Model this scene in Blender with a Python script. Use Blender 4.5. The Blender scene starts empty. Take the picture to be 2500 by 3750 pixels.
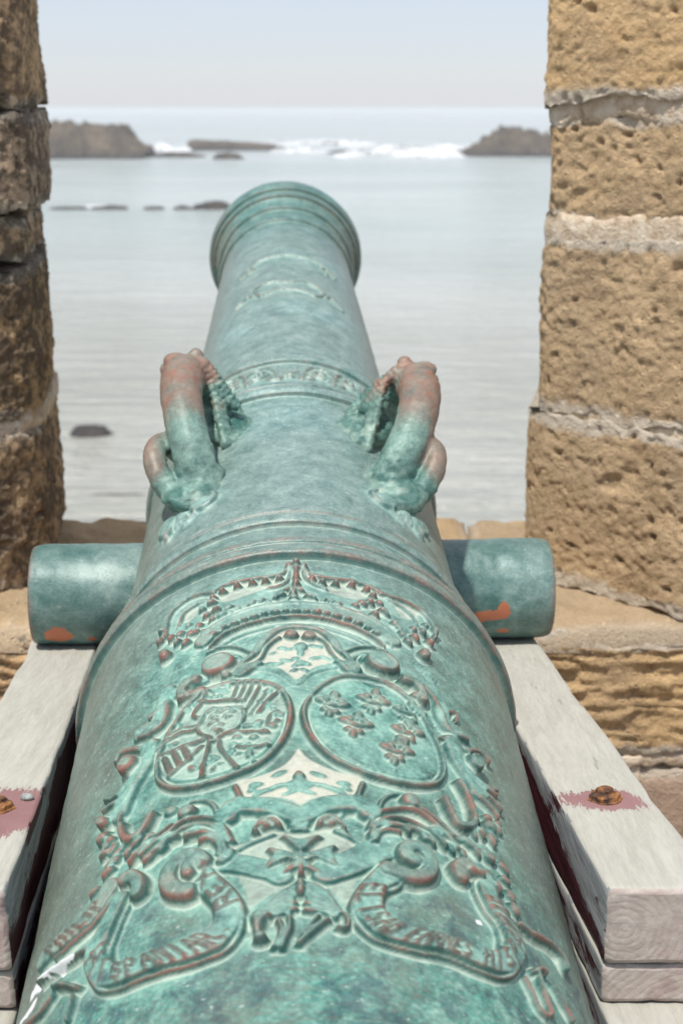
import bpy, bmesh, math, random
import numpy as np
from math import radians, sin, cos, pi

# ------------------------------------------------------------------ camera, sky, sun
EYE = 1.75                                   # eye height above the terrace
PITCH = math.atan(926 / 3267)
scene = bpy.context.scene
C = scene.collection
cam = bpy.data.cameras.new('camera')
cam.sensor_fit = 'VERTICAL'; cam.sensor_height = 36.0; cam.lens = 50.0
cam.clip_start = 0.05; cam.clip_end = 60000
cam.dof.use_dof = True; cam.dof.focus_distance = 1.68; cam.dof.aperture_fstop = 6.8
cam_o = bpy.data.objects.new('camera', cam); C.objects.link(cam_o)
cam_o.location = (0, 0, EYE); cam_o.rotation_euler = (pi/2 - PITCH, 0, 0)
scene.camera = cam_o

SUN_EL = radians(67); SUN_AZ = radians(212)   # clockwise from +Y: high on the left
w = bpy.data.worlds.new('World'); scene.world = w; w.use_nodes = True
nt = w.node_tree; nt.nodes.clear()
out = nt.nodes.new('ShaderNodeOutputWorld'); addn = nt.nodes.new('ShaderNodeAddShader')
sky = nt.nodes.new('ShaderNodeTexSky'); sky.sky_type = 'NISHITA'; sky.sun_disc = False
sky.sun_elevation = SUN_EL; sky.sun_rotation = SUN_AZ; sky.dust_density = 0.4; sky.air_density = 1.0; sky.ozone_density = 5.0
b1 = nt.nodes.new('ShaderNodeBackground'); b1.inputs['Strength'].default_value = 0.05
b2 = nt.nodes.new('ShaderNodeBackground'); b2.inputs['Color'].default_value = (0.88, 0.895, 1.0, 1); b2.inputs['Strength'].default_value = 0.54  # thin marine overcast veil
nt.links.new(sky.outputs[0], b1.inputs['Color']); nt.links.new(b1.outputs[0], addn.inputs[0]); nt.links.new(b2.outputs[0], addn.inputs[1]); nt.links.new(addn.outputs[0], out.inputs['Surface'])
sun = bpy.data.lights.new('sun', 'SUN'); sun.energy = 4.2; sun.angle = radians(2); sun.color = (1.0, 0.955, 0.89)
sun_o = bpy.data.objects.new('sun', sun); C.objects.link(sun_o)
sd = (sin(SUN_AZ)*cos(SUN_EL), cos(SUN_AZ)*cos(SUN_EL), sin(SUN_EL))
from mathutils import Vector
sun_o.rotation_euler = Vector(sd).to_track_quat('Z', 'Y').to_euler(); sun_o.location = (-4, -4, 8)
scene.cycles.max_bounces = 7; scene.cycles.diffuse_bounces = 3; scene.cycles.glossy_bounces = 3; scene.cycles.volume_bounces = 2
vs = scene.view_settings
vs.view_transform = 'Standard'; vs.look = 'None'; vs.exposure = 0.0; vs.gamma = 1.0; vs.use_curve_mapping = False

# ------------------------------------------------------------------ helpers
random.seed(3); RNG = np.random.default_rng(11)

def hash3(ix, iy, iz, seed):
    h = (ix.astype(np.int64)*374761393 + iy.astype(np.int64)*668265263 + iz.astype(np.int64)*2147483647 + seed*974634543) & 0xffffffff
    h = ((h ^ (h >> 13)) * 1274126177) & 0xffffffff
    h = ((h ^ (h >> 16)) * 2246822519) & 0xffffffff
    return ((h ^ (h >> 15)) & 0xffff) / 65535.0

def vnoise(p, seed=0):
    """value noise in [-1,1]; p (...,3)"""
    f = np.floor(p); t = p - f; i = f.astype(np.int64); t = t*t*t*(t*(t*6-15)+10)
    r = 0
    for dx in (0, 1):
        for dy in (0, 1):
            for dz in (0, 1):
                wgt = (t[..., 0] if dx else 1-t[..., 0])*(t[..., 1] if dy else 1-t[..., 1])*(t[..., 2] if dz else 1-t[..., 2])
                r = r + wgt*hash3(i[..., 0]+dx, i[..., 1]+dy, i[..., 2]+dz, seed)
    return r*2-1

def fbm(p, octaves=4, seed=0, gain=.5, lac=2.03):
    r = 0; a = 1.; q = np.asarray(p, float)
    for o in range(octaves):
        r = r + a*vnoise(q, seed+o*17); a *= gain; q = q*lac + 13.7
    return r

def smooth(x):
    x = np.clip(x, 0, 1); return x*x*(3-2*x)

def mesh_np(name, verts, faces, mat=None, smooth_shade=True):
    """verts (N,3), faces (M,k) numpy"""
    me = bpy.data.meshes.new(name)
    verts = np.asarray(verts, np.float32); faces = np.asarray(faces, np.int32)
    k = faces.shape[1]; M = len(faces)
    me.vertices.add(len(verts)); me.vertices.foreach_set('co', verts.ravel())
    me.loops.add(M*k); me.loops.foreach_set('vertex_index', faces.ravel())
    me.polygons.add(M); me.polygons.foreach_set('loop_start', np.arange(0, M*k, k, dtype=np.int32))
    me.polygons.foreach_set('use_smooth', np.full(M, smooth_shade))
    me.update(calc_edges=True)
    if mat: me.materials.append(mat)
    return me

def attr(me, name, vals):
    a = me.attributes.new(name, 'FLOAT', 'POINT'); a.data.foreach_set('value', np.asarray(vals, np.float32).ravel())

def link(name, me, parent=None, kind=None, label=None, cat=None, group=None, loc=(0, 0, 0)):
    o = bpy.data.objects.new(name, me); C.objects.link(o); o.location = loc
    if parent: o.parent = parent
    if kind: o['kind'] = kind
    if label: o['label'] = label
    if cat: o['category'] = cat
    if group: o['group'] = group
    return o

def thing(name, loc, label, cat, group=None):
    return link(name, None, None, None, label, cat, group, loc)

def grid_faces(n, m, off=0, wrap_m=False):
    """quads of an n x m vertex grid (row-major)"""
    i = np.arange(n-1)[:, None]; j = np.arange(m if wrap_m else m-1)[None, :]
    j2 = (j+1) % m
    a = i*m+j; b = i*m+j2; c_ = (i+1)*m+j2; d_ = (i+1)*m+j
    return np.stack([a, b, c_, d_], -1).reshape(-1, 4)+off

def bm_mesh(name, bm, mat, smooth_shade=False):
    me = bpy.data.meshes.new(name); bm.to_mesh(me); bm.free()
    if mat: me.materials.append(mat)
    if smooth_shade:
        for p in me.polygons: p.use_smooth = True
    return me

# ------------------------------------------------------------------ node helpers
class NT:
    def __init__(s, name):
        s.m = bpy.data.materials.new(name); s.m.use_nodes = True; s.t = s.m.node_tree; s.t.nodes.clear()
        s.out = s.t.nodes.new('ShaderNodeOutputMaterial'); s.b = s.t.nodes.new('ShaderNodeBsdfPrincipled')
        s.t.links.new(s.b.outputs[0], s.out.inputs[0])
        tc = s.t.nodes.new('ShaderNodeTexCoord'); s.co = tc.outputs['Object']; s.gen = tc.outputs['Generated']
        s.geo = s.t.nodes.new('ShaderNodeNewGeometry')
    def put(s, sock, v):
        if hasattr(v, 'links') or isinstance(v, bpy.types.NodeSocket): s.t.links.new(v, sock)
        else: sock.default_value = v
    def noise(s, scale, detail=4, rough=.55, vec=None, dist=0.):
        n = s.t.nodes.new('ShaderNodeTexNoise'); n.inputs['Scale'].default_value = scale; n.inputs['Detail'].default_value = detail
        n.inputs['Roughness'].default_value = rough; n.inputs['Distortion'].default_value = dist
        s.t.links.new(vec or s.co, n.inputs['Vector']); return n.outputs['Fac']
    def voro(s, scale, feature='F1', vec=None, rand=1.):
        n = s.t.nodes.new('ShaderNodeTexVoronoi'); n.feature = feature; n.inputs['Scale'].default_value = scale; n.inputs['Randomness'].default_value = rand
        s.t.links.new(vec or s.co, n.inputs['Vector']); return n.outputs['Distance']
    def mapv(s, scale=(1, 1, 1), rot=(0, 0, 0), loc=(0, 0, 0), vec=None):
        n = s.t.nodes.new('ShaderNodeMapping'); n.inputs['Scale'].default_value = scale; n.inputs['Rotation'].default_value = rot; n.inputs['Location'].default_value = loc
        s.t.links.new(vec or s.co, n.inputs['Vector']); return n.outputs[0]
    def ramp(s, fac, stops, interp='LINEAR'):
        n = s.t.nodes.new('ShaderNodeValToRGB'); n.color_ramp.interpolation = interp
        e = n.color_ramp.elements
        while len(e) < len(stops): e.new(.5)
        for k, (p, col) in zip(e, stops):
            k.position = p; k.color = (*col[:3], 1) if hasattr(col, '__len__') else (col, col, col, 1)
        s.put(n.inputs[0], fac); return n.outputs[0]
    def mix(s, f, a, b, mode='MIX'):
        n = s.t.nodes.new('ShaderNodeMix'); n.data_type = 'RGBA'; n.blend_type = mode
        s.put(n.inputs[0], f)
        for sock, v in ((n.inputs[6], a), (n.inputs[7], b)):
            s.put(sock, (*v, 1) if isinstance(v, tuple) and len(v) == 3 else v)
        return n.outputs[2]
    def math(s, op, a, b=0., c_=0., clamp=False):
        n = s.t.nodes.new('ShaderNodeMath'); n.operation = op; n.use_clamp = clamp
        s.put(n.inputs[0], a); s.put(n.inputs[1], b)
        if op in ('MULTIPLY_ADD', 'SMOOTH_MIN', 'SMOOTH_MAX'): s.put(n.inputs[2], c_)
        return n.outputs[0]
    def maprange(s, v, a, b, c_=0., d_=1.):
        n = s.t.nodes.new('ShaderNodeMapRange'); n.clamp = True
        s.put(n.inputs[0], v); n.inputs[1].default_value = a; n.inputs[2].default_value = b; n.inputs[3].default_value = c_; n.inputs[4].default_value = d_
        return n.outputs[0]
    def attr(s, name):
        n = s.t.nodes.new('ShaderNodeAttribute'); n.attribute_name = name; return n.outputs['Fac']
    def sep(s, vec=None):
        n = s.t.nodes.new('ShaderNodeSeparateXYZ'); s.t.links.new(vec or s.co, n.inputs[0]); return n.outputs
    def bump(s, h, strength=.3, dist=.01, prev=None):
        n = s.t.nodes.new('ShaderNodeBump'); n.inputs['Strength'].default_value = strength; n.inputs['Distance'].default_value = dist
        s.put(n.inputs['Height'], h)
        if prev is not None: s.t.links.new(prev, n.inputs['Normal'])
        return n.outputs[0]
    def set(s, **k):
        for key, v in k.items():
            nm = {'color': 'Base Color', 'rough': 'Roughness', 'metal': 'Metallic', 'spec': 'Specular IOR Level', 'normal': 'Normal', 'coat': 'Coat Weight', 'ior': 'IOR'}[key]
            s.put(s.b.inputs[nm], (*v, 1) if isinstance(v, tuple) and len(v) == 3 else v)
        return s.m

# ------------------------------------------------------------------ materials
def mat_bronze():
    n = NT('patinated_bronze')
    s_ = n.attr('along')                       # metres along the barrel
    big = n.noise(5, 3, .55); mid = n.noise(34, 5, .62, dist=.4); fine = n.noise(210, 3, .6); brush = n.noise(60, 4, .6, n.mapv((1, 6, 6)))
    speck = n.noise(120, 2, .5, n.mapv((1, 2.2, 2.2)))
    t = n.math('ADD', n.math('MULTIPLY', mid, .62), n.math('MULTIPLY', fine, .38))
    rear = n.ramp(t, [(.34, (.012, .075, .068)), (.44, (.04, .19, .16)), (.515, (.10, .32, .26)), (.60, (.215, .46, .375)), (.72, (.42, .62, .50))])
    front = n.ramp(t, [(.32, (.06, .16, .15)), (.45, (.155, .29, .27)), (.54, (.235, .375, .35)), (.64, (.345, .49, .45)), (.76, (.58, .69, .62))])
    fs = n.maprange(n.math('ADD', s_, n.math('MULTIPLY', big, .5)), -.15, .42)
    col = n.mix(fs, rear, front)
    muz = n.maprange(n.math('ADD', s_, n.math('MULTIPLY', big, .2)), 1.75, 1.98)
    col = n.mix(n.math('MULTIPLY', muz, .75), col, n.ramp(t, [(.32, (.02, .09, .09)), (.5, (.06, .20, .185)), (.68, (.17, .36, .32))]))
    # brown-grey bare bronze showing through on the open surfaces
    bare = n.maprange(n.math('ADD', n.math('MULTIPLY', big, .6), n.math('MULTIPLY', brush, .5)), .38, .58)
    bare = n.math('MULTIPLY', bare, n.math('SUBTRACT', 1., n.math('MULTIPLY', n.attr('relief'), .65)))
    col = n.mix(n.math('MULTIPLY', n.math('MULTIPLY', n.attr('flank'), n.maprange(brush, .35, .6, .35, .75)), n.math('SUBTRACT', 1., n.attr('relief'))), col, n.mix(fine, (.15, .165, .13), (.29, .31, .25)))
    col = n.mix(n.math('MULTIPLY', bare, n.maprange(fs, 0., 1., .70, .38)), col, (.17, .18, .145))
    # dark mottling towards the breech
    dk = n.math('MULTIPLY', n.maprange(n.noise(30, 5, .7, dist=.6), .48, .60), n.maprange(s_, -.50, -.62))
    col = n.mix(n.math('MULTIPLY', dk, .55), col, (.035, .065, .085))
    stain = n.math('MULTIPLY', n.maprange(n.noise(11, 5, .7, dist=.8), .54, .68), n.maprange(brush, .4, .6, .4, 1.)); col = n.mix(n.math('MULTIPLY', stain, .42), col, (.05, .10, .09))
    # pale lime specks
    col = n.mix(n.math('MULTIPLY', n.maprange(speck, .665, .74), .5), col, (.62, .68, .63))
    col = n.mix(n.math('MULTIPLY', n.attr('relief'), n.maprange(mid, .3, .6, .05, .42)), col, (.33, .51, .42))
    col = n.mix(n.math('MULTIPLY', n.attr('steep'), n.maprange(mid, .3, .6, 1., .75)), col, n.mix(fine, (.008, .06, .052), (.022, .13, .11)))   # deep green on steep relief sides, trunnions and lower handles
    # chalky deposit held in the recesses, rubbed metal on the high edges
    d = n.math('MULTIPLY', n.attr('dust'), n.maprange(mid, .30, .62, .55, 1.), clamp=True)
    col = n.mix(d, col, n.mix(mid, (.34, .50, .43), (.62, .66, .54)))
    cr = n.math('MULTIPLY', n.attr('cream'), n.maprange(mid, .28, .5, .75, 1.), clamp=True)
    col = n.mix(cr, col, n.mix(fine, (.40, .41, .33), (.60, .60, .50)))
    wr = n.math('MULTIPLY', n.math('MULTIPLY', n.attr('wear'), n.maprange(n.noise(17, 3, .6), .38, .58, .32, 1.)), n.maprange(mid, .36, .56, .45, 1.15), clamp=True)
    col = n.mix(wr, col, n.mix(fine, (.16, .075, .06), (.31, .155, .115)))
    col = n.mix(n.math('MULTIPLY', n.attr('ink'), .85), col, n.mix(mid, (.05, .04, .035), (.17, .085, .065)))
    hand = n.math('MULTIPLY', n.attr('rubbed'), n.maprange(mid, .28, .55, .55, 1.), clamp=True)
    col = n.mix(hand, col, n.mix(n.noise(90, 3), (.17, .075, .05), (.40, .20, .14)))
    n_lead = n.math('MULTIPLY', n.attr('lead'), 1.)
    lead = n.maprange(n.math('ADD', n_lead, n.math('MULTIPLY', n.math('SUBTRACT', n.noise(45, 4, .65), .5), 1.1)), .50, .56)
    col = n.mix(lead, col, (.50, .16, .075))
    wh = n.maprange(n.math('ADD', n.attr('lime'), n.math('MULTIPLY', n.math('SUBTRACT', n.noise(38, 5, .7), .5), 1.5)), .5, .60)
    col = n.mix(wh, col, (.78, .80, .80))
    hgt = n.math('ADD', n.math('MULTIPLY', fine, .4), n.math('MULTIPLY', mid, .6))
    nb = n.bump(n.math('ADD', hgt, n.math('MULTIPLY', n.noise(420, 2, .6), .35)), .26, .0032)
    rough = n.maprange(t, .3, .7, .42, .62)
    rough = n.math('ADD', n.math('MULTIPLY', rough, n.maprange(fs, 0., 1., 1., .86)), n.math('MULTIPLY', n.math('ADD', d, cr), .25), clamp=True)
    return n.set(color=col, rough=rough, metal=.08, spec=n.maprange(fs, 0., 1., .36, .60), normal=nb)

def mat_stone(name, base, dark, lime_amt, crust):
    n = NT(name)
    a = n.noise(7, 5, .6); f = n.noise(95, 5, .75); g = n.noise(260, 2, .6); z = n.sep()[2]
    col = n.ramp(n.math('ADD', n.math('MULTIPLY', a, .55), n.math('MULTIPLY', f, .45)), [(.30, dark), (.46, base), (.60, tuple(min(1, c*1.22) for c in base)), (.74, tuple(min(1, c*1.5) for c in base))])
    pit = n.maprange(n.voro(75, vec=n.mapv((1, 1, 1.25))), .05, .34)
    pitm = n.math('MULTIPLY', n.math('MULTIPLY', n.math('SUBTRACT', 1., pit), n.maprange(f, .45, .6)), n.maprange(n.noise(11, 3, .6), .40, .60, .15, 1.))
    col = n.mix(n.math('MULTIPLY', pitm, .6), col, tuple(c*.5 for c in dark))
    oi = n.t.nodes.new('ShaderNodeObjectInfo'); rnd = oi.outputs['Random']
    hs = n.t.nodes.new('ShaderNodeHueSaturation'); n.put(hs.inputs['Saturation'], n.maprange(rnd, 0., 1., .78, 1.12)); n.put(hs.inputs['Value'], n.maprange(n.math('FRACT', n.math('MULTIPLY', rnd, 7.3)), 0., 1., .84, 1.14)); n.put(hs.inputs['Color'], col); col = hs.outputs[0]
    wash = n.noise(3.2, 4, .6, dist=.4); col = n.mix(n.math('MULTIPLY', n.maprange(wash, .46, .66), .28), col, n.mix(f, (.25, .20, .15), (.46, .39, .31)))
    # lime run-out by the joints and in patches
    lim = n.math('ADD', n.math('MULTIPLY', n.attr('joint'), .62), n.math('MULTIPLY', n.noise(9, 5, .68, dist=.5), .62))
    lim = n.math('MULTIPLY', n.maprange(lim, .60, .72), lime_amt)
    col = n.mix(lim, col, n.mix(f, (.58, .485, .36), (.78, .69, .56)))
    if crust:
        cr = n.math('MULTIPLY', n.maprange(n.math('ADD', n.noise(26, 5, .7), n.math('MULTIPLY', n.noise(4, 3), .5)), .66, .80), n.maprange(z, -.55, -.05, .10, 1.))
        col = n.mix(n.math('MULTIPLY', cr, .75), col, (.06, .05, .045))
    h = n.math('ADD', n.math('MULTIPLY', f, .7), n.math('ADD', n.math('MULTIPLY', g, .22), n.math('MULTIPLY', n.math('SUBTRACT', 1., pitm), .5)))
    return n.set(color=col, rough=.93, spec=.2, normal=n.bump(h, 1.0, .016))

def mat_mortar():
    n = NT('lime_mortar'); f = n.noise(40, 5, .65); g = n.noise(160, 3)
    return n.set(color=n.ramp(f, [(.3, (.38, .28, .18)), (.46, (.58, .46, .33)), (.60, (.70, .60, .46)), (.75, (.80, .71, .58))]), rough=.95, spec=.15, normal=n.bump(n.math('ADD', f, n.math('MULTIPLY', g, .4)), .6, .01))

def mat_wood(name, side):
    """side: 'top' bleached with flakes of maroon paint near the bolt, 'inner' still mostly painted, 'end' end grain"""
    n = NT(name)
    if side == 'end':
        v = n.mapv(loc=(0, 0, 0)); xyz = n.sep()
        dx = n.math('SUBTRACT', xyz[0], n.attr('pith_x')); dz = n.math('SUBTRACT', xyz[2], n.attr('pith_z'))
        r = n.math('SQRT', n.math('ADD', n.math('MULTIPLY', dx, dx), n.math('MULTIPLY', dz, dz)))
        r = n.math('ADD', r, n.math('MULTIPLY', n.noise(22, 3), .016))
        ring = n.math('ABSOLUTE', n.math('SINE', n.math('MULTIPLY', r, 430.)))
        ringm = n.maprange(ring, .15, .95)
        f = n.noise(60, 4, .6)
        col = n.mix(n.math('MULTIPLY', ringm, n.maprange(n.noise(13, 3, .6), .42, .62, 0., .32)), (.43, .37, .325), (.35, .27, .245))
        col = n.mix(n.maprange(f, .46, .62), col, (.50, .44, .39))
        col = n.mix(n.math('MULTIPLY', n.maprange(n.noise(14, 4), .52, .64), .6), col, (.27, .15, .16))
        hole = n.maprange(n.noise(300, 2), .5, .7)
        return n.set(color=col, rough=.85, spec=.25, normal=n.bump(n.math('ADD', n.math('MULTIPLY', ringm, .12), f), .5, .004))
    g1 = n.noise(9, 5, .6, n.mapv((9, .3, 9), rot=(0, 0, 0)), dist=.6); g2 = n.noise(40, 4, .7, n.mapv((9, .12, 9))); blot = n.noise(4, 4, .6)
    grain = n.math('ADD', n.math('MULTIPLY', g1, .55), n.math('MULTIPLY', g2, .45))
    if side == 'inner':
        bare = n.ramp(grain, [(.35, (.13, .14, .15)), (.55, (.30, .31, .31)), (.7, (.44, .44, .42))])
        pm = n.maprange(n.math('ADD', n.math('ADD', n.math('MULTIPLY', n.noise(13, 5, .65, n.mapv((1, .35, 1))), .7), n.math('MULTIPLY', g2, .30)), n.math('MULTIPLY', n.attr('paint'), .40)), .66, .69)
        col = n.mix(pm, bare, n.mix(blot, (.035, .008, .012), (.085, .018, .026)))
        return n.set(color=col, rough=n.mix(pm, (.8, .8, .8), (.5, .5, .5)), spec=.3, normal=n.bump(n.math('ADD', grain, n.math('MULTIPLY', pm, .5)), .5, .004))
    col = n.ramp(grain, [(.28, (.40, .38, .315)), (.42, (.40, .39, .335)), (.55, (.46, .45, .39)), (.72, (.51, .50, .445))])
    col = n.mix(n.math('MULTIPLY', n.maprange(blot, .5, .68), .35), col, (.56, .54, .45))
    crack = n.maprange(n.noise(9, 3, .5, n.mapv((9, .10, 9))), .30, .27)
    col = n.mix(n.math('MULTIPLY', crack, .5), col, (.22, .20, .17))
    flake = n.math('ADD', n.attr('paint'), n.math('ADD', n.math('MULTIPLY', n.math('SUBTRACT', n.noise(30, 5, .7, n.mapv((1, .5, 1))), .5), .55), n.math('MULTIPLY', n.math('SUBTRACT', g2, .5), .55)))
    pm = n.maprange(flake, .50, .53)
    col = n.mix(pm, col, n.mix(n.noise(18, 4), (.235, .12, .12), (.34, .20, .19)))
    return n.set(color=col, rough=.8, spec=.25, normal=n.bump(n.math('ADD', n.math('SUBTRACT', grain, crack), n.math('MULTIPLY', pm, .35)), .45, .004))

def mat_rust():
    n = NT('rusty_iron'); a = n.noise(60, 5, .7); b = n.noise(220, 3)
    return n.set(color=n.ramp(a, [(.3, (.025, .018, .02)), (.45, (.10, .05, .03)), (.56, (.30, .13, .045)), (.7, (.50, .27, .09))]), rough=.8, metal=.2, normal=n.bump(n.math('ADD', a, n.math('MULTIPLY', b, .5)), .8, .004))

def mat_rock():
    n = NT('sea_rock'); a = n.noise(.25, 6, .65); f = n.noise(1.6, 5, .7); z = n.sep()[2]
    col = n.ramp(n.math('ADD', n.math('MULTIPLY', a, .5), n.math('MULTIPLY', f, .5)), [(.3, (.045, .036, .032)), (.5, (.125, .10, .075)), (.68, (.27, .215, .145))])
    wet = n.maprange(n.math('ADD', z, n.math('MULTIPLY', n.noise(.4, 4), 1.5)), 2.6, .9)
    col = n.mix(n.math('MULTIPLY', wet, .8), col, (.045, .045, .05))
    return n.set(color=col, rough=.9, spec=.25, normal=n.bump(f, .8, .5))

def mat_water():
    n = NT('sea_water'); xyz = n.sep()
    dist = xyz[1]
    w1 = n.noise(.55, 5, .6, n.mapv((.45, 1.5, 1))); w2 = n.noise(.09, 4, .6, n.mapv((.35, 1.4, 1))); w3 = n.noise(.012, 4, .6, n.mapv((.35, 1.2, 1)))
    silt = n.noise(.02, 4, .6, n.mapv((.8, 1.2, 1)))
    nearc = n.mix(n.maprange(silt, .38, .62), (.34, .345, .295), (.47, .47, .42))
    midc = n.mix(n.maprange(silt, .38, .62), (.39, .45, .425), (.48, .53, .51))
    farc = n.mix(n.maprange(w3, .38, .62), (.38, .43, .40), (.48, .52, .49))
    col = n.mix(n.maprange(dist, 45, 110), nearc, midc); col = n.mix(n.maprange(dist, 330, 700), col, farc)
    lace = n.math('MULTIPLY', n.maprange(n.noise(.16, 6, .7, n.mapv((.4, 1.6, 1)), dist=1.), .60, .70), n.maprange(dist, 60, 400, .25, .7))
    col = n.mix(lace, col, (.72, .74, .74))
    nb = n.bump(w2, .5, 1.2); nb = n.bump(w1, 1.0, 1.0, nb); nb = n.bump(n.noise(2.2, 3, .6, n.mapv((.6, 1.3, 1))), .8, .14, nb)
    return n.set(color=col, rough=.17, spec=.5, ior=1.33, normal=nb)

def mat_foam():
    n = NT('white_foam'); a = n.noise(.35, 6, .7)
    m = n.set(color=n.mix(a, (.66, .69, .70), (.84, .85, .85)), rough=.9, spec=.2, normal=n.bump(a, .6, .4))
    tr = n.t.nodes.new('ShaderNodeBsdfTransparent'); mx = n.t.nodes.new('ShaderNodeMixShader')   # lacy foam with water showing through
    n.put(mx.inputs[0], n.maprange(n.noise(.22, 6, .72, n.mapv((.45, 1, 1))), .40, .56, .15, 1.)); n.t.links.new(tr.outputs[0], mx.inputs[1]); n.t.links.new(n.b.outputs[0], mx.inputs[2]); n.t.links.new(mx.outputs[0], n.out.inputs[0])
    return m

def mat_floor():
    n = NT('terrace_stone'); a = n.noise(3, 5, .6); f = n.noise(40, 4, .7)
    return n.set(color=n.ramp(n.math('ADD', n.math('MULTIPLY', a, .5), n.math('MULTIPLY', f, .5)), [(.3, (.17, .13, .09)), (.55, (.33, .26, .18)), (.7, (.45, .38, .28))]), rough=.92, spec=.2, normal=n.bump(f, .6, .01))

BRONZE = mat_bronze(); MORTAR = mat_mortar()
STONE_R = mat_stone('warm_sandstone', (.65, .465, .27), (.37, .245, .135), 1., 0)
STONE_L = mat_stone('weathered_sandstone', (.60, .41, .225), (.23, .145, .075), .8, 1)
STONE_S = mat_stone('sill_sandstone', (.60, .45, .285), (.38, .265, .155), .4, 0)
STONE_P = mat_stone('pinkish_sandstone', (.50, .36, .255), (.33, .22, .16), .9, 0)
WOOD = mat_wood('bleached_timber', 'top'); WOOD_IN = mat_wood('flaking_maroon_timber', 'inner'); WOOD_END = mat_wood('timber_end_grain', 'end')
RUST = mat_rust(); ROCK = mat_rock(); WATER = mat_water(); FOAM = mat_foam(); FLOOR = mat_floor()

# ------------------------------------------------------------------ the setting: sea, rocks, surf, terrace
SEA = EYE - 9.0
def sheet(name, x0, x1, y0, y1, z, nx, ny, mat):
    X, Y = np.meshgrid(np.linspace(x0, x1, nx), np.linspace(y0, y1, ny), indexing='ij')
    v = np.stack([X, Y, np.full_like(X, z)], -1).reshape(-1, 3)
    return mesh_np(name, v, grid_faces(nx, ny)[:, ::-1], mat, False)
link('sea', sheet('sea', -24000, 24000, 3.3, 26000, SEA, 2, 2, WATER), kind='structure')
link('terrace_floor', sheet('terrace_floor', -6, 6, -5, 2.72, 0.0, 2, 2, FLOOR), kind='structure')

def relief_island(name, cx, cy, prof, depth, seed, mat, res=.5, rough=.35, sink=.6, flat=1.6, **kw):
    """prof: [(x, height)] skyline in metres relative to cx; eroded ridge rising out of the water"""
    px, ph = np.array(prof, float).T
    nx = int(max(30, min(170, (px[-1]-px[0])/res))); ny = int(max(18, min(70, depth/res)))
    X, Y = np.meshgrid(np.linspace(px[0], px[-1], nx), np.linspace(-depth/2, depth/2, ny), indexing='ij')
    k = .9/max(1.2, ph.max())
    q = np.stack([X*k*1.6, Y*k*1.6, np.full_like(X, seed*3.1)], -1)
    warp = fbm(q, 3, seed)*ph.max()*.35
    base = np.interp(X+warp*.5, px, ph)
    cross = np.clip(1-np.abs((Y+warp)/(depth/2))**flat, 0, 1)**.55
    h = base*cross*(1+rough*.35*fbm(q*3, 4, seed+5)) + ph.max()*rough*.16*fbm(q*8, 4, seed+9)
    st = max(.25, ph.max()/6.0); hs = np.floor(h/st)*st + st*smooth((h/st-np.floor(h/st))*1.6-.3)   # bedded ledges
    h = h*.45+hs*.55 - sink*(1-cross)
    h = np.where((np.abs(Y) > depth/2*.985), -sink, h)
    v = np.stack([X, Y, h], -1).reshape(-1, 3)
    me = mesh_np(name, v, grid_faces(nx, ny)[:, ::-1], mat, True)
    return link(name, me, loc=(cx, cy, SEA), **kw)

relief_island('sea_rock', -47.50, 284.59, [(-21.138, 2.447), (-17.886, 4.545), (-11.382, 5.663), (-7.723, 6.153), (-3.252, 6.013), (0.0, 5.453), (2.927, 5.663), (5.04, 5.803), (5.691, 4.614), (7.317, 3.006), (8.618, 2.028), (9.918, 1.049), (10.569, 0.0)], 26, 1, ROCK, label='tall flat-topped brown headland rock behind the left stone pier', cat='rock', group='rocks in the bay', res=0.22, rough=0.35, flat=4.0)
relief_island('sea_rock', -23.78, 333.38, [(-11.313, 0.0), (-10.532, 1.845), (-9.265, 2.181), (-3.901, 2.013), (1.95, 1.677), (6.827, 1.342), (9.752, 0.755), (11.215, 0.0)], 12, 2, ROCK, label='long low flat rock ledge in the surf left of the muzzle', cat='rock', group='rocks in the bay', res=0.2, rough=0.4)
relief_island('sea_rock', -32.07, 284.43, [(-5.511, 0.0), (-4.175, 0.503), (-0.835, 1.005), (2.505, 0.862), (5.177, 0.287), (5.845, 0.0)], 8, 3, ROCK, label='low dark rock right beside the foot of the tall headland', cat='rock', group='rocks in the bay', res=0.18)
relief_island('sea_rock', -21.13, 273.39, [(-2.901, 0.0), (-2.095, 0.901), (-0.161, 1.248), (2.095, 0.832), (3.062, 0.0)], 5, 4, ROCK, label='small dark round rock in front of the long flat ledge', cat='rock', group='rocks in the bay', res=0.12)
relief_island('sea_rock', 1.47, 311.39, [(-5.321, 0.0), (-3.67, 0.395), (0.0, 0.552), (4.587, 0.158), (5.688, 0.0)], 6, 5, ROCK, label='thin dark skerry in the white surf above the muzzle', cat='rock', group='rocks in the bay', res=0.18)
relief_island('sea_rock', -4.96, 385.20, [(-6.774, 0.0), (-4.516, 0.583), (0.565, 0.68), (5.645, 0.291), (6.774, 0.0)], 12, 15, ROCK, label='faint farthest rock low on the surf line', cat='rock', group='rocks in the bay', res=0.3)
relief_island('sea_rock', 32.83, 295.46, [(-10.203, 0.0), (-8.843, 0.585), (-6.802, 1.316), (-4.931, 2.632), (-2.721, 3.949), (-0.85, 4.607), (1.275, 4.899), (3.826, 4.68), (5.952, 4.314), (10.203, 3.51), (14.454, 1.828), (17.855, 0.0)], 22, 6, ROCK, label='pointed brown headland rock behind the right stone pier', cat='rock', group='rocks in the bay', res=0.2, rough=0.6)
relief_island('reef_rock', -25.40, 135.46, [(-1.999, 0.0), (-1.679, 0.12), (0.0, 0.241), (1.519, 0.193), (1.959, 0.0)], 2.6, 20, ROCK, label='thin sliver of dark reef nearest the left pier', cat='rock', group='dark reef line', res=0.06)
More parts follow.
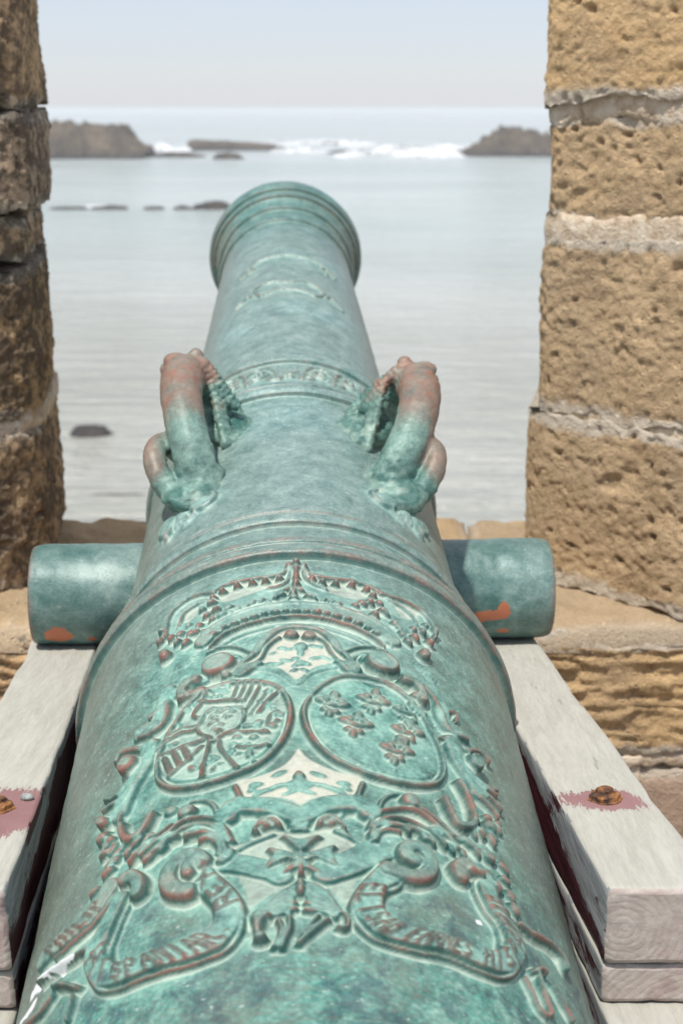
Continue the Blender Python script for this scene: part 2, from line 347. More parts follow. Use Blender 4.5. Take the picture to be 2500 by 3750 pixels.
relief_island('reef_rock', -21.65, 135.46, [(-1.879, 0.0), (-1.559, 0.189), (0.0, 0.378), (1.399, 0.303), (1.839, 0.0)], 2.6, 21, ROCK, label='low reef rock second from the left pier', cat='rock', group='dark reef line', res=0.06)
relief_island('reef_rock', -17.46, 135.46, [(-1.16, 0.0), (-0.84, 0.155), (0.0, 0.309), (0.68, 0.248), (1.12, 0.0)], 2.6, 22, ROCK, label='small middle rock of the dark reef line', cat='rock', group='dark reef line', res=0.06)
relief_island('reef_rock', -14.80, 135.46, [(-1.0, 0.0), (-0.68, 0.189), (0.0, 0.378), (0.52, 0.303), (0.96, 0.0)], 2.6, 23, ROCK, label='tiny reef rock left of the largest one', cat='rock', group='dark reef line', res=0.06)
relief_island('reef_rock', -12.02, 135.46, [(-1.999, 0.0), (-1.679, 0.361), (0.0, 0.722), (1.519, 0.578), (1.959, 0.0)], 2.6, 24, ROCK, label='largest dark reef rock left of the muzzle rim', cat='rock', group='dark reef line', res=0.06)
relief_island('sea_rock', -7.18, 39.99, [(-0.671, 0.0), (-0.527, 0.165), (-0.264, 0.258), (0.036, 0.268), (0.36, 0.186), (0.671, 0.0)], 1.5, 31, ROCK, label='lone dark mossy rock close below the left pier', cat='rock', group=None, res=0.03)
relief_island('sea_rock', -5.37, 33.32, [(-0.749, 0.0), (-0.506, 0.035), (0.0, 0.052), (0.405, 0.026), (0.658, 0.0)], 1.0, 33, ROCK, label='barely awash flat shoal rock near the left sill', cat='rock', group=None, res=0.03)

def surf(x, y, a, b, hgt, depth, seed):
    name = 'surf'; L = b-a; nx, ny = 150, 26
    X, Y = np.meshgrid(np.linspace(a, b, nx), np.linspace(-depth/2, depth/2, ny), indexing='ij')
    t = (X-X.min())/L
    env = np.sin(np.clip(t, 0, 1)*pi)**.4*(1-np.abs(Y/(depth/2))**2)
    q = np.stack([X*.35, Y*.35, np.full_like(X, seed)], -1)
    h = hgt*(env*(.9+.9*fbm(q, 4, seed))+.25*fbm(q*5, 3, seed+3)-.22)
    me = mesh_np(name, np.stack([X, Y, h], -1).reshape(-1, 3), grid_faces(nx, ny)[:, ::-1], FOAM, True)
    link(name, me, kind='stuff', label='white breaking surf among the rocks', loc=(x, y, SEA))
surf(-39.93, 324.93, -8.45, 6.96, 1.119, 26, 41)
surf(-7.94, 318.31, -7.79, 7.79, 0.804, 20, 42)
surf(11.78, 291.57, -13.39, 12.67, 1.004, 26, 43)
surf(-10.86, 389.61, -15.50, 20.27, 0.716, 40, 44)
surf(22.70, 354.36, -21.69, 21.69, 0.488, 40, 45)
surf(29.77, 339.01, -12.45, 16.08, 0.389, 20, 46)
surf(-22.51, 139.26, -2.34, 1.92, 0.160, 2.0, 47)

# ------------------------------------------------------------------ masonry
def stone(name, path, z0, z1, parent, mat, seed, depth=.22, amp=.016, step=.011, layers=0., rim=.002, corner=.05, label=None, holes=0):
    P = np.array(path, float); seg = np.diff(P, axis=0); L = np.r_[0, np.cumsum(np.hypot(*seg.T))]
    nu = max(6, int(L[-1]/step)); nv = max(6, int((z1-z0)/step))
    t = np.linspace(0, L[-1], nu)
    px = np.interp(t, L, P[:, 0]); py = np.interp(t, L, P[:, 1])
    k = max(1, int(corner/step)); pad = np.pad(np.stack([px, py], 1), ((k, k), (0, 0)), mode='reflect', reflect_type='odd')
    ker = np.ones(2*k+1)/(2*k+1); sx = np.convolve(pad[:, 0], ker, 'valid'); sy = np.convolve(pad[:, 1], ker, 'valid')
    tx = np.gradient(sx); ty = np.gradient(sy); ln = np.hypot(tx, ty)+1e-9
    nx_, ny_ = ty/ln, -tx/ln                       # outward (towards the terrace for a left-to-right path)
    zz = np.linspace(z0, z1, nv)
    X = np.repeat(sx[:, None], nv, 1); Y = np.repeat(sy[:, None], nv, 1); Zg = np.repeat(zz[None], nu, 0)
    q = np.stack([X, Y, Zg], -1)
    dsp = amp*.5*fbm(q*5.5, 2, seed) + amp*.17*fbm(q*np.array([19, 19, 26]), 4, seed+3, .7) + amp*.24*fbm(q*80, 3, seed+31)
    pits = fbm(q*np.array([34, 34, 44]), 3, seed+7); dsp -= amp*.35*smooth((pits-.42)/.4)
    hol = fbm(q*11., 2, seed+21); dsp -= amp*.7*smooth((hol-.72)/.35)
    if layers:
        wob = Zg*78+3.2*fbm(q*np.array([5, 5, 14]), 3, seed+11)
        dsp += layers*(np.abs(np.sin(wob))**1.5-.5)*(.6+.6*fbm(q*9, 2, seed+2))
    hr = np.random.default_rng(seed)
    for _ in range(holes):
        hu, hz, r1, r2, dp = hr.uniform(0, min(L[-1], 1.0)), hr.uniform(z0, z1), hr.uniform(.003, .010)*hr.uniform(.6, 1.6), hr.uniform(.003, .008), hr.uniform(.006, .018)
        dsp -= dp*np.exp(-(((t[:, None]-hu)/r1)**2+((Zg-hz+.25*(t[:, None]-hu))/r2)**2)**1.5)
    ez = np.minimum(Zg-z0, z1-Zg); eu = np.minimum(t, L[-1]-t)[:, None]
    jit = .013*fbm(q*9, 2, seed+5)+.007*fbm(q*38, 2, seed+6)
    dsp -= rim*np.exp(-(np.maximum(ez+jit*.6, 0)/.016)**2) + rim*np.exp(-(eu/.02)**2)
    Zg = Zg + jit*np.exp(-(ez/.03)**2)*.9
    X = X+nx_[:, None]*dsp; Y = Y+ny_[:, None]*dsp
    joint = np.exp(-np.maximum(ez, 0)/.035)
    V = np.stack([X, Y, Zg], -1); V = np.pad(V, ((1, 1), (1, 1), (0, 0)), mode='edge'); joint = np.pad(joint, 1, mode='edge')
    NX = np.pad(nx_, 1, mode='edge')[:, None]; NY = np.pad(ny_, 1, mode='edge')[:, None]
    m = np.zeros(V.shape[:2], bool); m[0] = m[-1] = True; m[:, 0] = m[:, -1] = True
    V[..., 0] -= np.where(m, NX*depth, 0); V[..., 1] -= np.where(m, NY*depth, 0)
    V[..., 2] += EYE
    org = np.array(parent.location)
    me = mesh_np(name, V.reshape(-1, 3)-org, grid_faces(nu+2, nv+2)[:, ::-1][:, ::-1], mat, True)
    attr(me, 'joint', joint)
    return link(name, me, parent, label=label)

def prism(name, poly, z0, z1, parent, mat):
    bm = bmesh.new(); org = parent.location if parent else Vector((0, 0, 0))
    f = bm.faces.new([bm.verts.new((x-org[0], y-org[1], z0+EYE-org[2])) for x, y in poly])
    r = bmesh.ops.extrude_face_region(bm, geom=[f]); bmesh.ops.translate(bm, vec=(0, 0, z1-z0), verts=[g for g in r['geom'] if isinstance(g, bmesh.types.BMVert)])
    bmesh.ops.recalc_face_normals(bm, faces=bm.faces)
    return link(name, bm_mesh(name, bm, mat), parent)

SILL = -1.0
mr = thing('merlon', (1.0, 3.0, EYE+SILL), 'sunlit ochre sandstone pier with white mortar joints right of the cannon', 'stone pier', 'piers of the embrasure')
RP = [(.52, 3.46), (.412, 2.99), (.70, 2.69), (1.15, 2.68)]; RP2 = [(1.165, 2.68), (1.9, 2.68)]
rc = [(-.985, -.622), (-.612, -.255), (-.226, -.008), (.016, .43)]
for i, (a, b) in enumerate(rc):
    dx = [-.016, .002, .010, -.008, .0][i]
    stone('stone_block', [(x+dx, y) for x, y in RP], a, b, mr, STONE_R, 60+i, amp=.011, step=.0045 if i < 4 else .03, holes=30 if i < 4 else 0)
    stone('stone_block', RP2, a, b, mr, STONE_R, 80+i, step=.03)
for i, (a, b) in enumerate([(-.638, -.600), (-.280, -.205), (-.028, .038)]):
    stone('mortar_joint', [(x+.004, y+.004) for x, y in RP]+[(1.9, 2.69)], a, b, mr, MORTAR, 100+i, amp=.006, step=.010 if i < 3 else .03, rim=.003)
prism('core', [(.60, 3.44), (.50, 3.03), (.76, 2.77), (1.88, 2.76), (1.88, 3.44)], -.99, .40, mr, STONE_R)
ml = thing('merlon', (-1.2, 3.0, EYE+SILL), 'dark weathered sandstone pier with open black joints left of the cannon', 'stone pier', 'piers of the embrasure')
LP = [(-1.35, 2.68), (-.90, 2.69), (-.632, 2.955), (-.690, 3.46)]; LP2 = [(-2.1, 2.68), (-1.365, 2.68)]
lc = [(-.985, -.652), (-.634, -.312), (-.304, -.210), (-.200, -.008), (.004, .43)]
for i, (a, b) in enumerate(lc):
    dx = [-.006, -.006, -.016, .004, .002, 0.][i]
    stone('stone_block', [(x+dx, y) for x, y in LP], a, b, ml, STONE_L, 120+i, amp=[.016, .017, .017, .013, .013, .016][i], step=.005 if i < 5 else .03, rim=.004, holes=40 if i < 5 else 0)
    stone('stone_block', LP2, a, b, ml, STONE_L, 140+i, step=.03)
stone('mortar_joint', [(x-.004, y+.004) for x, y in LP], -.664, -.622, ml, MORTAR, 151, amp=.008, step=.011, rim=.004)
prism('core', [(-2.08, 3.44), (-2.08, 2.76), (-.97, 2.77), (-.74, 3.0), (-.80, 3.44)], -.99, .40, ml, STONE_L)

pw = thing('parapet_wall', (0, 3.0, 0.0), 'low eroded sandstone wall with pale sill behind the carriage', 'wall')
prism('core', [(-3, 2.75), (3, 2.75), (3, 3.45), (-3, 3.45)], -10.5, -1.045, pw, STONE_S)
def top_slab(name, x0, x1, y0, y1, z, seed, mat):
    nx, ny = int((x1-x0)/.012), int((y1-y0)/.012)
    X, Y = np.meshgrid(np.linspace(x0, x1, nx), np.linspace(y0, y1, ny), indexing='ij')
    q = np.stack([X, Y, np.full_like(X, seed)], -1)
    e = np.minimum(np.minimum(X-x0, x1-X), np.minimum(Y-y0, y1-Y))
    Z_ = z+.009*fbm(q*5, 3, seed)+.006*fbm(q*22, 3, seed+1)-.02*np.exp(-(e/.018)**2)
    V = np.pad(np.stack([X, Y, Z_], -1), ((1, 1), (1, 1), (0, 0)), mode='edge'); m = np.zeros(V.shape[:2], bool); m[0] = m[-1] = True; m[:, 0] = m[:, -1] = True
    V[..., 2] = np.where(m, z-.06, V[..., 2])+EYE
    me = mesh_np(name, V.reshape(-1, 3)-np.array(pw.location), grid_faces(nx+2, ny+2)[:, ::-1], mat, True)
    attr(me, 'joint', np.pad(np.exp(-e/.03), 1, mode='edge')); return link(name, me, pw)
for i, (a, b) in enumerate([(-1.6, -.86), (-.85, -.28), (-.27, .31), (.32, .93), (.94, 1.7)]): top_slab('sill_slab', a, b, 2.682, 3.47, SILL+.004*(i % 2), 160+i, STONE_S)
for i, (a, b) in enumerate([(-2.2, -1.1), (-1.09, -.42), (-.41, .20), (.21, .98), (.99, 2.1)]):
    stone('stone_block', [(a, 2.68), (b, 2.68)], -1.285, -1.022, pw, STONE_R if i > 2 else STONE_L, 170+i, amp=.014, layers=.012, rim=.004, step=.0065)
for i, (a, b) in enumerate([(-2.0, -1.2), (-1.19, -.7), (-.69, -.1), (-.09, .33), (.34, .60), (.61, .92), (.93, 1.6)]):
    stone('stone_block', [(a, 2.675), (b, 2.675)], -1.52, -1.305, pw, STONE_P, 180+i, amp=.008, rim=.01, step=.011)
    stone('stone_block', [(a-.13, 2.675), (b-.14, 2.675)], -1.745, -1.535, pw, STONE_P, 190+i, amp=.008, rim=.01, step=.02)
stone('mortar_joint', [(-2, 2.683), (2, 2.683)], -1.31, -1.28, pw, MORTAR, 201, amp=.006, rim=.003, step=.012)
stone('mortar_joint', [(-2, 2.683), (2, 2.683)], -1.54, -1.515, pw, MORTAR, 202, amp=.005, rim=.003, step=.02)
for x in (-.695, -.095, .335, .605, .925):
    stone('mortar_joint', [(x-.012, 2.684), (x+.012, 2.684)], -1.52, -1.305, pw, MORTAR, 210+int(x*100), amp=.004, rim=.002, step=.008)

# sea air: pale even haze from the water up to just above the piers
def haze():
    bm = bmesh.new(); bmesh.ops.create_cube(bm, size=1)
    for v in bm.verts: v.co = Vector((24500*(1 if v.co.x > 0 else -1), -60 if v.co.y < 0 else 26500, SEA-4.5 if v.co.z < 0 else 3.2))
    m = bpy.data.materials.new('sea_haze'); m.use_nodes = True; t = m.node_tree; t.nodes.clear()
    o = t.nodes.new('ShaderNodeOutputMaterial'); p = t.nodes.new('ShaderNodeVolumePrincipled'); p.inputs['Color'].default_value = (.96, .98, 1, 1); p.inputs['Density'].default_value = .00045; p.inputs['Anisotropy'].default_value = .2
    t.links.new(p.outputs[0], o.inputs['Volume'])
    link('haze', bm_mesh('haze', bm, m), kind='stuff', label='pale sea haze over the bay')
haze()

# ------------------------------------------------------------------ gun carriage
car = thing('gun_carriage', (-.06, 1.6, 0), 'bleached timber gun carriage with flaking maroon paint under the cannon', 'carriage')
def timber(name, inner, outer, zt, hgt, y0, y1, parent, seed, bolt=None, label=None, cut=.006, side_paint=.25):
    """beam between y0 (near) and y1 (far); inner/outer/zt are functions of y; hgt downwards"""
    ny = max(8, int((y1-y0)/.012)); ys = np.linspace(y0, y1, ny)
    ys = np.sort(np.r_[ys, y0+.003, y0+.007, y1-.004])
    na = 14; V = []; meta = []
    for y in ys:
        xi, xo = inner(y), outer(y); z1 = zt(y); z0 = z1-hgt
        e = min(y-y0, y1-y); sh = .006*(1-math.sqrt(max(0, 1-max(0, (1-e/.007))**2))) if e < .007 else 0
        xa, xb = min(xi, xo)+sh, max(xi, xo)-sh; za, zb = z0+sh, z1-sh
        ring = []
        r = .005
        def side(p, q, n):
            return [(p[0]+(q[0]-p[0])*t, p[1]+(q[1]-p[1])*t) for t in np.linspace(0, 1, n)]
        c4 = [(xa+r, zb-r, pi/2, pi), (xa+r, za+r, pi, 1.5*pi), (xb-r, za+r, 1.5*pi, 2*pi), (xb-r, zb-r, 0, pi/2)]
        ring += side((xb-r, zb), (xa+r, zb), na)
        for k, (cx, cz, a0, a1) in enumerate(c4):
            ring += [(cx+r*cos(a), cz+r*sin(a)) for a in np.linspace(a0, a1, 4)[1:-1]]
            if k == 0: ring += side((xa, zb-r), (xa, za+r), na)
            if k == 1: ring += side((xa+r, za), (xb-r, za), na)
            if k == 2: ring += side((xb, za+r), (xb, zb-r), na)
        V.append([(x, y, z) for x, z in ring])
    V = np.array(V); n, m = V.shape[:2]
    ctr = V.mean(1, keepdims=True)
    dirv = V-ctr; dirv[..., 1] = 0; dirv /= np.linalg.norm(dirv, axis=-1, keepdims=True)+1e-9
    q = V+seed*.37
    disp = .0012*fbm(q*np.array([26, 4, 26]), 3, seed)+.0008*fbm(q*np.array([160, 9, 160]), 2, seed+4)
    disp -= .0025*smooth((fbm(q*np.array([7, 7, 7]), 3, seed+8)-.35)/.5)*(np.abs(dirv[..., 0]) > .5)*(np.abs(dirv[..., 2]) > .35)
    V = V+dirv*disp[..., None]; V[..., 2] += EYE
    org = np.array(parent.location); verts = V.reshape(-1, 3)
    f = grid_faces(n, m, wrap_m=True)
    me = bpy.data.meshes.new(name)
    capn = list(range(m)); capf = list(range((n-1)*m, n*m))
    me.from_pydata((verts-org).tolist(), [], f.tolist()+[capn[::-1], capf]); me.update()
    for mt in (WOOD, WOOD_IN, WOOD_END): me.materials.append(mt)
    bm = bmesh.new(); bm.from_mesh(me); bmesh.ops.recalc_face_normals(bm, faces=bm.faces)
    for fc in bm.faces:
        nn = fc.normal; fc.smooth = len(fc.verts) == 4
        fc.material_index = 0 if nn.z > .62 else (2 if abs(nn.y) > .6 else 1)
    bm.to_mesh(me); bm.free()
    if bolt is not None:
        dx = (verts[:, 0]-bolt[0])/bolt[2]; dy = (verts[:, 1]-bolt[1])/bolt[3]; pt = 1-.5*np.hypot(dx, dy)
        pt = np.maximum(pt, 0)
    else: pt = np.full(len(verts), .12)
    sidep = np.clip((zt(1.7)+EYE-verts[:, 2]-.004)/.05, 0, 1)
    nz = dirv.reshape(-1, 3)[:, 2]
    pt = np.where((verts[:, 2]-EYE) > np.array([zt(y) for y in verts[:, 1]])-.012, pt, side_paint+.9*sidep)
    attr(me, 'paint', pt)
    attr(me, 'pith_x', np.full(len(verts), inner(y0)+(.16 if seed < 3 else .9)*(outer(y0)-inner(y0))-org[0]))
    attr(me, 'pith_z', np.full(len(verts), zt(y0)-(hgt*.5 if seed < 3 else hgt+.05)+EYE-org[2]))
    return link(name, me, parent, label=label)
lerp = lambda a, b: (lambda y: a+(b-a)*(2.18-y)/.934)
ztop = lambda y: -.852+(2.18-y)*.121
Ri, Ro = lerp(.214, .262), lerp(.330, .374); Li, Lo = lerp(-.402, -.329), lerp(-.514, -.442)
RB = (0.3044, 1.4931); LB = (-0.3868, 1.4627)
timber('cheek_timber', Ri, Ro, ztop, .086, 1.246, 2.52, car, 1, (RB[0], RB[1], .052, .036), 'right cheek beam, bleached top with a maroon patch round the bolt')
timber('cheek_timber', Li, Lo, ztop, .094, 1.246, 2.52, car, 2, (LB[0]+.012, LB[1]-.005, .050, .075), 'left cheek beam, bleached top with a large maroon patch')
z2 = lambda d: (lambda y: ztop(y)-d)
timber('cheek_timber', Ri, Ro, z2(.0875), .045, 1.250, 2.52, car, 3, side_paint=.5); timber('cheek_timber', Li, Lo, z2(.0955), .045, 1.250, 2.52, car, 4, side_paint=.5)
timber('cheek_timber', Ri, Ro, z2(.134), .11, .92, 2.52, car, 5, (.40, 1.16, .05, .05), side_paint=.5); timber('cheek_timber', Li, Lo, z2(.142), .11, .92, 2.52, car, 6, (-.43, 1.16, .06, .06), side_paint=.5)
timber('cheek_timber', Ri, Ro, z2(.246), .17, .62, 2.52, car, 7, side_paint=.5); timber('cheek_timber', Li, Lo, z2(.254), .17, .62, 2.52, car, 8, side_paint=.5)
def block(name, x0, x1, y0, y1, z0, z1, mat, parent, bev=.008):
    bm = bmesh.new(); bmesh.ops.create_cube(bm, size=1)
    o = parent.location
    for v in bm.verts: v.co = Vector(((x0 if v.co.x < 0 else x1)-o[0], (y0 if v.co.y < 0 else y1)-o[1], (z0 if v.co.z < 0 else z1)+EYE-o[2]))
    bmesh.ops.bevel(bm, geom=bm.edges, offset=bev, segments=2, affect='EDGES')
    me = bm_mesh(name, bm, mat); attr(me, 'paint', np.full(len(me.vertices), .6)); return link(name, me, parent)
block('transom', -.42, .24, 2.32, 2.50, -1.25, -1.04, WOOD_IN, car)
block('bed_plank', -.36, .27, .75, 2.32, -1.33, -1.27, WOOD_IN, car)
block('axle', -.60, .50, 2.24, 2.42, -1.56, -1.33, WOOD_IN, car); block('axle', -.52, .56, .80, .98, -1.56, -1.25, WOOD_IN, car)
def truck(x, y):
    bm = bmesh.new(); bmesh.ops.create_cone(bm, cap_ends=True, segments=36, radius1=.235, radius2=.235, depth=.09)
    bmesh.ops.bevel(bm, geom=[e for e in bm.edges if len(e.link_faces) == 2 and e.calc_face_angle(0) > 1], offset=.01, segments=2, affect='EDGES')
    bmesh.ops.rotate(bm, cent=(0, 0, 0), matrix=__import__('mathutils').Matrix.Rotation(pi/2, 3, 'Y'), verts=bm.verts)
    me = bm_mesh('truck_wheel', bm, WOOD_IN, False); attr(me, 'paint', np.full(len(me.vertices), .6))
    link('truck_wheel', me, car, loc=(x+.06, y-1.6, .235))
for x, y in ((-.565, 2.33), (.455, 2.33), (-.485, .89), (.515, .89)): truck(x, y)
def bolt(x, y, seed, r=.0175, h=.009):
    z = ztop(y); rows = [(0, r*1.15), (.002, r*1.12), (.003, r), (h*.85, r*.98), (h, r*.86), (h+.001, r*.56), (h+.005, r*.54), (h+.007, r*.3), (h+.0072, .0005)]
    na = 28; V = []
    for zz, rr in rows:
        for k in range(na):
            a = 2*pi*k/na; hexr = 1/max(cos(((a+.2) % (pi/3))-pi/6), .5)*.93 if rr > r*.8 else 1
            V.append((rr*hexr*cos(a), rr*hexr*sin(a), zz))
    V = np.array(V); V += .0011*np.stack([fbm(V*130+seed, 2, seed), fbm(V*130+seed+9, 2, seed+1), fbm(V*130+seed+4, 2, seed+2)*.6], -1)
    me = mesh_np('bolt', V, grid_faces(len(rows), na, wrap_m=True), RUST, False)
    o = link('bolt', me, car, label='rusty nut and bolt stub' if seed == 1 else None, loc=(x+.06, y-1.6, z+EYE-.001)); o.rotation_euler = (-.12, 0, .3)
bolt(RB[0], RB[1], 1); bolt(LB[0]-.004, LB[1], 2)
def pebble():
    bm = bmesh.new(); bmesh.ops.create_icosphere(bm, subdivisions=3, radius=1)
    for v in bm.verts:
        k = 1+.22*fbm(np.array(v.co)*1.3+5, 3, 5); v.co = Vector((v.co.x*.0075*k, v.co.y*.0055*k, v.co.z*.0045*k))
    x, y = (-0.3638, 1.4931)
    n = NT('grey_pebble'); n.set(color=n.ramp(n.noise(200, 3), [(.35, (.22, .24, .23)), (.65, (.42, .45, .43))]), rough=.85)
    link('pebble', bm_mesh('pebble', bm, n.m, True), None, None, 'tiny grey pebble lying on the left maroon paint patch', 'pebble', loc=(x, y, ztop(y)+EYE+.003))
pebble()

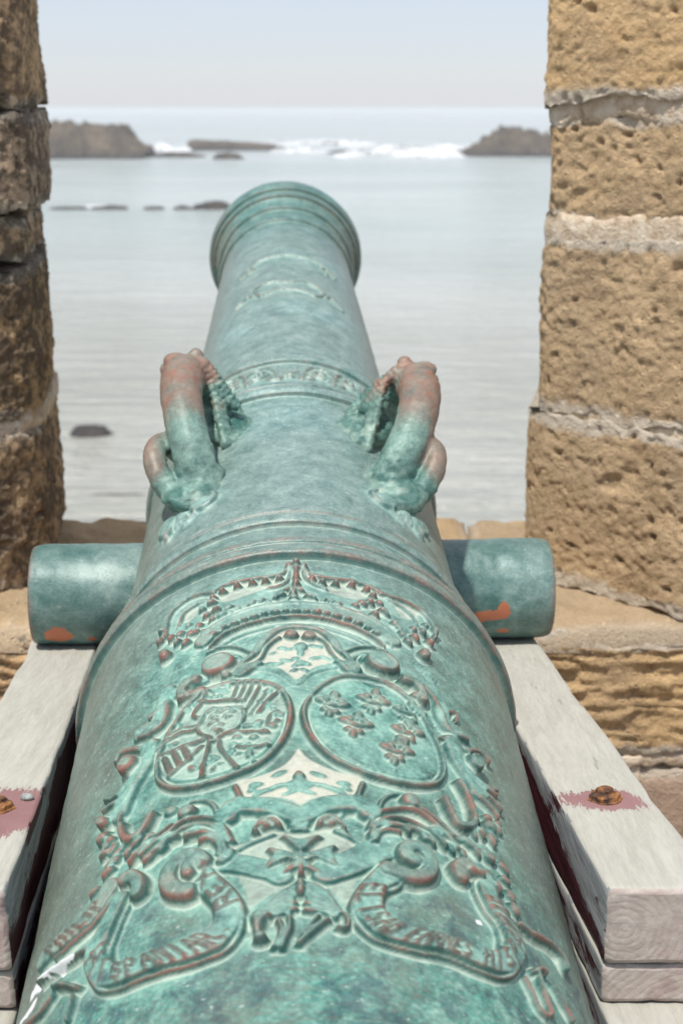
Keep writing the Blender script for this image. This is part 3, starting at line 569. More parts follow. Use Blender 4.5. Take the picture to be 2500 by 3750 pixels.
# relief of the royal arms: strokes, bosses and panels as (metres along the barrel, radians round it)
RELIEF = [
["P","crown",1,2.5,0,0,4,[[-0.1245,-0.5787],[-0.0713,-0.5836],[-0.0614,-0.4937],[-0.0694,-0.3835],[-0.0566,-0.2821],[-0.0605,-0.1622],[-0.0612,-0.0649],[-0.0398,-0.0255],[-0.0402,0.0331],[-0.0649,0.0701],[-0.0647,0.1773],[-0.0625,0.2876],[-0.0745,0.3883],[-0.0708,0.51],[-0.0815,0.5995],[-0.1185,0.6187],[-0.1457,0.5482],[-0.1568,0.4466],[-0.182,0.3877],[-0.1984,0.3438],[-0.1755,0.2538],[-0.1626,0.1626],[-0.1562,0.0711],[-0.1532,-0.0112],[-0.154,-0.103],[-0.1605,-0.1955],[-0.1681,-0.2796],[-0.183,-0.3448],[-0.1862,-0.3833],[-0.1603,-0.4183],[-0.1524,-0.5037]]],
["P","crown",1,0.3,0.55,0,3,[[-0.0913,-0.3314],[-0.0764,-0.2723],[-0.0769,-0.1728],[-0.078,-0.0754],[-0.0893,-0.09],[-0.0986,-0.1718],[-0.106,-0.2593],[-0.1045,-0.3144]]],
["P","crown",1,0.3,0.55,0,3,[[-0.1101,-0.5253],[-0.0899,-0.5002],[-0.0822,-0.4381],[-0.0968,-0.4265],[-0.114,-0.4368],[-0.1208,-0.4783]]],
["P","crown",1,0.3,0.55,0,3,[[-0.0792,0.0741],[-0.076,0.177],[-0.0757,0.277],[-0.0866,0.3359],[-0.11,0.2598],[-0.1104,0.1718],[-0.0962,0.087]]],
["P","crown",1,0.3,0.55,0,3,[[-0.0766,0.4125],[-0.0746,0.4904],[-0.0885,0.5367],[-0.1101,0.5224],[-0.1227,0.4624],[-0.1092,0.4239]]],
["S","crown",7,9,0,0,2.0,[[-0.1355,-0.5683],[-0.1042,-0.5713],[-0.0833,-0.547],[-0.0736,-0.4908],[-0.0733,-0.4195],[-0.0832,-0.3512]]],
["S","crown",6,9,0,0,2.0,[[-0.0799,-0.3518],[-0.0717,-0.303],[-0.0705,-0.2249],[-0.0724,-0.1388],[-0.0709,-0.0728],[-0.0567,-0.0301]]],
["S","crown",6,9,0,0,2.0,[[-0.0573,0.0266],[-0.0734,0.0678],[-0.0782,0.1521],[-0.0759,0.2388],[-0.0808,0.3114],[-0.0888,0.3646]]],
["S","crown",7,9,0,0,2.0,[[-0.0905,0.354],[-0.0871,0.4692],[-0.0922,0.55],[-0.1108,0.5913],[-0.1399,0.5976]]],
["S","crown",5,7,0,0,2.0,[[-0.1292,-0.5111],[-0.1023,-0.4943],[-0.0917,-0.4402],[-0.0925,-0.383]]],
["S","crown",5,7,0,0,2.0,[[-0.0971,0.3855],[-0.1005,0.4523],[-0.1138,0.5014],[-0.1296,0.5117]]],
["S","crown",5,8,0,0,2.0,[[-0.0635,-0.0257],[-0.0826,-0.0376],[-0.095,-0.0733],[-0.0994,-0.1199]]],
["S","crown",5,8,0,0,2.0,[[-0.0639,0.0262],[-0.0832,0.0437],[-0.0958,0.0847],[-0.1012,0.1214]]],
["B","pearl",7,7,14,0,[-0.0947,-0.3545]],
["B","pearl",7,7,14,0,[-0.0855,-0.3149]],
["B","pearl",7,7,14,0,[-0.0809,-0.2511]],
["B","pearl",7,7,14,0,[-0.0814,-0.187]],
["B","pearl",7,7,14,0,[-0.082,-0.1313]],
["B","pearl",7,7,14,0,[-0.0807,-0.0715]],
["B","pearl",7,7,14,0,[-0.0888,0.1066]],
["B","pearl",7,7,14,0,[-0.0882,0.162]],
["B","pearl",7,7,14,0,[-0.0857,0.2308]],
["B","pearl",7,7,14,0,[-0.0904,0.2938]],
["B","pearl",7,7,14,0,[-0.1,0.3206]],
["B","pearl",7,7,14,0,[-0.0831,0.0658]],
["S","crown",7,12,0,0,2.0,[[-0.0624,-0.0019],[-0.0901,-0.006],[-0.1222,-0.0138]]],
["B","crown_cross",7.5,8,14,0,[-0.053,-0.0321]],
["B","crown_cross",7.5,8,14,0,[-0.0421,-0.0009]],
["B","crown_cross",7.5,8,14,0,[-0.0536,0.0311]],
["B","crown_cross",7.5,8,14,0,[-0.0603,-0.0018]],
["S","crown_cross",4,10,0,0,2.0,[[-0.0697,-0.0304],[-0.0559,-0.0205],[-0.0505,-0.0014],[-0.0562,0.0172],[-0.0702,0.0304]]],
["B","pearl",7,7,16,0,[-0.0805,-0.0027]],
["B","pearl",7,7,16,0,[-0.0943,-0.0033]],
["B","pearl",7,7,16,0,[-0.1199,-0.0179]],
["B","leaf",9,6,11,0.4,[-0.1202,-0.0636]],
["B","leaf",9,6,11,0.9,[-0.1245,-0.0854]],
["B","leaf",9,6,11,-0.4,[-0.1237,0.0467]],
["B","leaf",9,6,11,-0.9,[-0.1281,0.0644]],
["B","leaf",9,6,11,0,[-0.1284,-0.0141]],
["B","leaf",9,6,11,0.5,[-0.1093,-0.0406]],
["B","leaf",9,6,11,-0.5,[-0.1112,0.0139]],
["F","crown",13,6,0,0,2.0,[[-0.1809,-0.3867],[-0.1657,-0.3379],[-0.1534,-0.2491],[-0.1468,-0.1567],[-0.1448,-0.0743],[-0.1446,-0.0061],[-0.1469,0.0802],[-0.1524,0.1712],[-0.161,0.2629],[-0.1718,0.327],[-0.1872,0.3809]]],
["S","crown",4.5,11,0,0,2.0,[[-0.2044,-0.3534],[-0.188,-0.3049],[-0.1795,-0.242],[-0.1722,-0.1527],[-0.1686,-0.0643],[-0.1682,0.015],[-0.1707,0.0942],[-0.1778,0.1733],[-0.1878,0.2526],[-0.1985,0.305],[-0.2123,0.3403]]],
["S","crown",4,9.5,0,0,2.0,[[-0.1747,-0.3893],[-0.1588,-0.3391],[-0.1471,-0.2464],[-0.1413,-0.1548],[-0.14,-0.0102],[-0.1419,0.116],[-0.1469,0.2067],[-0.1547,0.289],[-0.1721,0.3753]]],
["B","bead",9,6,11,0,[-0.177,-0.3438]],
["B","bead",7,5,11,0,[-0.1684,-0.2982]],
["B","bead",9,6,11,0,[-0.1652,-0.257]],
["B","bead",7,5,11,0,[-0.1616,-0.2163]],
["B","bead",9,6,11,0,[-0.1592,-0.1757]],
["B","bead",7,5,11,0,[-0.157,-0.1354]],
["B","bead",9,6,11,0,[-0.1557,-0.0908]],
["B","bead",7,5,11,0,[-0.155,-0.0481]],
["B","bead",9,6,11,0,[-0.1549,-0.0063]],
["B","bead",7,5,11,0,[-0.1559,0.0353]],
["B","bead",9,6,11,0,[-0.1572,0.0779]],
["B","bead",7,5,11,0,[-0.1597,0.1177]],
["B","bead",9,6,11,0,[-0.1629,0.1576]],
["B","bead",7,5,11,0,[-0.167,0.2021]],
["B","bead",9,6,11,0,[-0.1721,0.2421]],
["B","bead",7,5,11,0,[-0.1779,0.2822]],
["B","bead",9,6,11,0,[-0.1846,0.3177]],
["S","crown",5,5,0,0,2.0,[[-0.2109,-0.3418],[-0.197,-0.2736],[-0.1879,-0.1919],[-0.183,-0.1018],[-0.1822,-0.0079],[-0.1853,0.0857],[-0.1947,0.1835],[-0.2066,0.2543],[-0.2192,0.3162]]],
["B","leaf",10,7.0,12,0.5,[-0.1065,-0.3603]],
["B","leaf",9,6.3,15,0.5,[-0.1313,-0.3313]],
["B","leaf",10,7.0,12,0.5,[-0.1334,-0.3725]],
["B","leaf",11,7.699999999999999,11,0.5,[-0.1426,-0.309]],
["B","leaf",11,7.699999999999999,9,0.5,[-0.1278,-0.2847]],
["B","leaf",9,6.3,8,0.5,[-0.1337,-0.2443]],
["B","leaf",9,6.3,10,0.5,[-0.1449,-0.3482]],
["B","leaf",8,5.6,10,0.5,[-0.1138,-0.3998]],
["B","leaf",8,5.6,8,0.5,[-0.1392,-0.2768]],
["B","leaf",10,7.0,11,-0.5,[-0.1274,0.267]],
["B","leaf",9,6.3,14,-0.5,[-0.1228,0.299]],
["B","leaf",10,7.0,12,-0.5,[-0.1187,0.3408]],
["B","leaf",10,7.0,12,-0.5,[-0.1323,0.3538]],
["B","leaf",9,6.3,13,-0.5,[-0.1464,0.3154]],
["B","leaf",8,5.6,10,-0.5,[-0.1362,0.3682]],
["B","leaf",8,5.6,9,-0.5,[-0.1327,0.2376]],
["B","leaf",8,5,8,0.8,[-0.1263,-0.1795]],
["B","leaf",8,5,8,0.8,[-0.1251,-0.1452]],
["B","leaf",8,5,8,0.8,[-0.1322,-0.1193]],
["B","leaf",8,5,8,0.8,[-0.1308,-0.2071]],
["B","leaf",8,5,8,0.8,[-0.1284,0.109]],
["B","leaf",8,5,8,0.8,[-0.1309,0.1409]],
["B","leaf",8,5,8,0.8,[-0.1342,0.1681]],
["B","leaf",8,6.0,10,0.9,[-0.1167,-0.5967]],
["B","leaf",9,6.75,11,0.9,[-0.14,-0.5955]],
["B","leaf",10,7.5,10,0.9,[-0.1498,-0.4942]],
["B","leaf",10,7.5,9,0.9,[-0.159,-0.4457]],
["B","leaf",9,6.75,9,0.9,[-0.1629,-0.5064]],
["B","leaf",9,6.75,10,0.9,[-0.1491,-0.4081]],
["B","leaf",10,7.5,9,0.9,[-0.1721,-0.465]],
["B","leaf",9,6.75,10,0.9,[-0.1471,-0.5373]],
["B","leaf",8,6.0,9,0.9,[-0.1593,-0.4196]],
["B","leaf",8,6.0,8,0.9,[-0.1355,-0.46]],
["B","leaf",7,5.25,9,0.9,[-0.1649,-0.385]],
["B","leaf",10,7.5,13,-0.9,[-0.1288,0.5962]],
["B","leaf",9,6.75,12,-0.9,[-0.16,0.5624]],
["B","leaf",10,7.5,10,-0.9,[-0.1631,0.4929]],
["B","leaf",10,7.5,9,-0.9,[-0.1791,0.4561]],
["B","leaf",10,7.5,9,-0.9,[-0.169,0.4313]],
["B","leaf",9,6.75,11,-0.9,[-0.1448,0.5319]],
["B","leaf",9,6.75,10,-0.9,[-0.1521,0.4001]],
["B","leaf",9,6.75,9,-0.9,[-0.1587,0.4196]],
["B","leaf",8,6.0,9,-0.9,[-0.1445,0.4913]],
["B","leaf",8,6.0,10,-0.9,[-0.1232,0.5574]],
["B","pendant_drop",11,15,16,0.3,[-0.181,-0.5561]],
["B","pendant_drop",11,15,16,-0.3,[-0.1952,0.522]],
["S","crown",3,5,0,0,2.0,[[-0.1937,-0.3878],[-0.1848,-0.37]]],
["S","crown",3,5,0,0,2.0,[[-0.2017,0.3781],[-0.1904,0.3571]]],
["S","crown",1.8,6.5,0,0,2.0,[[-0.185,-0.3891],[-0.1698,-0.3704]]],
["S","crown",1.8,6.5,0,0,2.0,[[-0.1891,0.3942],[-0.1754,0.3738]]],
["S","crown",1.8,6.5,0,0,2.0,[[-0.1818,-0.3828],[-0.167,-0.364]]],
["S","crown",1.8,6.5,0,0,2.0,[[-0.1861,0.3863],[-0.1727,0.3658]]],
["S","crown",1.8,6.5,0,0,2.0,[[-0.1785,-0.3766],[-0.1641,-0.3577]]],
["S","crown",1.8,6.5,0,0,2.0,[[-0.183,0.3785],[-0.17,0.3578]]],
["S","crown",1.8,6.5,0,0,2.0,[[-0.1752,-0.3704],[-0.1612,-0.3514]]],
["S","crown",1.8,6.5,0,0,2.0,[[-0.1798,0.3706],[-0.1672,0.3498]]],
["S","crown",1.8,6.5,0,0,2.0,[[-0.1719,-0.3642],[-0.1583,-0.3451]]],
["S","crown",1.8,6.5,0,0,2.0,[[-0.1766,0.3627],[-0.1644,0.3418]]],
["S","scrollwork",4,8,0,0,2.0,[[-0.2113,-0.3658],[-0.209,-0.3149],[-0.2137,-0.2596],[-0.2274,-0.2049],[-0.2406,-0.1735]]],
["S","scrollwork",3.5,6,0,0,2.0,[[-0.2274,-0.2692],[-0.2336,-0.2371],[-0.2466,-0.2227],[-0.2584,-0.2393]]],
["S","scrollwork",3,5,0,0,2.0,[[-0.2417,-0.1886],[-0.2451,-0.2237],[-0.2583,-0.2051]]],
["S","scrollwork",4,8,0,0,2.0,[[-0.2191,0.3545],[-0.2157,0.3043],[-0.2193,0.2488],[-0.2319,0.193],[-0.2444,0.1604]]],
["S","scrollwork",3.5,6,0,0,2.0,[[-0.2333,0.2567],[-0.2388,0.2243],[-0.2517,0.2085],[-0.264,0.2238]]],
["S","scrollwork",3,5,0,0,2.0,[[-0.2459,0.1751],[-0.2501,0.2096],[-0.263,0.1897]]],
["F","panel_frame",13,6,0,0,2.0,[[-0.2658,-0.2211],[-0.243,-0.153],[-0.2154,-0.1188],[-0.1996,-0.073],[-0.1956,-0.0041],[-0.201,0.0661],[-0.2141,0.1088],[-0.2363,0.1366],[-0.2662,0.1972]]],
["P","panel_upper",1,0,1,0,2.5,[[-0.1953,-0.0675],[-0.192,-0.0041],[-0.1964,0.0679],[-0.2089,0.1009],[-0.2302,0.1315],[-0.2526,0.1817],[-0.2578,0.1102],[-0.2694,0.0455],[-0.2871,0.0013],[-0.2895,-0.0176],[-0.2803,-0.0387],[-0.2657,-0.0772],[-0.2551,-0.1384],[-0.2538,-0.2094],[-0.2373,-0.1523],[-0.2147,-0.1198]]],
["S","panel_frame",4.5,12,0,0,2.0,[[-0.2739,-0.2087],[-0.2499,-0.1492],[-0.2256,-0.1193],[-0.2095,-0.0731]]],
["S","panel_frame",4.5,12,0,0,2.0,[[-0.2105,0.0639],[-0.2208,0.1014],[-0.2449,0.13],[-0.2752,0.1829]]],
["S","panel_frame",3,7,0,0,2.0,[[-0.2664,-0.203],[-0.2671,-0.1344],[-0.2779,-0.0752],[-0.2924,-0.0379],[-0.3015,-0.0176],[-0.2991,0.0031],[-0.2816,0.0434],[-0.2702,0.106],[-0.2648,0.1751]]],
["K","panel_knob",13,12,13,0,[-0.2063,-0.0283]],
["K","panel_knob",13,12,13,0,[-0.2096,0.0415]],
["B","panel_leaf_upper",10.35,12.649999999999999,6,0,[-0.2273,0.0073]],
["B","panel_leaf_upper",5.75,10.35,5,0,[-0.2397,0.0066]],
["B","panel_leaf_upper",9.2,8.049999999999999,5,0,[-0.2608,0.0054]],
["B","panel_leaf_upper",8.049999999999999,5.75,4,0.6,[-0.2645,-0.0145]],
["B","panel_leaf_upper",8.049999999999999,5.75,4,-0.6,[-0.262,0.0284]],
["B","panel_leaf_upper",11.5,4.6,4,0.3,[-0.2507,0.0619]],
["B","panel_leaf_upper",10.35,4.6,4,-0.3,[-0.2485,0.095]],
["B","panel_leaf_upper",11.5,4.6,4,-0.3,[-0.2537,-0.0501]],
["B","panel_leaf_upper",9.2,4.6,4,0.2,[-0.2598,-0.0802]],
["B","panel_leaf_upper",8.049999999999999,5.75,3.5,0,[-0.2288,-0.067]],
["B","panel_leaf_upper",9.2,4.6,3.5,0.5,[-0.2321,-0.0365]],
["B","panel_leaf_upper",9.2,5.75,3.5,-0.5,[-0.2255,0.0556]],
["B","panel_leaf_upper",6.8999999999999995,5.75,3.5,0,[-0.2273,0.08]],
["B","panel_leaf_upper",6.8999999999999995,5.75,4,0,[-0.2509,-0.0138]],
["B","panel_leaf_upper",9.2,4.0249999999999995,3,0,[-0.2568,-0.1108]],
["B","panel_leaf_upper",10.35,4.0249999999999995,3,0,[-0.2525,0.1271]],
["B","panel_leaf_upper",8.049999999999999,4.6,4,0.4,[-0.2742,-0.0209]],
["B","panel_leaf_upper",8.049999999999999,4.6,4,-0.4,[-0.2737,0.0173]],
["B","panel_leaf_upper",8.049999999999999,4.6,3,0.6,[-0.2381,-0.1022]],
["P","oval_left",1,2.5,0.28,1,2.0,[[-0.2873,-0.1631],[-0.2958,-0.1136],[-0.3117,-0.0745],[-0.3349,-0.0571],[-0.3577,-0.0576],[-0.3829,-0.0767],[-0.4063,-0.1135],[-0.4216,-0.1644],[-0.4309,-0.2299],[-0.4344,-0.3043],[-0.4328,-0.3816],[-0.4236,-0.456],[-0.4075,-0.5094],[-0.3891,-0.5327],[-0.3674,-0.5343],[-0.342,-0.5151],[-0.3168,-0.48],[-0.2949,-0.4349],[-0.2813,-0.3767],[-0.2777,-0.3026],[-0.2809,-0.228]]],
["P","oval_right",1,3.5,0,1,2.0,[[-0.2822,0.1623],[-0.2948,0.1129],[-0.3142,0.0655],[-0.3372,0.0335],[-0.36,0.0317],[-0.3849,0.0519],[-0.4085,0.0927],[-0.4239,0.1416],[-0.4346,0.2113],[-0.4393,0.2846],[-0.439,0.3611],[-0.4316,0.4353],[-0.4162,0.4933],[-0.3949,0.5227],[-0.3701,0.525],[-0.3473,0.508],[-0.3194,0.4773],[-0.2958,0.4308],[-0.2791,0.3613],[-0.2748,0.2779],[-0.277,0.2117]]],
["S","oval_left",7.2,14,0,1,2.0,[[-0.2981,-0.1463],[-0.3069,-0.0959],[-0.3235,-0.0561],[-0.3481,-0.0386],[-0.3724,-0.0394],[-0.3992,-0.0591],[-0.4242,-0.0968],[-0.4408,-0.1485],[-0.451,-0.215],[-0.4551,-0.2902],[-0.4539,-0.3682],[-0.4447,-0.4433],[-0.428,-0.4973],[-0.4087,-0.521],[-0.3858,-0.5228],[-0.3587,-0.5037],[-0.3317,-0.4685],[-0.3081,-0.4228],[-0.2932,-0.3638],[-0.2889,-0.2884],[-0.2918,-0.2125]]],
["S","oval_right",7.2,14,0,1,2.0,[[-0.2911,0.146],[-0.3043,0.0954],[-0.3246,0.0469],[-0.3489,0.0144],[-0.3732,0.0128],[-0.3998,0.0338],[-0.4251,0.0756],[-0.4417,0.1256],[-0.4535,0.1966],[-0.4589,0.271],[-0.459,0.3487],[-0.4516,0.4239],[-0.4356,0.4828],[-0.4133,0.5129],[-0.387,0.5156],[-0.3627,0.4985],[-0.3328,0.4675],[-0.3074,0.4204],[-0.2891,0.3495],[-0.284,0.2642],[-0.286,0.1964]]],
["S","oval_left",3,7,0,1,2.0,[[-0.2953,-0.162],[-0.3037,-0.1144],[-0.3192,-0.0766],[-0.342,-0.0599],[-0.3643,-0.0603],[-0.3889,-0.0786],[-0.4117,-0.1141],[-0.4268,-0.1631],[-0.4359,-0.2262],[-0.4395,-0.2978],[-0.4382,-0.3721],[-0.4295,-0.4433],[-0.4141,-0.4942],[-0.3963,-0.5162],[-0.3751,-0.5177],[-0.3501,-0.4994],[-0.3253,-0.4659],[-0.3036,-0.4228],[-0.29,-0.3671],[-0.2862,-0.2961],[-0.2892,-0.2244]]],
["S","oval_right",3,6,0,1,2.0,[[-0.2874,0.1621],[-0.2998,0.114],[-0.3188,0.0678],[-0.3414,0.0367],[-0.3638,0.0349],[-0.3882,0.0545],[-0.4113,0.0941],[-0.4264,0.1417],[-0.4369,0.2096],[-0.4417,0.2808],[-0.4415,0.355],[-0.4344,0.4269],[-0.4195,0.4828],[-0.3989,0.5111],[-0.3745,0.5133],[-0.3521,0.4968],[-0.3246,0.4672],[-0.3013,0.4223],[-0.2847,0.3551],[-0.2803,0.2743],[-0.2824,0.21]]],
["F","quartering",2.2,6,0,0,2.0,[[-0.3063,-0.3837],[-0.3178,-0.2936],[-0.325,-0.2163]]],
["F","quartering",2.2,6,0,0,2.0,[[-0.2879,-0.3492],[-0.3088,-0.3652],[-0.3265,-0.3977],[-0.3379,-0.3776]]],
["F","quartering",2.4,7,0,0,2.0,[[-0.3791,-0.3226],[-0.4012,-0.329],[-0.4292,-0.3423],[-0.439,-0.3447]]],
["F","quartering",2.4,6,0,0,2.0,[[-0.3797,-0.2772],[-0.3827,-0.2116],[-0.3898,-0.1157]]],
["F","quartering",1.8,5.5,0,0,2.0,[[-0.323,-0.2558],[-0.2858,-0.2251]]],
["F","quartering",1.8,5.5,0,0,2.0,[[-0.3257,-0.2311],[-0.2887,-0.196]]],
["F","quartering",1.8,5.5,0,0,2.0,[[-0.3281,-0.2068],[-0.2912,-0.1673]]],
["F","quartering",1.8,5.5,0,0,2.0,[[-0.3304,-0.1806],[-0.2934,-0.1365]]],
["F","quartering",1.8,5,0,0,2.0,[[-0.3498,-0.2085],[-0.3283,-0.1735],[-0.2967,-0.1413]]],
["F","quartering",1.8,5,0,0,2.0,[[-0.3552,-0.1851],[-0.3306,-0.1419],[-0.3111,-0.1175]]],
["F","quartering",3.0,5.5,0,0,2.0,[[-0.3513,-0.1491],[-0.3292,-0.1088],[-0.3181,-0.076]]],
["K","quartering",8,7,7.5,0,[-0.3694,-0.1473]],
["K","quartering",8,7,7.5,0,[-0.3728,-0.1911]],
["K","quartering",8,7,7.5,0,[-0.3891,-0.2259]],
["K","quartering",8,7,7.5,0,[-0.3943,-0.166]],
["K","quartering",8,7,7.5,0,[-0.3863,-0.1309]],
["K","quartering",8,7,7.5,0,[-0.379,-0.0995]],
["F","quartering",2.2,5.5,0,0,2.0,[[-0.3699,-0.5353],[-0.3509,-0.4937],[-0.3467,-0.4302],[-0.3519,-0.3669]]],
["F","quartering",3.2,5.5,0,0,2.0,[[-0.3823,-0.5219],[-0.3799,-0.4492],[-0.3801,-0.3702],[-0.3778,-0.3323]]],
["F","quartering",3,5.5,0,0,2.0,[[-0.3594,-0.5006],[-0.3537,-0.4467],[-0.3573,-0.3834]]],
["F","quartering",2.2,5.5,0,0,2.0,[[-0.4212,-0.4739],[-0.4066,-0.4077],[-0.3886,-0.3516]]],
["F","quartering",3.6,6,0,0,2.0,[[-0.3885,-0.4967],[-0.414,-0.4661]]],
["F","quartering",3.6,6,0,0,2.0,[[-0.3839,-0.4598],[-0.409,-0.4305]]],
["F","quartering",3.6,6,0,0,2.0,[[-0.3804,-0.4251],[-0.4051,-0.3969]]],
["F","quartering",2.2,5.5,0,0,2.0,[[-0.3834,-0.2896],[-0.4014,-0.2831],[-0.424,-0.2482],[-0.4374,-0.2232]]],
["F","quartering",2.4,5.5,0,0,2.0,[[-0.4102,-0.1156],[-0.4117,-0.1781],[-0.4056,-0.2261]]],
["F","quartering",2.2,5,0,0,2.0,[[-0.3546,-0.0764],[-0.3574,-0.1046],[-0.3767,-0.1164],[-0.3707,-0.0766]]],
["B","charge",7.800696369503287,3.6181240845029787,6.452487411415408,-0.37054024686818243,[-0.2937,-0.3299]],
["B","charge",7.306654224450325,3.0792445058304456,6.243270548375313,-0.06853942848238104,[-0.3046,-0.3351]],
["B","charge",6.006736972052946,4.062314748070928,6.468305999862243,1.2870791632962586,[-0.2955,-0.3043]],
["B","charge",5.121924050166934,3.7741625869512765,5.909729491129485,-1.0998127336449206,[-0.3028,-0.3504]],
["B","charge",6.242536595748811,3.5897917343297836,5.500452378697492,-0.8286865596653521,[-0.3042,-0.3543]],
["B","charge",6.327304507740067,3.8258734783440453,6.378214106848017,1.2893240859242008,[-0.3062,-0.3229]],
["B","charge",6.221038496143668,3.8812813838936417,5.452077820950803,-0.12025196175455521,[-0.3057,-0.3431]],
["B","charge",5.766352709656682,3.07316771111404,4.942703319711574,-0.3531245214156624,[-0.2975,-0.3513]],
["B","charge",7.088156350972653,2.8671488594900327,6.330114402480345,-0.6721852273044794,[-0.2817,-0.2557]],
["B","charge",5.816433346126737,3.356869950258929,6.444879335422511,-0.3149684692195953,[-0.2875,-0.2408]],
["B","charge",5.575752719051625,4.0912766978160615,4.7149431797385635,1.2529272444979593,[-0.2849,-0.2614]],
["B","charge",5.317166940315781,2.9259522408170477,6.07545499691641,0.017679582633019386,[-0.2979,-0.281]],
["B","charge",4.7499637772632575,3.9201397128365016,5.553450911932113,0.43444506990376075,[-0.2825,-0.2469]],
["B","charge",5.796175591006669,3.5988937055897727,5.170964999517032,0.3513442712736663,[-0.2905,-0.2643]],
["B","charge",4.721828672372502,3.1602265616179737,4.64380912154278,-1.1629741717123845,[-0.2744,-0.2678]],
["B","charge",6.836561797124329,3.5797708100688608,5.500659424129722,0.2665948999751957,[-0.2928,-0.2735]],
["B","charge",4.827188972077317,3.0343507634955915,5.88778625406467,0.03191641533103651,[-0.3597,-0.0783]],
["B","charge",5.828909923143865,3.983117907885088,4.865961612093165,-0.2540458709211513,[-0.3622,-0.0803]],
["B","charge",7.674898472573063,4.100063407965087,6.143206773522648,-0.6416008383731675,[-0.3609,-0.0831]],
["B","charge",6.256297909412444,4.237527600320364,5.227556850178127,-0.47578052380873226,[-0.3543,-0.0831]],
["B","charge",7.118261926475564,3.7520435429195205,5.550663785485843,-1.161082334097006,[-0.37,-0.0838]],
["B","charge",7.639170235643276,4.351572370656461,6.166327313336578,0.8122892849614916,[-0.3601,-0.0648]],
["B","charge",4.717865829443241,4.06311255439094,4.66978891397131,1.3894263656866714,[-0.3641,-0.4657]],
["B","charge",5.312261132175324,3.6566157837386593,6.16294633399021,1.0041764390176224,[-0.3731,-0.4812]],
["B","charge",5.871251456934999,4.001146877196407,5.269289466524999,-0.36177782416523385,[-0.3654,-0.482]],
["B","charge",7.244769716864855,2.9064185552327464,6.350152753452456,0.4408414517501231,[-0.3689,-0.4586]],
["B","charge",7.244966077759589,3.805304070294719,6.273207867862482,-0.38713881639148773,[-0.3685,-0.4656]],
["B","charge",5.486079348006507,3.5665142311261624,6.014801769518266,1.410213120665285,[-0.4112,-0.1563]],
["B","charge",6.808973395859164,2.935412202133939,5.751183200066511,1.4952391447924729,[-0.4039,-0.1834]],
["B","charge",6.210070602666392,4.292829568598512,4.539164949865537,1.0185683951784408,[-0.4116,-0.1624]],
["B","charge",5.54401766292317,3.4292019945236505,4.765133242094837,0.7383229868652297,[-0.4077,-0.1702]],
["B","charge",4.932267841991269,3.79611139557787,5.015129137679717,0.2631537658897205,[-0.4079,-0.1829]],
["B","charge",7.614266188183162,3.661463190290183,5.8417170764674005,0.9747281487116903,[-0.4044,-0.1888]],
["B","charge",5.283464194375245,4.256370917465541,5.5075140561935605,0.702238430193177,[-0.2983,-0.3153]],
["B","charge",7.828414990987808,2.9692353005645913,6.240911020827715,-0.8281710133125394,[-0.2981,-0.303]],
["B","charge",6.14012939871776,3.022759668554949,6.11068745951669,0.8863446954796066,[-0.3059,-0.305]],
["B","charge",5.799759010470623,4.216631793778111,5.5210775664320355,1.4808489134313003,[-0.2991,-0.2837]],
["B","charge",6.994161464701307,3.3003310770021104,5.560232811286554,-0.7481694569830323,[-0.2845,-0.3236]],
["B","charge",5.395975549741079,3.2042722009321634,5.750996647449932,-0.5407933314548896,[-0.2845,-0.2878]],
["B","charge",7.432375813019737,3.1940951289852992,6.35300612484408,-1.0144600461454512,[-0.2935,-0.2693]],
["B","charge",7.356539331355975,3.072465668328934,5.001525097646303,0.4282377369834318,[-0.3029,-0.2743]],
["B","charge",6.406649403069444,3.549904170931212,6.294805752746081,-0.1460162212690621,[-0.2961,-0.2991]],
["B","charge",6.896650180209051,3.965483353642213,4.506521173205278,-0.49802458037550346,[-0.2911,-0.2716]],
["B","charge",7.187058583742624,3.987868276333928,6.354643299678892,-1.0751791800355897,[-0.4212,-0.3874]],
["B","charge",7.6324555535398275,4.237526307594403,6.411719932364614,0.2006603524469135,[-0.4253,-0.3448]],
["B","charge",7.437746261996723,3.3217945033914527,6.014494283477562,1.0180817947256333,[-0.4225,-0.3836]],
["B","charge",6.866630429256011,3.1986442088483633,4.603140140037507,1.215458350929464,[-0.4138,-0.3735]],
["B","charge",6.365967919538182,3.9675613637199807,6.350168808411727,0.18194739514032832,[-0.4248,-0.3784]],
["B","charge",7.156191474766618,4.3294120272281775,5.379299018969409,-0.7758740351734663,[-0.4227,-0.3736]],
["B","charge",4.752210796735509,3.569211571589487,6.280887976566797,1.4550430326354369,[-0.4192,-0.3858]],
["B","charge",6.149714269940192,3.4997270793633506,4.646546893902509,-0.1988760596901873,[-0.4201,-0.3903]],
["B","charge",7.221835735973599,4.285158695769734,4.5048018240211505,0.02596072307910946,[-0.4192,-0.3195]],
["B","charge",7.486804679744722,3.3728661718015944,5.939569326577869,0.6967426003253698,[-0.4169,-0.3014]],
["B","charge",6.39089505905581,3.31905223077158,5.979461962589169,0.859466481624386,[-0.4299,-0.3052]],
["B","charge",6.253597147527567,2.9503714696610204,5.856168589606963,1.2559407747814006,[-0.4192,-0.298]],
["B","charge",4.515544915245447,4.327019235414849,5.718441164030269,-0.18878975300853673,[-0.42,-0.3058]],
["B","charge",6.012182617430318,3.6100295400812454,5.534406448581294,-1.064721024871944,[-0.4163,-0.2903]],
["B","charge",7.369417581941301,3.041437023802529,5.833309559658028,-0.195723264489168,[-0.4262,-0.282]],
["B","charge",6.260250484158455,3.9970871757777333,5.120128620440476,0.7097772441680434,[-0.4224,-0.3148]],
["B","charge",6.597938329971033,3.904361188537724,6.284969953203717,-0.0977582423174379,[-0.4122,-0.3106]],
["B","charge",7.629121456029085,2.8925134368749568,5.067304454143598,1.319367429303648,[-0.4164,-0.3151]],
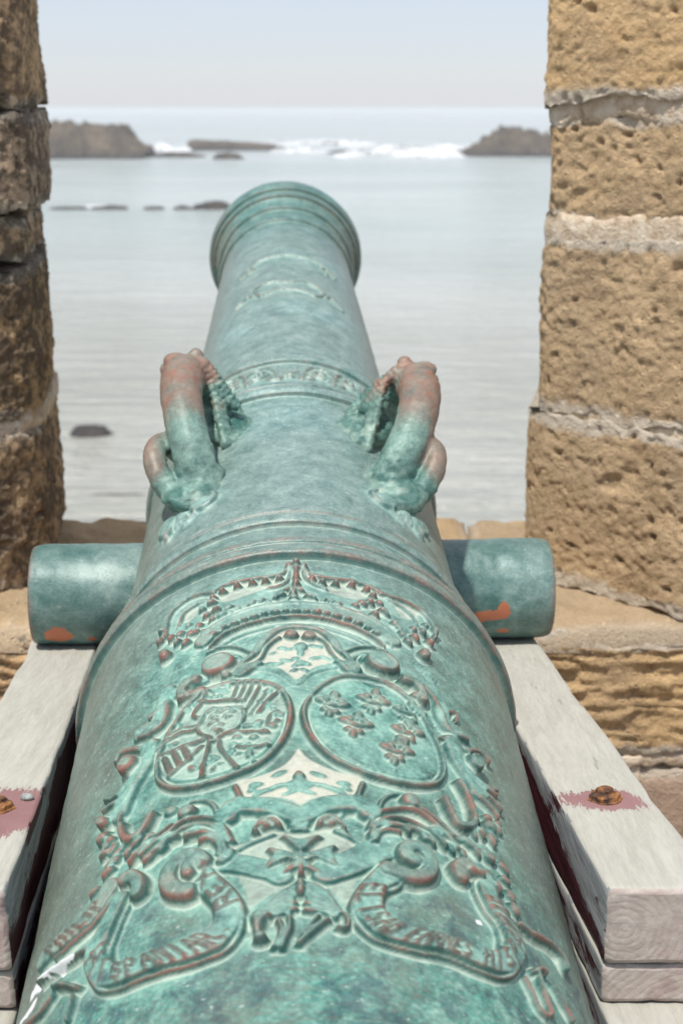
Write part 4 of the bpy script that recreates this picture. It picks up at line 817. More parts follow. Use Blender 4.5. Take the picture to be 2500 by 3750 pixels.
["B","charge",5.605104537587357,3.1815117426359376,5.768738382346059,-0.801638856981199,[-0.415,-0.2463]],
["B","charge",4.512088811310749,3.8024230339831,4.9538889131504416,0.003500548046762919,[-0.3972,-0.2365]],
["B","charge",6.6008662235338535,3.5951562903770142,4.620928926630757,-1.3681572804805402,[-0.4076,-0.2461]],
["B","charge",7.673018224400788,3.2165488304717447,4.641287619831282,1.071145419951864,[-0.3995,-0.2471]],
["B","charge",7.105414327926503,4.067440885831394,5.056309889107471,-0.7511369437874355,[-0.4019,-0.2153]],
["B","charge",7.059400911294786,4.075710958730386,5.543319322693203,-0.36972068060598096,[-0.4113,-0.2464]],
["B","charge",5.626951210378591,3.3748342326098677,6.349858145251697,0.2528075118318993,[-0.4169,-0.2165]],
["B","charge",5.193300909684801,3.843278654068289,6.448119273538074,-0.47537755941788573,[-0.411,-0.2369]],
["B","charge",6.983721426376761,4.102241203887017,4.590557572512003,1.381973428442905,[-0.4119,-0.266]],
["B","charge",7.167057291658974,3.8032413344857328,6.43299517601414,-0.752209907591819,[-0.4192,-0.1789]],
["B","charge",5.412222461672714,4.265581779096838,6.13706993994023,-0.1348746877809388,[-0.4245,-0.1787]],
["B","charge",4.653004422674227,3.17334818199948,5.679279559200262,-0.7569467908867238,[-0.4323,-0.1618]],
["B","charge",7.280655311443608,3.2969293677148355,5.035683714987586,1.0895224398088441,[-0.421,-0.1833]],
["B","charge",6.085267040614772,3.8331494603244227,5.415547154809154,-1.2099265419051095,[-0.4186,-0.1869]],
["B","charge",7.6291684938559765,4.243563733336643,5.222367682328503,0.5262020006242931,[-0.4164,-0.1774]],
["B","charge",5.200235700297207,3.092436754851573,5.2272921906171215,0.5953044700369938,[-0.3326,-0.1145]],
["B","charge",6.556964028402415,3.880555304517289,5.372935339425734,1.4893873873120795,[-0.3451,-0.1357]],
["B","charge",5.090821584900369,4.107996338120534,5.769014203144426,0.15312851252353843,[-0.3399,-0.1169]],
["B","charge",5.699800015678351,2.9248938614657947,5.757995664517664,1.2594018407377412,[-0.3486,-0.0966]],
["B","charge",7.746397374662772,3.3864622879595734,5.424529837597703,-0.9175898047552458,[-0.3326,-0.147]],
["B","charge",5.61048846346385,4.33138222433913,4.807059840241703,-0.9050884327591258,[-0.3443,-0.1139]],
["B","charge",7.334758734335596,3.7346628729752793,6.055362190296964,-1.169909349160417,[-0.335,-0.1174]],
["B","charge",4.947420834776676,3.6272303514381203,5.292446395384139,-0.041168732784286455,[-0.3396,-0.1024]],
["B","charge",4.669581027058834,2.8149995678960082,5.830279520533686,1.3038364913523766,[-0.3222,-0.3903]],
["B","charge",4.816271145806092,3.427542014684926,4.893137654741439,-1.2472396615123396,[-0.3153,-0.4149]],
["B","charge",7.1553792332559745,4.275039434580963,6.077744444988468,0.5303300839742038,[-0.3353,-0.3774]],
["B","charge",5.822876065908945,2.942579381491431,5.558731784633974,0.457612069536661,[-0.3136,-0.4194]],
["B","charge",7.124420996106608,3.7871264072801964,5.399589523374986,-1.3897692892495939,[-0.3158,-0.3888]],
["B","charge",7.080597670570317,4.092908204764763,5.711558112395054,-1.4162762628864785,[-0.3165,-0.4223]],
["B","charge",7.6573624891653935,3.658561477889735,5.670782524721133,-0.6083773892814704,[-0.3095,-0.3968]],
["B","charge",5.368017654941151,3.0645179902388398,4.5292048944418015,0.5665446863152113,[-0.2999,-0.3956]],
["B","charge",5.567662798328202,3.441475827199797,6.123121287985365,0.8385902886475893,[-0.314,-0.4206]],
["B","charge",5.455823434184149,2.9730250974702583,5.292233729829989,-0.8374027920627587,[-0.3276,-0.461]],
["B","charge",7.231616858344191,2.9675186503515145,5.8191447450335225,0.8443885016520549,[-0.3482,-0.4336]],
["B","charge",4.891405832439368,3.6261909277666797,5.183812830824546,-0.6470802539075745,[-0.3342,-0.4556]],
["B","charge",7.93890827591612,3.817262292638931,4.813196027001639,1.3755375928032847,[-0.3439,-0.4525]],
["B","charge",4.627806873208961,3.715363535855386,4.8963119274467015,0.7220430422978055,[-0.3367,-0.4489]],
["B","charge",6.380820638039175,3.818098876960415,5.464546331115719,-1.2778379229096681,[-0.3145,-0.2775]],
["B","charge",5.691563962007903,3.1181935779333703,5.416805478312554,0.8579189807673733,[-0.3052,-0.3028]],
["B","charge",4.54002723980075,3.0597089793728602,4.773739469406195,0.5565029178456058,[-0.3182,-0.2974]],
["B","charge",5.76040072082779,3.9288774069487564,5.222110557839106,-0.46730906601286604,[-0.3136,-0.273]],
["B","charge",4.701769442146932,4.006861970360548,5.827333339127502,0.14461715922115803,[-0.3076,-0.2976]],
["B","charge",5.001718824262748,3.2828432402760974,5.776868219328752,-1.1978503905458067,[-0.3096,-0.2992]],
["B","charge",4.936591417731711,3.95906709092076,4.665293264631773,0.9599680194171829,[-0.3757,-0.1558]],
["B","charge",4.810251816013542,3.985083787157048,5.169264284093863,0.35887554397251087,[-0.3761,-0.1516]],
["B","charge",7.127881301675452,3.907224508261628,6.0366294337029185,0.5110710129474199,[-0.3731,-0.1795]],
["B","charge",4.9210220460963,3.86760761223773,4.7964917971189465,-1.1547199147912086,[-0.37,-0.164]],
["B","charge",5.260147393032064,3.9587929789839453,5.776787521624817,-0.3307164367243356,[-0.3735,-0.1701]],
["B","charge",6.166685117108127,3.4743358506646764,6.012012076927055,-1.4681204831291845,[-0.3171,-0.1093]],
["B","charge",5.6361358039323175,4.356191137404966,4.951546824085593,1.0242906451226519,[-0.3134,-0.1036]],
["B","charge",5.1204159199210055,3.427542327943893,5.188839783926296,-0.4188673053466452,[-0.3134,-0.1275]],
["B","charge",7.796259165185466,3.533010668651237,5.934385494030672,0.2779157503725074,[-0.3032,-0.1216]],
["B","charge",5.54875515879652,3.6834342514031597,4.524049861834664,-0.09925338908126502,[-0.3077,-0.1148]],
["P","inescutcheon",1,5.5,0.35,1,2.0,[[-0.321,-0.3443],[-0.3286,-0.2756],[-0.3358,-0.2092],[-0.3548,-0.2143],[-0.3669,-0.2379],[-0.3718,-0.2787],[-0.3797,-0.321],[-0.3701,-0.3344],[-0.3518,-0.3827],[-0.338,-0.3677]]],
["S","inescutcheon",4.2,12,0,1,2.0,[[-0.331,-0.3341],[-0.3383,-0.2677],[-0.3452,-0.2034],[-0.3641,-0.2083],[-0.3761,-0.2312],[-0.3812,-0.2707],[-0.3892,-0.3116],[-0.3797,-0.3246],[-0.3618,-0.3711],[-0.348,-0.3567]]],
["B","small_fleur",3.9000000000000004,7.15,9,0.0,[-0.3325,-0.3154]],
["B","small_fleur",5.8500000000000005,3.25,9,-0.5,[-0.336,-0.3374]],
["B","small_fleur",5.8500000000000005,3.25,9,0.5,[-0.3423,-0.2917]],
["B","small_fleur",3.25,3.9000000000000004,9,0.6,[-0.3344,-0.3297]],
["B","small_fleur",3.25,3.9000000000000004,9,-0.6,[-0.3385,-0.3001]],
["B","small_fleur",6.5,2.6,9,0.0,[-0.3415,-0.3141]],
["B","small_fleur",3.25,5.8500000000000005,9,0.0,[-0.3488,-0.313]],
["B","small_fleur",3.25,3.25,9,0.7,[-0.3449,-0.3254]],
["B","small_fleur",3.25,3.25,9,-0.7,[-0.3482,-0.3014]],
["B","small_fleur",3.9000000000000004,7.15,9,0.0,[-0.3381,-0.2624]],
["B","small_fleur",5.8500000000000005,3.25,9,-0.5,[-0.3421,-0.284]],
["B","small_fleur",5.8500000000000005,3.25,9,0.5,[-0.3472,-0.2396]],
["B","small_fleur",3.25,3.9000000000000004,9,0.6,[-0.3402,-0.2764]],
["B","small_fleur",3.25,3.9000000000000004,9,-0.6,[-0.3436,-0.2477]],
["B","small_fleur",6.5,2.6,9,0.0,[-0.347,-0.2614]],
["B","small_fleur",3.25,5.8500000000000005,9,0.0,[-0.3542,-0.2606]],
["B","small_fleur",3.25,3.25,9,0.7,[-0.3506,-0.2726]],
["B","small_fleur",3.25,3.25,9,-0.7,[-0.3533,-0.2492]],
["B","small_fleur",3.9000000000000004,7.15,9,0.0,[-0.3559,-0.3019]],
["B","small_fleur",5.8500000000000005,3.25,9,-0.5,[-0.3594,-0.3235]],
["B","small_fleur",5.8500000000000005,3.25,9,0.5,[-0.3652,-0.2788]],
["B","small_fleur",3.25,3.9000000000000004,9,0.6,[-0.3578,-0.3159]],
["B","small_fleur",3.25,3.9000000000000004,9,-0.6,[-0.3616,-0.2869]],
["B","small_fleur",6.5,2.6,9,0.0,[-0.3646,-0.3007]],
["B","small_fleur",3.25,5.8500000000000005,9,0.0,[-0.3717,-0.2997]],
["B","small_fleur",3.25,3.25,9,0.7,[-0.368,-0.3118]],
["B","small_fleur",3.25,3.25,9,-0.7,[-0.371,-0.2883]],
["B","fleur_de_lis",7.800000000000001,14.3,9.5,-0.125,[-0.3273,0.1238]],
["B","fleur_de_lis",11.700000000000001,6.5,9.5,-0.625,[-0.3373,0.074]],
["B","fleur_de_lis",11.700000000000001,6.5,9.5,0.375,[-0.3435,0.1554]],
["B","fleur_de_lis",6.5,7.800000000000001,9.5,0.475,[-0.333,0.092]],
["B","fleur_de_lis",6.5,7.800000000000001,9.5,-0.725,[-0.337,0.1449]],
["B","fleur_de_lis",13.0,5.2,9.5,-0.125,[-0.3452,0.1115]],
["B","fleur_de_lis",6.5,11.700000000000001,9.5,-0.125,[-0.3594,0.1018]],
["B","fleur_de_lis",6.5,6.5,9.5,0.575,[-0.3532,0.0835]],
["B","fleur_de_lis",6.5,6.5,9.5,-0.825,[-0.3566,0.1261]],
["B","fleur_de_lis",7.800000000000001,14.3,9.5,-0.125,[-0.3109,0.2809]],
["B","fleur_de_lis",11.700000000000001,6.5,9.5,-0.625,[-0.3247,0.2269]],
["B","fleur_de_lis",11.700000000000001,6.5,9.5,0.375,[-0.3252,0.3132]],
["B","fleur_de_lis",6.5,7.800000000000001,9.5,0.475,[-0.3191,0.2464]],
["B","fleur_de_lis",6.5,7.800000000000001,9.5,-0.725,[-0.3193,0.3026]],
["B","fleur_de_lis",13.0,5.2,9.5,-0.125,[-0.3301,0.2659]],
["B","fleur_de_lis",6.5,11.700000000000001,9.5,-0.125,[-0.3454,0.2541]],
["B","fleur_de_lis",6.5,6.5,9.5,0.575,[-0.3404,0.2353]],
["B","fleur_de_lis",6.5,6.5,9.5,-0.825,[-0.3409,0.2803]],
["B","fleur_de_lis",7.800000000000001,14.3,9.5,-0.125,[-0.3595,0.2037]],
["B","fleur_de_lis",11.700000000000001,6.5,9.5,-0.625,[-0.3708,0.1534]],
["B","fleur_de_lis",11.700000000000001,6.5,9.5,0.375,[-0.3741,0.2347]],
["B","fleur_de_lis",6.5,7.800000000000001,9.5,0.475,[-0.3662,0.1716]],
["B","fleur_de_lis",6.5,7.800000000000001,9.5,-0.725,[-0.3682,0.2245]],
["B","fleur_de_lis",13.0,5.2,9.5,-0.125,[-0.3772,0.1905]],
["B","fleur_de_lis",6.5,11.700000000000001,9.5,-0.125,[-0.3913,0.1801]],
["B","fleur_de_lis",6.5,6.5,9.5,0.575,[-0.3859,0.1621]],
["B","fleur_de_lis",6.5,6.5,9.5,-0.825,[-0.3878,0.2046]],
["B","fleur_de_lis",7.800000000000001,14.3,9.5,-0.125,[-0.3133,0.4234]],
["B","fleur_de_lis",11.700000000000001,6.5,9.5,-0.625,[-0.3308,0.3637]],
["B","fleur_de_lis",11.700000000000001,6.5,9.5,0.375,[-0.3254,0.4577]],
["B","fleur_de_lis",6.5,7.800000000000001,9.5,0.475,[-0.3239,0.3852]],
["B","fleur_de_lis",6.5,7.800000000000001,9.5,-0.725,[-0.3202,0.4464]],
["B","fleur_de_lis",13.0,5.2,9.5,-0.125,[-0.3337,0.4053]],
["B","fleur_de_lis",6.5,11.700000000000001,9.5,-0.125,[-0.3497,0.3911]],
["B","fleur_de_lis",6.5,6.5,9.5,0.575,[-0.3459,0.3713]],
["B","fleur_de_lis",6.5,6.5,9.5,-0.825,[-0.3435,0.42]],
["B","fleur_de_lis",7.800000000000001,14.3,9.5,-0.125,[-0.3524,0.4011]],
["B","fleur_de_lis",11.700000000000001,6.5,9.5,-0.625,[-0.3684,0.3438]],
["B","fleur_de_lis",11.700000000000001,6.5,9.5,0.375,[-0.3643,0.434]],
["B","fleur_de_lis",6.5,7.800000000000001,9.5,0.475,[-0.3621,0.3644]],
["B","fleur_de_lis",6.5,7.800000000000001,9.5,-0.725,[-0.3592,0.4232]],
["B","fleur_de_lis",13.0,5.2,9.5,-0.125,[-0.3716,0.3839]],
["B","fleur_de_lis",6.5,11.700000000000001,9.5,-0.125,[-0.3868,0.3705]],
["B","fleur_de_lis",6.5,6.5,9.5,0.575,[-0.383,0.3514]],
["B","fleur_de_lis",6.5,6.5,9.5,-0.825,[-0.3812,0.3982]],
["B","fleur_de_lis",7.800000000000001,14.3,9.5,-0.125,[-0.3923,0.347]],
["B","fleur_de_lis",11.700000000000001,6.5,9.5,-0.625,[-0.4063,0.2934]],
["B","fleur_de_lis",11.700000000000001,6.5,9.5,0.375,[-0.4045,0.3784]],
["B","fleur_de_lis",6.5,7.800000000000001,9.5,0.475,[-0.4007,0.3128]],
["B","fleur_de_lis",6.5,7.800000000000001,9.5,-0.725,[-0.3994,0.3681]],
["B","fleur_de_lis",13.0,5.2,9.5,-0.125,[-0.4102,0.3315]],
["B","fleur_de_lis",6.5,11.700000000000001,9.5,-0.125,[-0.4244,0.3193]],
["B","fleur_de_lis",6.5,6.5,9.5,0.575,[-0.4203,0.301]],
["B","fleur_de_lis",6.5,6.5,9.5,-0.825,[-0.4197,0.3452]],
["S","panel_frame",7,7,0,1,2.0,[[-0.4221,-0.0115],[-0.4312,0.0009],[-0.4423,0.0303],[-0.4547,0.0817],[-0.462,0.1408],[-0.4659,0.1992],[-0.4815,0.1848],[-0.4934,0.1758],[-0.4959,0.1193],[-0.5008,0.0531],[-0.5076,0.0107],[-0.5125,-0.009],[-0.506,-0.0339],[-0.4997,-0.0771],[-0.4954,-0.1428],[-0.494,-0.2005],[-0.4794,-0.2106],[-0.465,-0.224],[-0.4635,-0.1741],[-0.4588,-0.1141],[-0.4489,-0.0616],[-0.4345,-0.0273]]],
["P","panel_lower",1,0,1,1,2.5,[[-0.4146,-0.0115],[-0.4234,0.0009],[-0.4343,0.0304],[-0.4464,0.0819],[-0.4535,0.1411],[-0.4573,0.1996],[-0.4726,0.1852],[-0.4842,0.1762],[-0.4867,0.1196],[-0.4915,0.0533],[-0.4982,0.0108],[-0.5029,-0.009],[-0.4966,-0.0339],[-0.4904,-0.0772],[-0.4862,-0.143],[-0.4848,-0.2008],[-0.4705,-0.2109],[-0.4564,-0.2243],[-0.455,-0.1743],[-0.4504,-0.1142],[-0.4407,-0.0617],[-0.4266,-0.0273]]],
["S","panel_frame",5.5,13,0,0,2.0,[[-0.4699,-0.223],[-0.4871,-0.2053],[-0.5033,-0.1952]]],
["S","panel_frame",5.5,13,0,0,2.0,[[-0.4724,0.1981],[-0.4891,0.1816],[-0.5026,0.1732]]],
["B","panel_leaf_lower",8.049999999999999,13.799999999999999,9,0,[-0.4648,-0.0114]],
["B","panel_leaf_lower",11.5,6.8999999999999995,8,0,[-0.4727,-0.0119]],
["B","panel_leaf_lower",16.099999999999998,6.8999999999999995,5,0,[-0.4783,-0.0124]],
["B","panel_leaf_lower",11.5,5.75,5,0.4,[-0.4726,-0.0366]],
["B","panel_leaf_lower",11.5,5.75,5,-0.4,[-0.4733,0.0131]],
["B","panel_leaf_lower",14.95,4.6,4.5,0.2,[-0.4742,-0.0776]],
["B","panel_leaf_lower",14.95,4.6,4.5,-0.2,[-0.4753,0.0547]],
["B","panel_leaf_lower",13.799999999999999,4.6,4.5,0.3,[-0.4788,-0.1149]],
["B","panel_leaf_lower",13.799999999999999,4.6,4.5,-0.3,[-0.4795,0.0929]],
["B","panel_leaf_lower",10.35,5.75,4.5,0,[-0.4683,-0.1565]],
["B","panel_leaf_lower",9.2,4.6,4.5,0.8,[-0.4745,-0.1691]],
["B","panel_leaf_lower",10.35,5.75,4.5,0,[-0.4711,0.1354]],
["B","panel_leaf_lower",9.2,4.6,4.5,-0.8,[-0.4777,0.1456]],
["B","panel_leaf_lower",11.5,4.0249999999999995,4,0.3,[-0.4824,-0.1449]],
["B","panel_leaf_lower",11.5,4.0249999999999995,4,-0.3,[-0.4844,0.1186]],
["B","panel_leaf_lower",13.799999999999999,5.75,3.5,0.5,[-0.4553,-0.0778]],
["B","panel_leaf_lower",13.799999999999999,5.75,3.5,-0.5,[-0.4589,0.052]],
["B","panel_leaf_lower",13.799999999999999,4.0249999999999995,4,0.4,[-0.4852,-0.0409]],
["B","panel_leaf_lower",13.799999999999999,4.0249999999999995,4,-0.4,[-0.486,0.0145]],
["S","panel_leaf_lower",2.5,5,0,0,2.0,[[-0.4781,-0.1745],[-0.4778,-0.1445],[-0.4767,-0.0998],[-0.4749,-0.0552],[-0.4692,-0.0327]]],
["S","panel_leaf_lower",2.5,5,0,0,2.0,[[-0.4808,0.1524],[-0.4799,0.1225],[-0.4771,0.0707],[-0.4747,0.0301],[-0.4691,0.009]]],
["F","scroll_left",13,7,0,0,5,[[-0.2454,-0.2662],[-0.2567,-0.3005],[-0.2637,-0.372],[-0.27,-0.436],[-0.2713,-0.474]]],
["F","scroll_right",13,7,0,0,5,[[-0.2471,0.2707],[-0.2505,0.3517],[-0.2499,0.4273],[-0.2553,0.484]]],
["K","scroll_knob",31,29,24,0,[-0.253,-0.3059]],
["K","scroll_knob",31,29,24,0,[-0.2533,0.3166]],
["S","scroll_left",5,9,0,0,2.0,[[-0.2369,-0.2651],[-0.2494,-0.2374],[-0.2633,-0.2535]]],
["S","scroll_right",5,9,0,0,2.0,[[-0.2518,0.2544],[-0.2466,0.2379],[-0.2353,0.2579]]],
["B","scroll_bead",9,9,15,0,[-0.2726,-0.2766]],
["B","scroll_bead",10,9,15,0,[-0.2674,0.3042]],
["S","scroll_hook",14,22,0,0,2.0,[[-0.2668,-0.3941],[-0.2684,-0.4275],[-0.2767,-0.4453],[-0.2919,-0.4453]]],
["S","scroll_hook",12,18,0,0,2.0,[[-0.2858,-0.4501],[-0.2912,-0.4129],[-0.2899,-0.3692]]],
["S","scroll_hook",14,22,0,0,2.0,[[-0.2731,0.4033],[-0.2732,0.4428],[-0.2831,0.4647],[-0.3003,0.4656]]],
["S","scroll_hook",12,18,0,0,2.0,[[-0.2948,0.4675],[-0.2956,0.4397]]],
["S","scrollwork",2.0,4,0,0,2.0,[[-0.215,-0.5101],[-0.2051,-0.5024],[-0.2114,-0.4884]]],
["S","scrollwork",2.0,4,0,0,2.0,[[-0.216,0.4521],[-0.2071,0.4696],[-0.2141,0.4772]]],
["S","scrollwork",2.0,4,0,0,2.0,[[-0.215,-0.5018],[-0.205,-0.4942],[-0.2112,-0.4803]]],
["S","scrollwork",2.0,4,0,0,2.0,[[-0.2192,0.4651],[-0.2102,0.4828],[-0.2171,0.4905]]],
["S","scrollwork",2.0,4,0,0,2.0,[[-0.2149,-0.4936],[-0.2049,-0.486],[-0.211,-0.4722]]],
["S","scrollwork",2.0,4,0,0,2.0,[[-0.2223,0.4782],[-0.2132,0.4961],[-0.22,0.5038]]],
["S","scrollwork",2.0,4,0,0,2.0,[[-0.2148,-0.4855],[-0.2047,-0.4778],[-0.2108,-0.4641]]],
["S","scrollwork",2.0,4,0,0,2.0,[[-0.2253,0.4914],[-0.216,0.5096],[-0.2228,0.5173]]],
["S","scrollwork",2.0,4,0,0,2.0,[[-0.2146,-0.4774],[-0.2045,-0.4697],[-0.2106,-0.4561]]],
["S","scrollwork",2.0,4,0,0,2.0,[[-0.2282,0.5047],[-0.2188,0.5231],[-0.2255,0.5309]]],
["S","scrollwork",2.0,4,0,0,2.0,[[-0.2144,-0.4693],[-0.2043,-0.4617],[-0.2103,-0.4482]]],
["S","scrollwork",2.0,4,0,0,2.0,[[-0.231,0.5181],[-0.2215,0.5368],[-0.2282,0.5446]]],
["S","scrollwork",2.0,4,0,0,2.0,[[-0.2142,-0.4613],[-0.204,-0.4536],[-0.21,-0.4403]]],
["S","scrollwork",2.0,4,0,0,2.0,[[-0.2337,0.5317],[-0.2241,0.5507],[-0.2306,0.5585]]],
["S","scrollwork",2.0,4,0,0,2.0,[[-0.2139,-0.4534],[-0.2037,-0.4457],[-0.2096,-0.4324]]],
["S","scrollwork",2.0,4,0,0,2.0,[[-0.2362,0.5454],[-0.2265,0.5647],[-0.233,0.5726]]],
["S","scrollwork",2.0,4,0,0,2.0,[[-0.2136,-0.4454],[-0.2034,-0.4377],[-0.2092,-0.4246]]],
["S","scrollwork",2.0,4,0,0,2.0,[[-0.2387,0.5592],[-0.2289,0.5788],[-0.2353,0.5868]]],
["F","scroll_left",14,7,0,0,6,[[-0.2574,-0.5294],[-0.2847,-0.5328],[-0.305,-0.538],[-0.3188,-0.5704],[-0.3158,-0.624]]],
["S","scroll_left",7,15,0,0,2.0,[[-0.2838,-0.518],[-0.2997,-0.5081],[-0.3161,-0.5129],[-0.3262,-0.5359],[-0.3294,-0.584],[-0.3236,-0.6233]]],
["S","scroll_left",6,14,0,0,2.0,[[-0.303,-0.5144],[-0.2936,-0.5351],[-0.2909,-0.5678],[-0.297,-0.5912]]],
["S","scroll_left",8,15,0,0,2.0,[[-0.3123,-0.6422],[-0.3079,-0.6295],[-0.3097,-0.5911],[-0.3137,-0.5578]]],
["K","scroll_knob",19,13,15,0.6,[-0.3189,-0.5764]],
["S","scroll_left",6,13,0,0,2.0,[[-0.3454,-0.5652],[-0.3466,-0.5918],[-0.3652,-0.5894],[-0.379,-0.6067]]],
["S","scroll_left",9,15,0,0,2.0,[[-0.3601,-0.5819],[-0.3472,-0.614],[-0.335,-0.6666],[-0.332,-0.7131],[-0.3385,-0.7332]]],
["K","scroll_knob",19,21,28,0.4,[-0.3725,-0.6463]],
["F","scroll_left",16,8,0,0,7,[[-0.3503,-0.5754],[-0.3716,-0.5769],[-0.3896,-0.6065],[-0.4049,-0.6372],[-0.422,-0.6579],[-0.4379,-0.6741]]],
["S","scroll_left",6,15,0,0,2.0,[[-0.3641,-0.5805],[-0.3823,-0.5782],[-0.3994,-0.6026],[-0.4147,-0.632],[-0.4299,-0.6525],[-0.4476,-0.6603],[-0.4642,-0.657]]],
["S","scroll_hook",10,20,0,0,2.0,[[-0.4665,-0.6398],[-0.481,-0.6312],[-0.4951,-0.6022],[-0.5,-0.5641],[-0.4911,-0.5322],[-0.4746,-0.5126]]],
["S","acanthus_leaf",7,11,0,0,2.0,[[-0.4081,-0.679],[-0.4043,-0.7152],[-0.3995,-0.7536]]],
["S","acanthus_leaf",7,11,0,0,2.0,[[-0.4174,-0.689],[-0.4167,-0.7187],[-0.4159,-0.7548]]],
["S","acanthus_leaf",7,11,0,0,2.0,[[-0.4347,-0.6854],[-0.4314,-0.7259],[-0.4273,-0.7744]]],
["S","acanthus_leaf",7,11,0,0,2.0,[[-0.3961,-0.6513],[-0.4043,-0.6809],[-0.4052,-0.7248]]],
["K","acanthus_leaf",11,14,16,0.7,[-0.443,-0.7324]],
["B","acanthus_leaf",12,9.600000000000001,14,0,[-0.4666,-0.7262]],
["B","acanthus_leaf",8,6.4,10,0,[-0.4737,-0.695]],
["B","acanthus_leaf",7,5.6000000000000005,9,0,[-0.47,-0.7365]],
["B","acanthus_leaf",8,6.4,9,0,[-0.4599,-0.7199]],
["B","scroll_bead",14,13,17,0,[-0.49,-0.3869]],
["B","scroll_bead",10,9,9,0,[-0.4762,-0.4527]],
["S","scroll_left",5,9,0,0,2.0,[[-0.4755,-0.3794],[-0.476,-0.3464],[-0.4825,-0.3129],[-0.4937,-0.29],[-0.5053,-0.2831],[-0.5086,-0.2948]]],
["S","acanthus_leaf",6.0,10,0,0,2.0,[[-0.5142,-0.4388],[-0.5043,-0.4045],[-0.5038,-0.3541],[-0.5141,-0.2894],[-0.5329,-0.2462],[-0.5555,-0.2239]]],
["S","acanthus_leaf",5.7,12,0,0,2.0,[[-0.5224,-0.4187],[-0.515,-0.3881],[-0.5168,-0.3419],[-0.5259,-0.2922],[-0.543,-0.2564],[-0.559,-0.2414]]],
["S","acanthus_leaf",5.4,10,0,0,2.0,[[-0.5237,-0.3856],[-0.5234,-0.3433],[-0.5317,-0.3004],[-0.5466,-0.2712],[-0.5593,-0.2596]]],
["S","acanthus_leaf",5.1,12,0,0,2.0,[[-0.5204,-0.4856],[-0.5122,-0.4358],[-0.505,-0.3939]]],
["S","acanthus_leaf",4.8,10,0,0,2.0,[[-0.5133,-0.5385],[-0.5076,-0.4782],[-0.5011,-0.4348]]],
["S","acanthus_leaf",7.0,11,0,0,2.0,[[-0.5164,-0.3947],[-0.517,-0.3502],[-0.5235,-0.2971],[-0.5379,-0.2488],[-0.5568,-0.2221],[-0.5723,-0.2287],[-0.5789,-0.2521]]],
["S","acanthus_leaf",6.7,13,0,0,2.0,[[-0.53,-0.3797],[-0.5303,-0.3363],[-0.5379,-0.2885],[-0.5525,-0.2534],[-0.5678,-0.2435],[-0.5783,-0.2623]]],
["S","acanthus_leaf",6.4,11,0,0,2.0,[[-0.5402,-0.3285],[-0.5424,-0.2942],[-0.5543,-0.2675],[-0.567,-0.2658]]],
["S","acanthus_leaf",6.1,13,0,0,2.0,[[-0.5353,-0.4865],[-0.5264,-0.4522],[-0.5241,-0.4076]]],
["S","acanthus_leaf",5.8,11,0,0,2.0,[[-0.5292,-0.5405],[-0.5229,-0.5039],[-0.52,-0.467]]],
["S","acanthus_leaf",5.5,13,0,0,2.0,[[-0.5317,-0.5843],[-0.5243,-0.5475],[-0.5202,-0.5198]]],
["B","acanthus_leaf",12.125477333023335,7.6916414029087266,10.878428451225968,0.48016575199247347,[-0.5365,-0.5092]],
["B","acanthus_leaf",10.500831424556127,7.620660336188786,7.0263265228278735,0.956982734706213,[-0.5303,-0.481]],
["B","acanthus_leaf",12.985347143760231,6.403804858531162,8.515162134096567,0.5227404896806187,[-0.5176,-0.5403]],
["B","acanthus_leaf",10.274347938270623,6.33522891764794,9.522741294789768,0.7427978816595939,[-0.5209,-0.5668]],
["B","acanthus_leaf",13.977501417171963,7.377985757641259,10.110896147205814,1.091168118145508,[-0.5282,-0.457]],
["B","acanthus_leaf",10.076543491177995,5.480636101573534,10.062698021365154,0.3351536063691067,[-0.5175,-0.498]],
["B","acanthus_leaf",9.178401393867981,6.544666460814111,9.331030126626445,1.033734218554282,[-0.512,-0.6018]],
["B","acanthus_leaf",12.146131272455053,6.542352939798541,9.48436717696752,0.4980119376218647,[-0.5044,-0.6476]],
["B","acanthus_leaf",9.058970127712529,5.577206431955932,10.460160604409197,0.46048537918959614,[-0.5146,-0.673]],
["B","acanthus_leaf",10.847681553011034,5.0112027261562275,11.150238649008728,0.4235688648491519,[-0.4916,-0.7113]],
["B","acanthus_leaf",10.337996522818926,7.6409964619424855,9.548954049342116,0.9777201970926954,[-0.4649,-0.7374]],
["B","acanthus_leaf",12.198585834712631,7.225312842085572,7.457478025315228,0.7329150571011911,[-0.4752,-0.7024]],
["B","acanthus_leaf",11.53886118150175,7.614018130078642,8.806320295070789,0.7785472537657705,[-0.5123,-0.6513]],
["B","acanthus_leaf",9.296258211727519,6.162895403332186,8.615181731291033,0.4201597832563615,[-0.4982,-0.6202]],
["B","acanthus_leaf",13.081690519095378,6.138338514650938,11.893739422056107,0.7719933544084883,[-0.5105,-0.5158]],
["B","acanthus_leaf",12.025281269149257,6.913989742364997,10.382251219063942,0.420630415334695,[-0.5241,-0.6796]],
["B","acanthus_leaf",11.201567335940938,5.71869188548857,9.012491490519908,0.37736327514539647,[-0.5378,-0.734]],
["B","acanthus_leaf",13.839140255244107,5.64501211206764,10.358825813056425,0.5403360651832563,[-0.5062,-0.5603]],
["B","acanthus_leaf",13.370385130747522,6.986644215015361,7.658079079041529,0.9760594566996423,[-0.4888,-0.6773]],
["B","acanthus_leaf",13.724740855724898,7.711750364587781,9.848595739296385,0.4163679630087415,[-0.5212,-0.4409]],
["F","scroll_right",14,7,0,0,6,[[-0.2609,0.5245],[-0.2867,0.5556],[-0.3117,0.5582],[-0.3284,0.5879],[-0.3268,0.6373]]],
["S","scroll_right",7,15,0,0,2.0,[[-0.2663,0.4878],[-0.2829,0.5258],[-0.3061,0.5473],[-0.3264,0.5605],[-0.3366,0.5922],[-0.3312,0.6521]]],
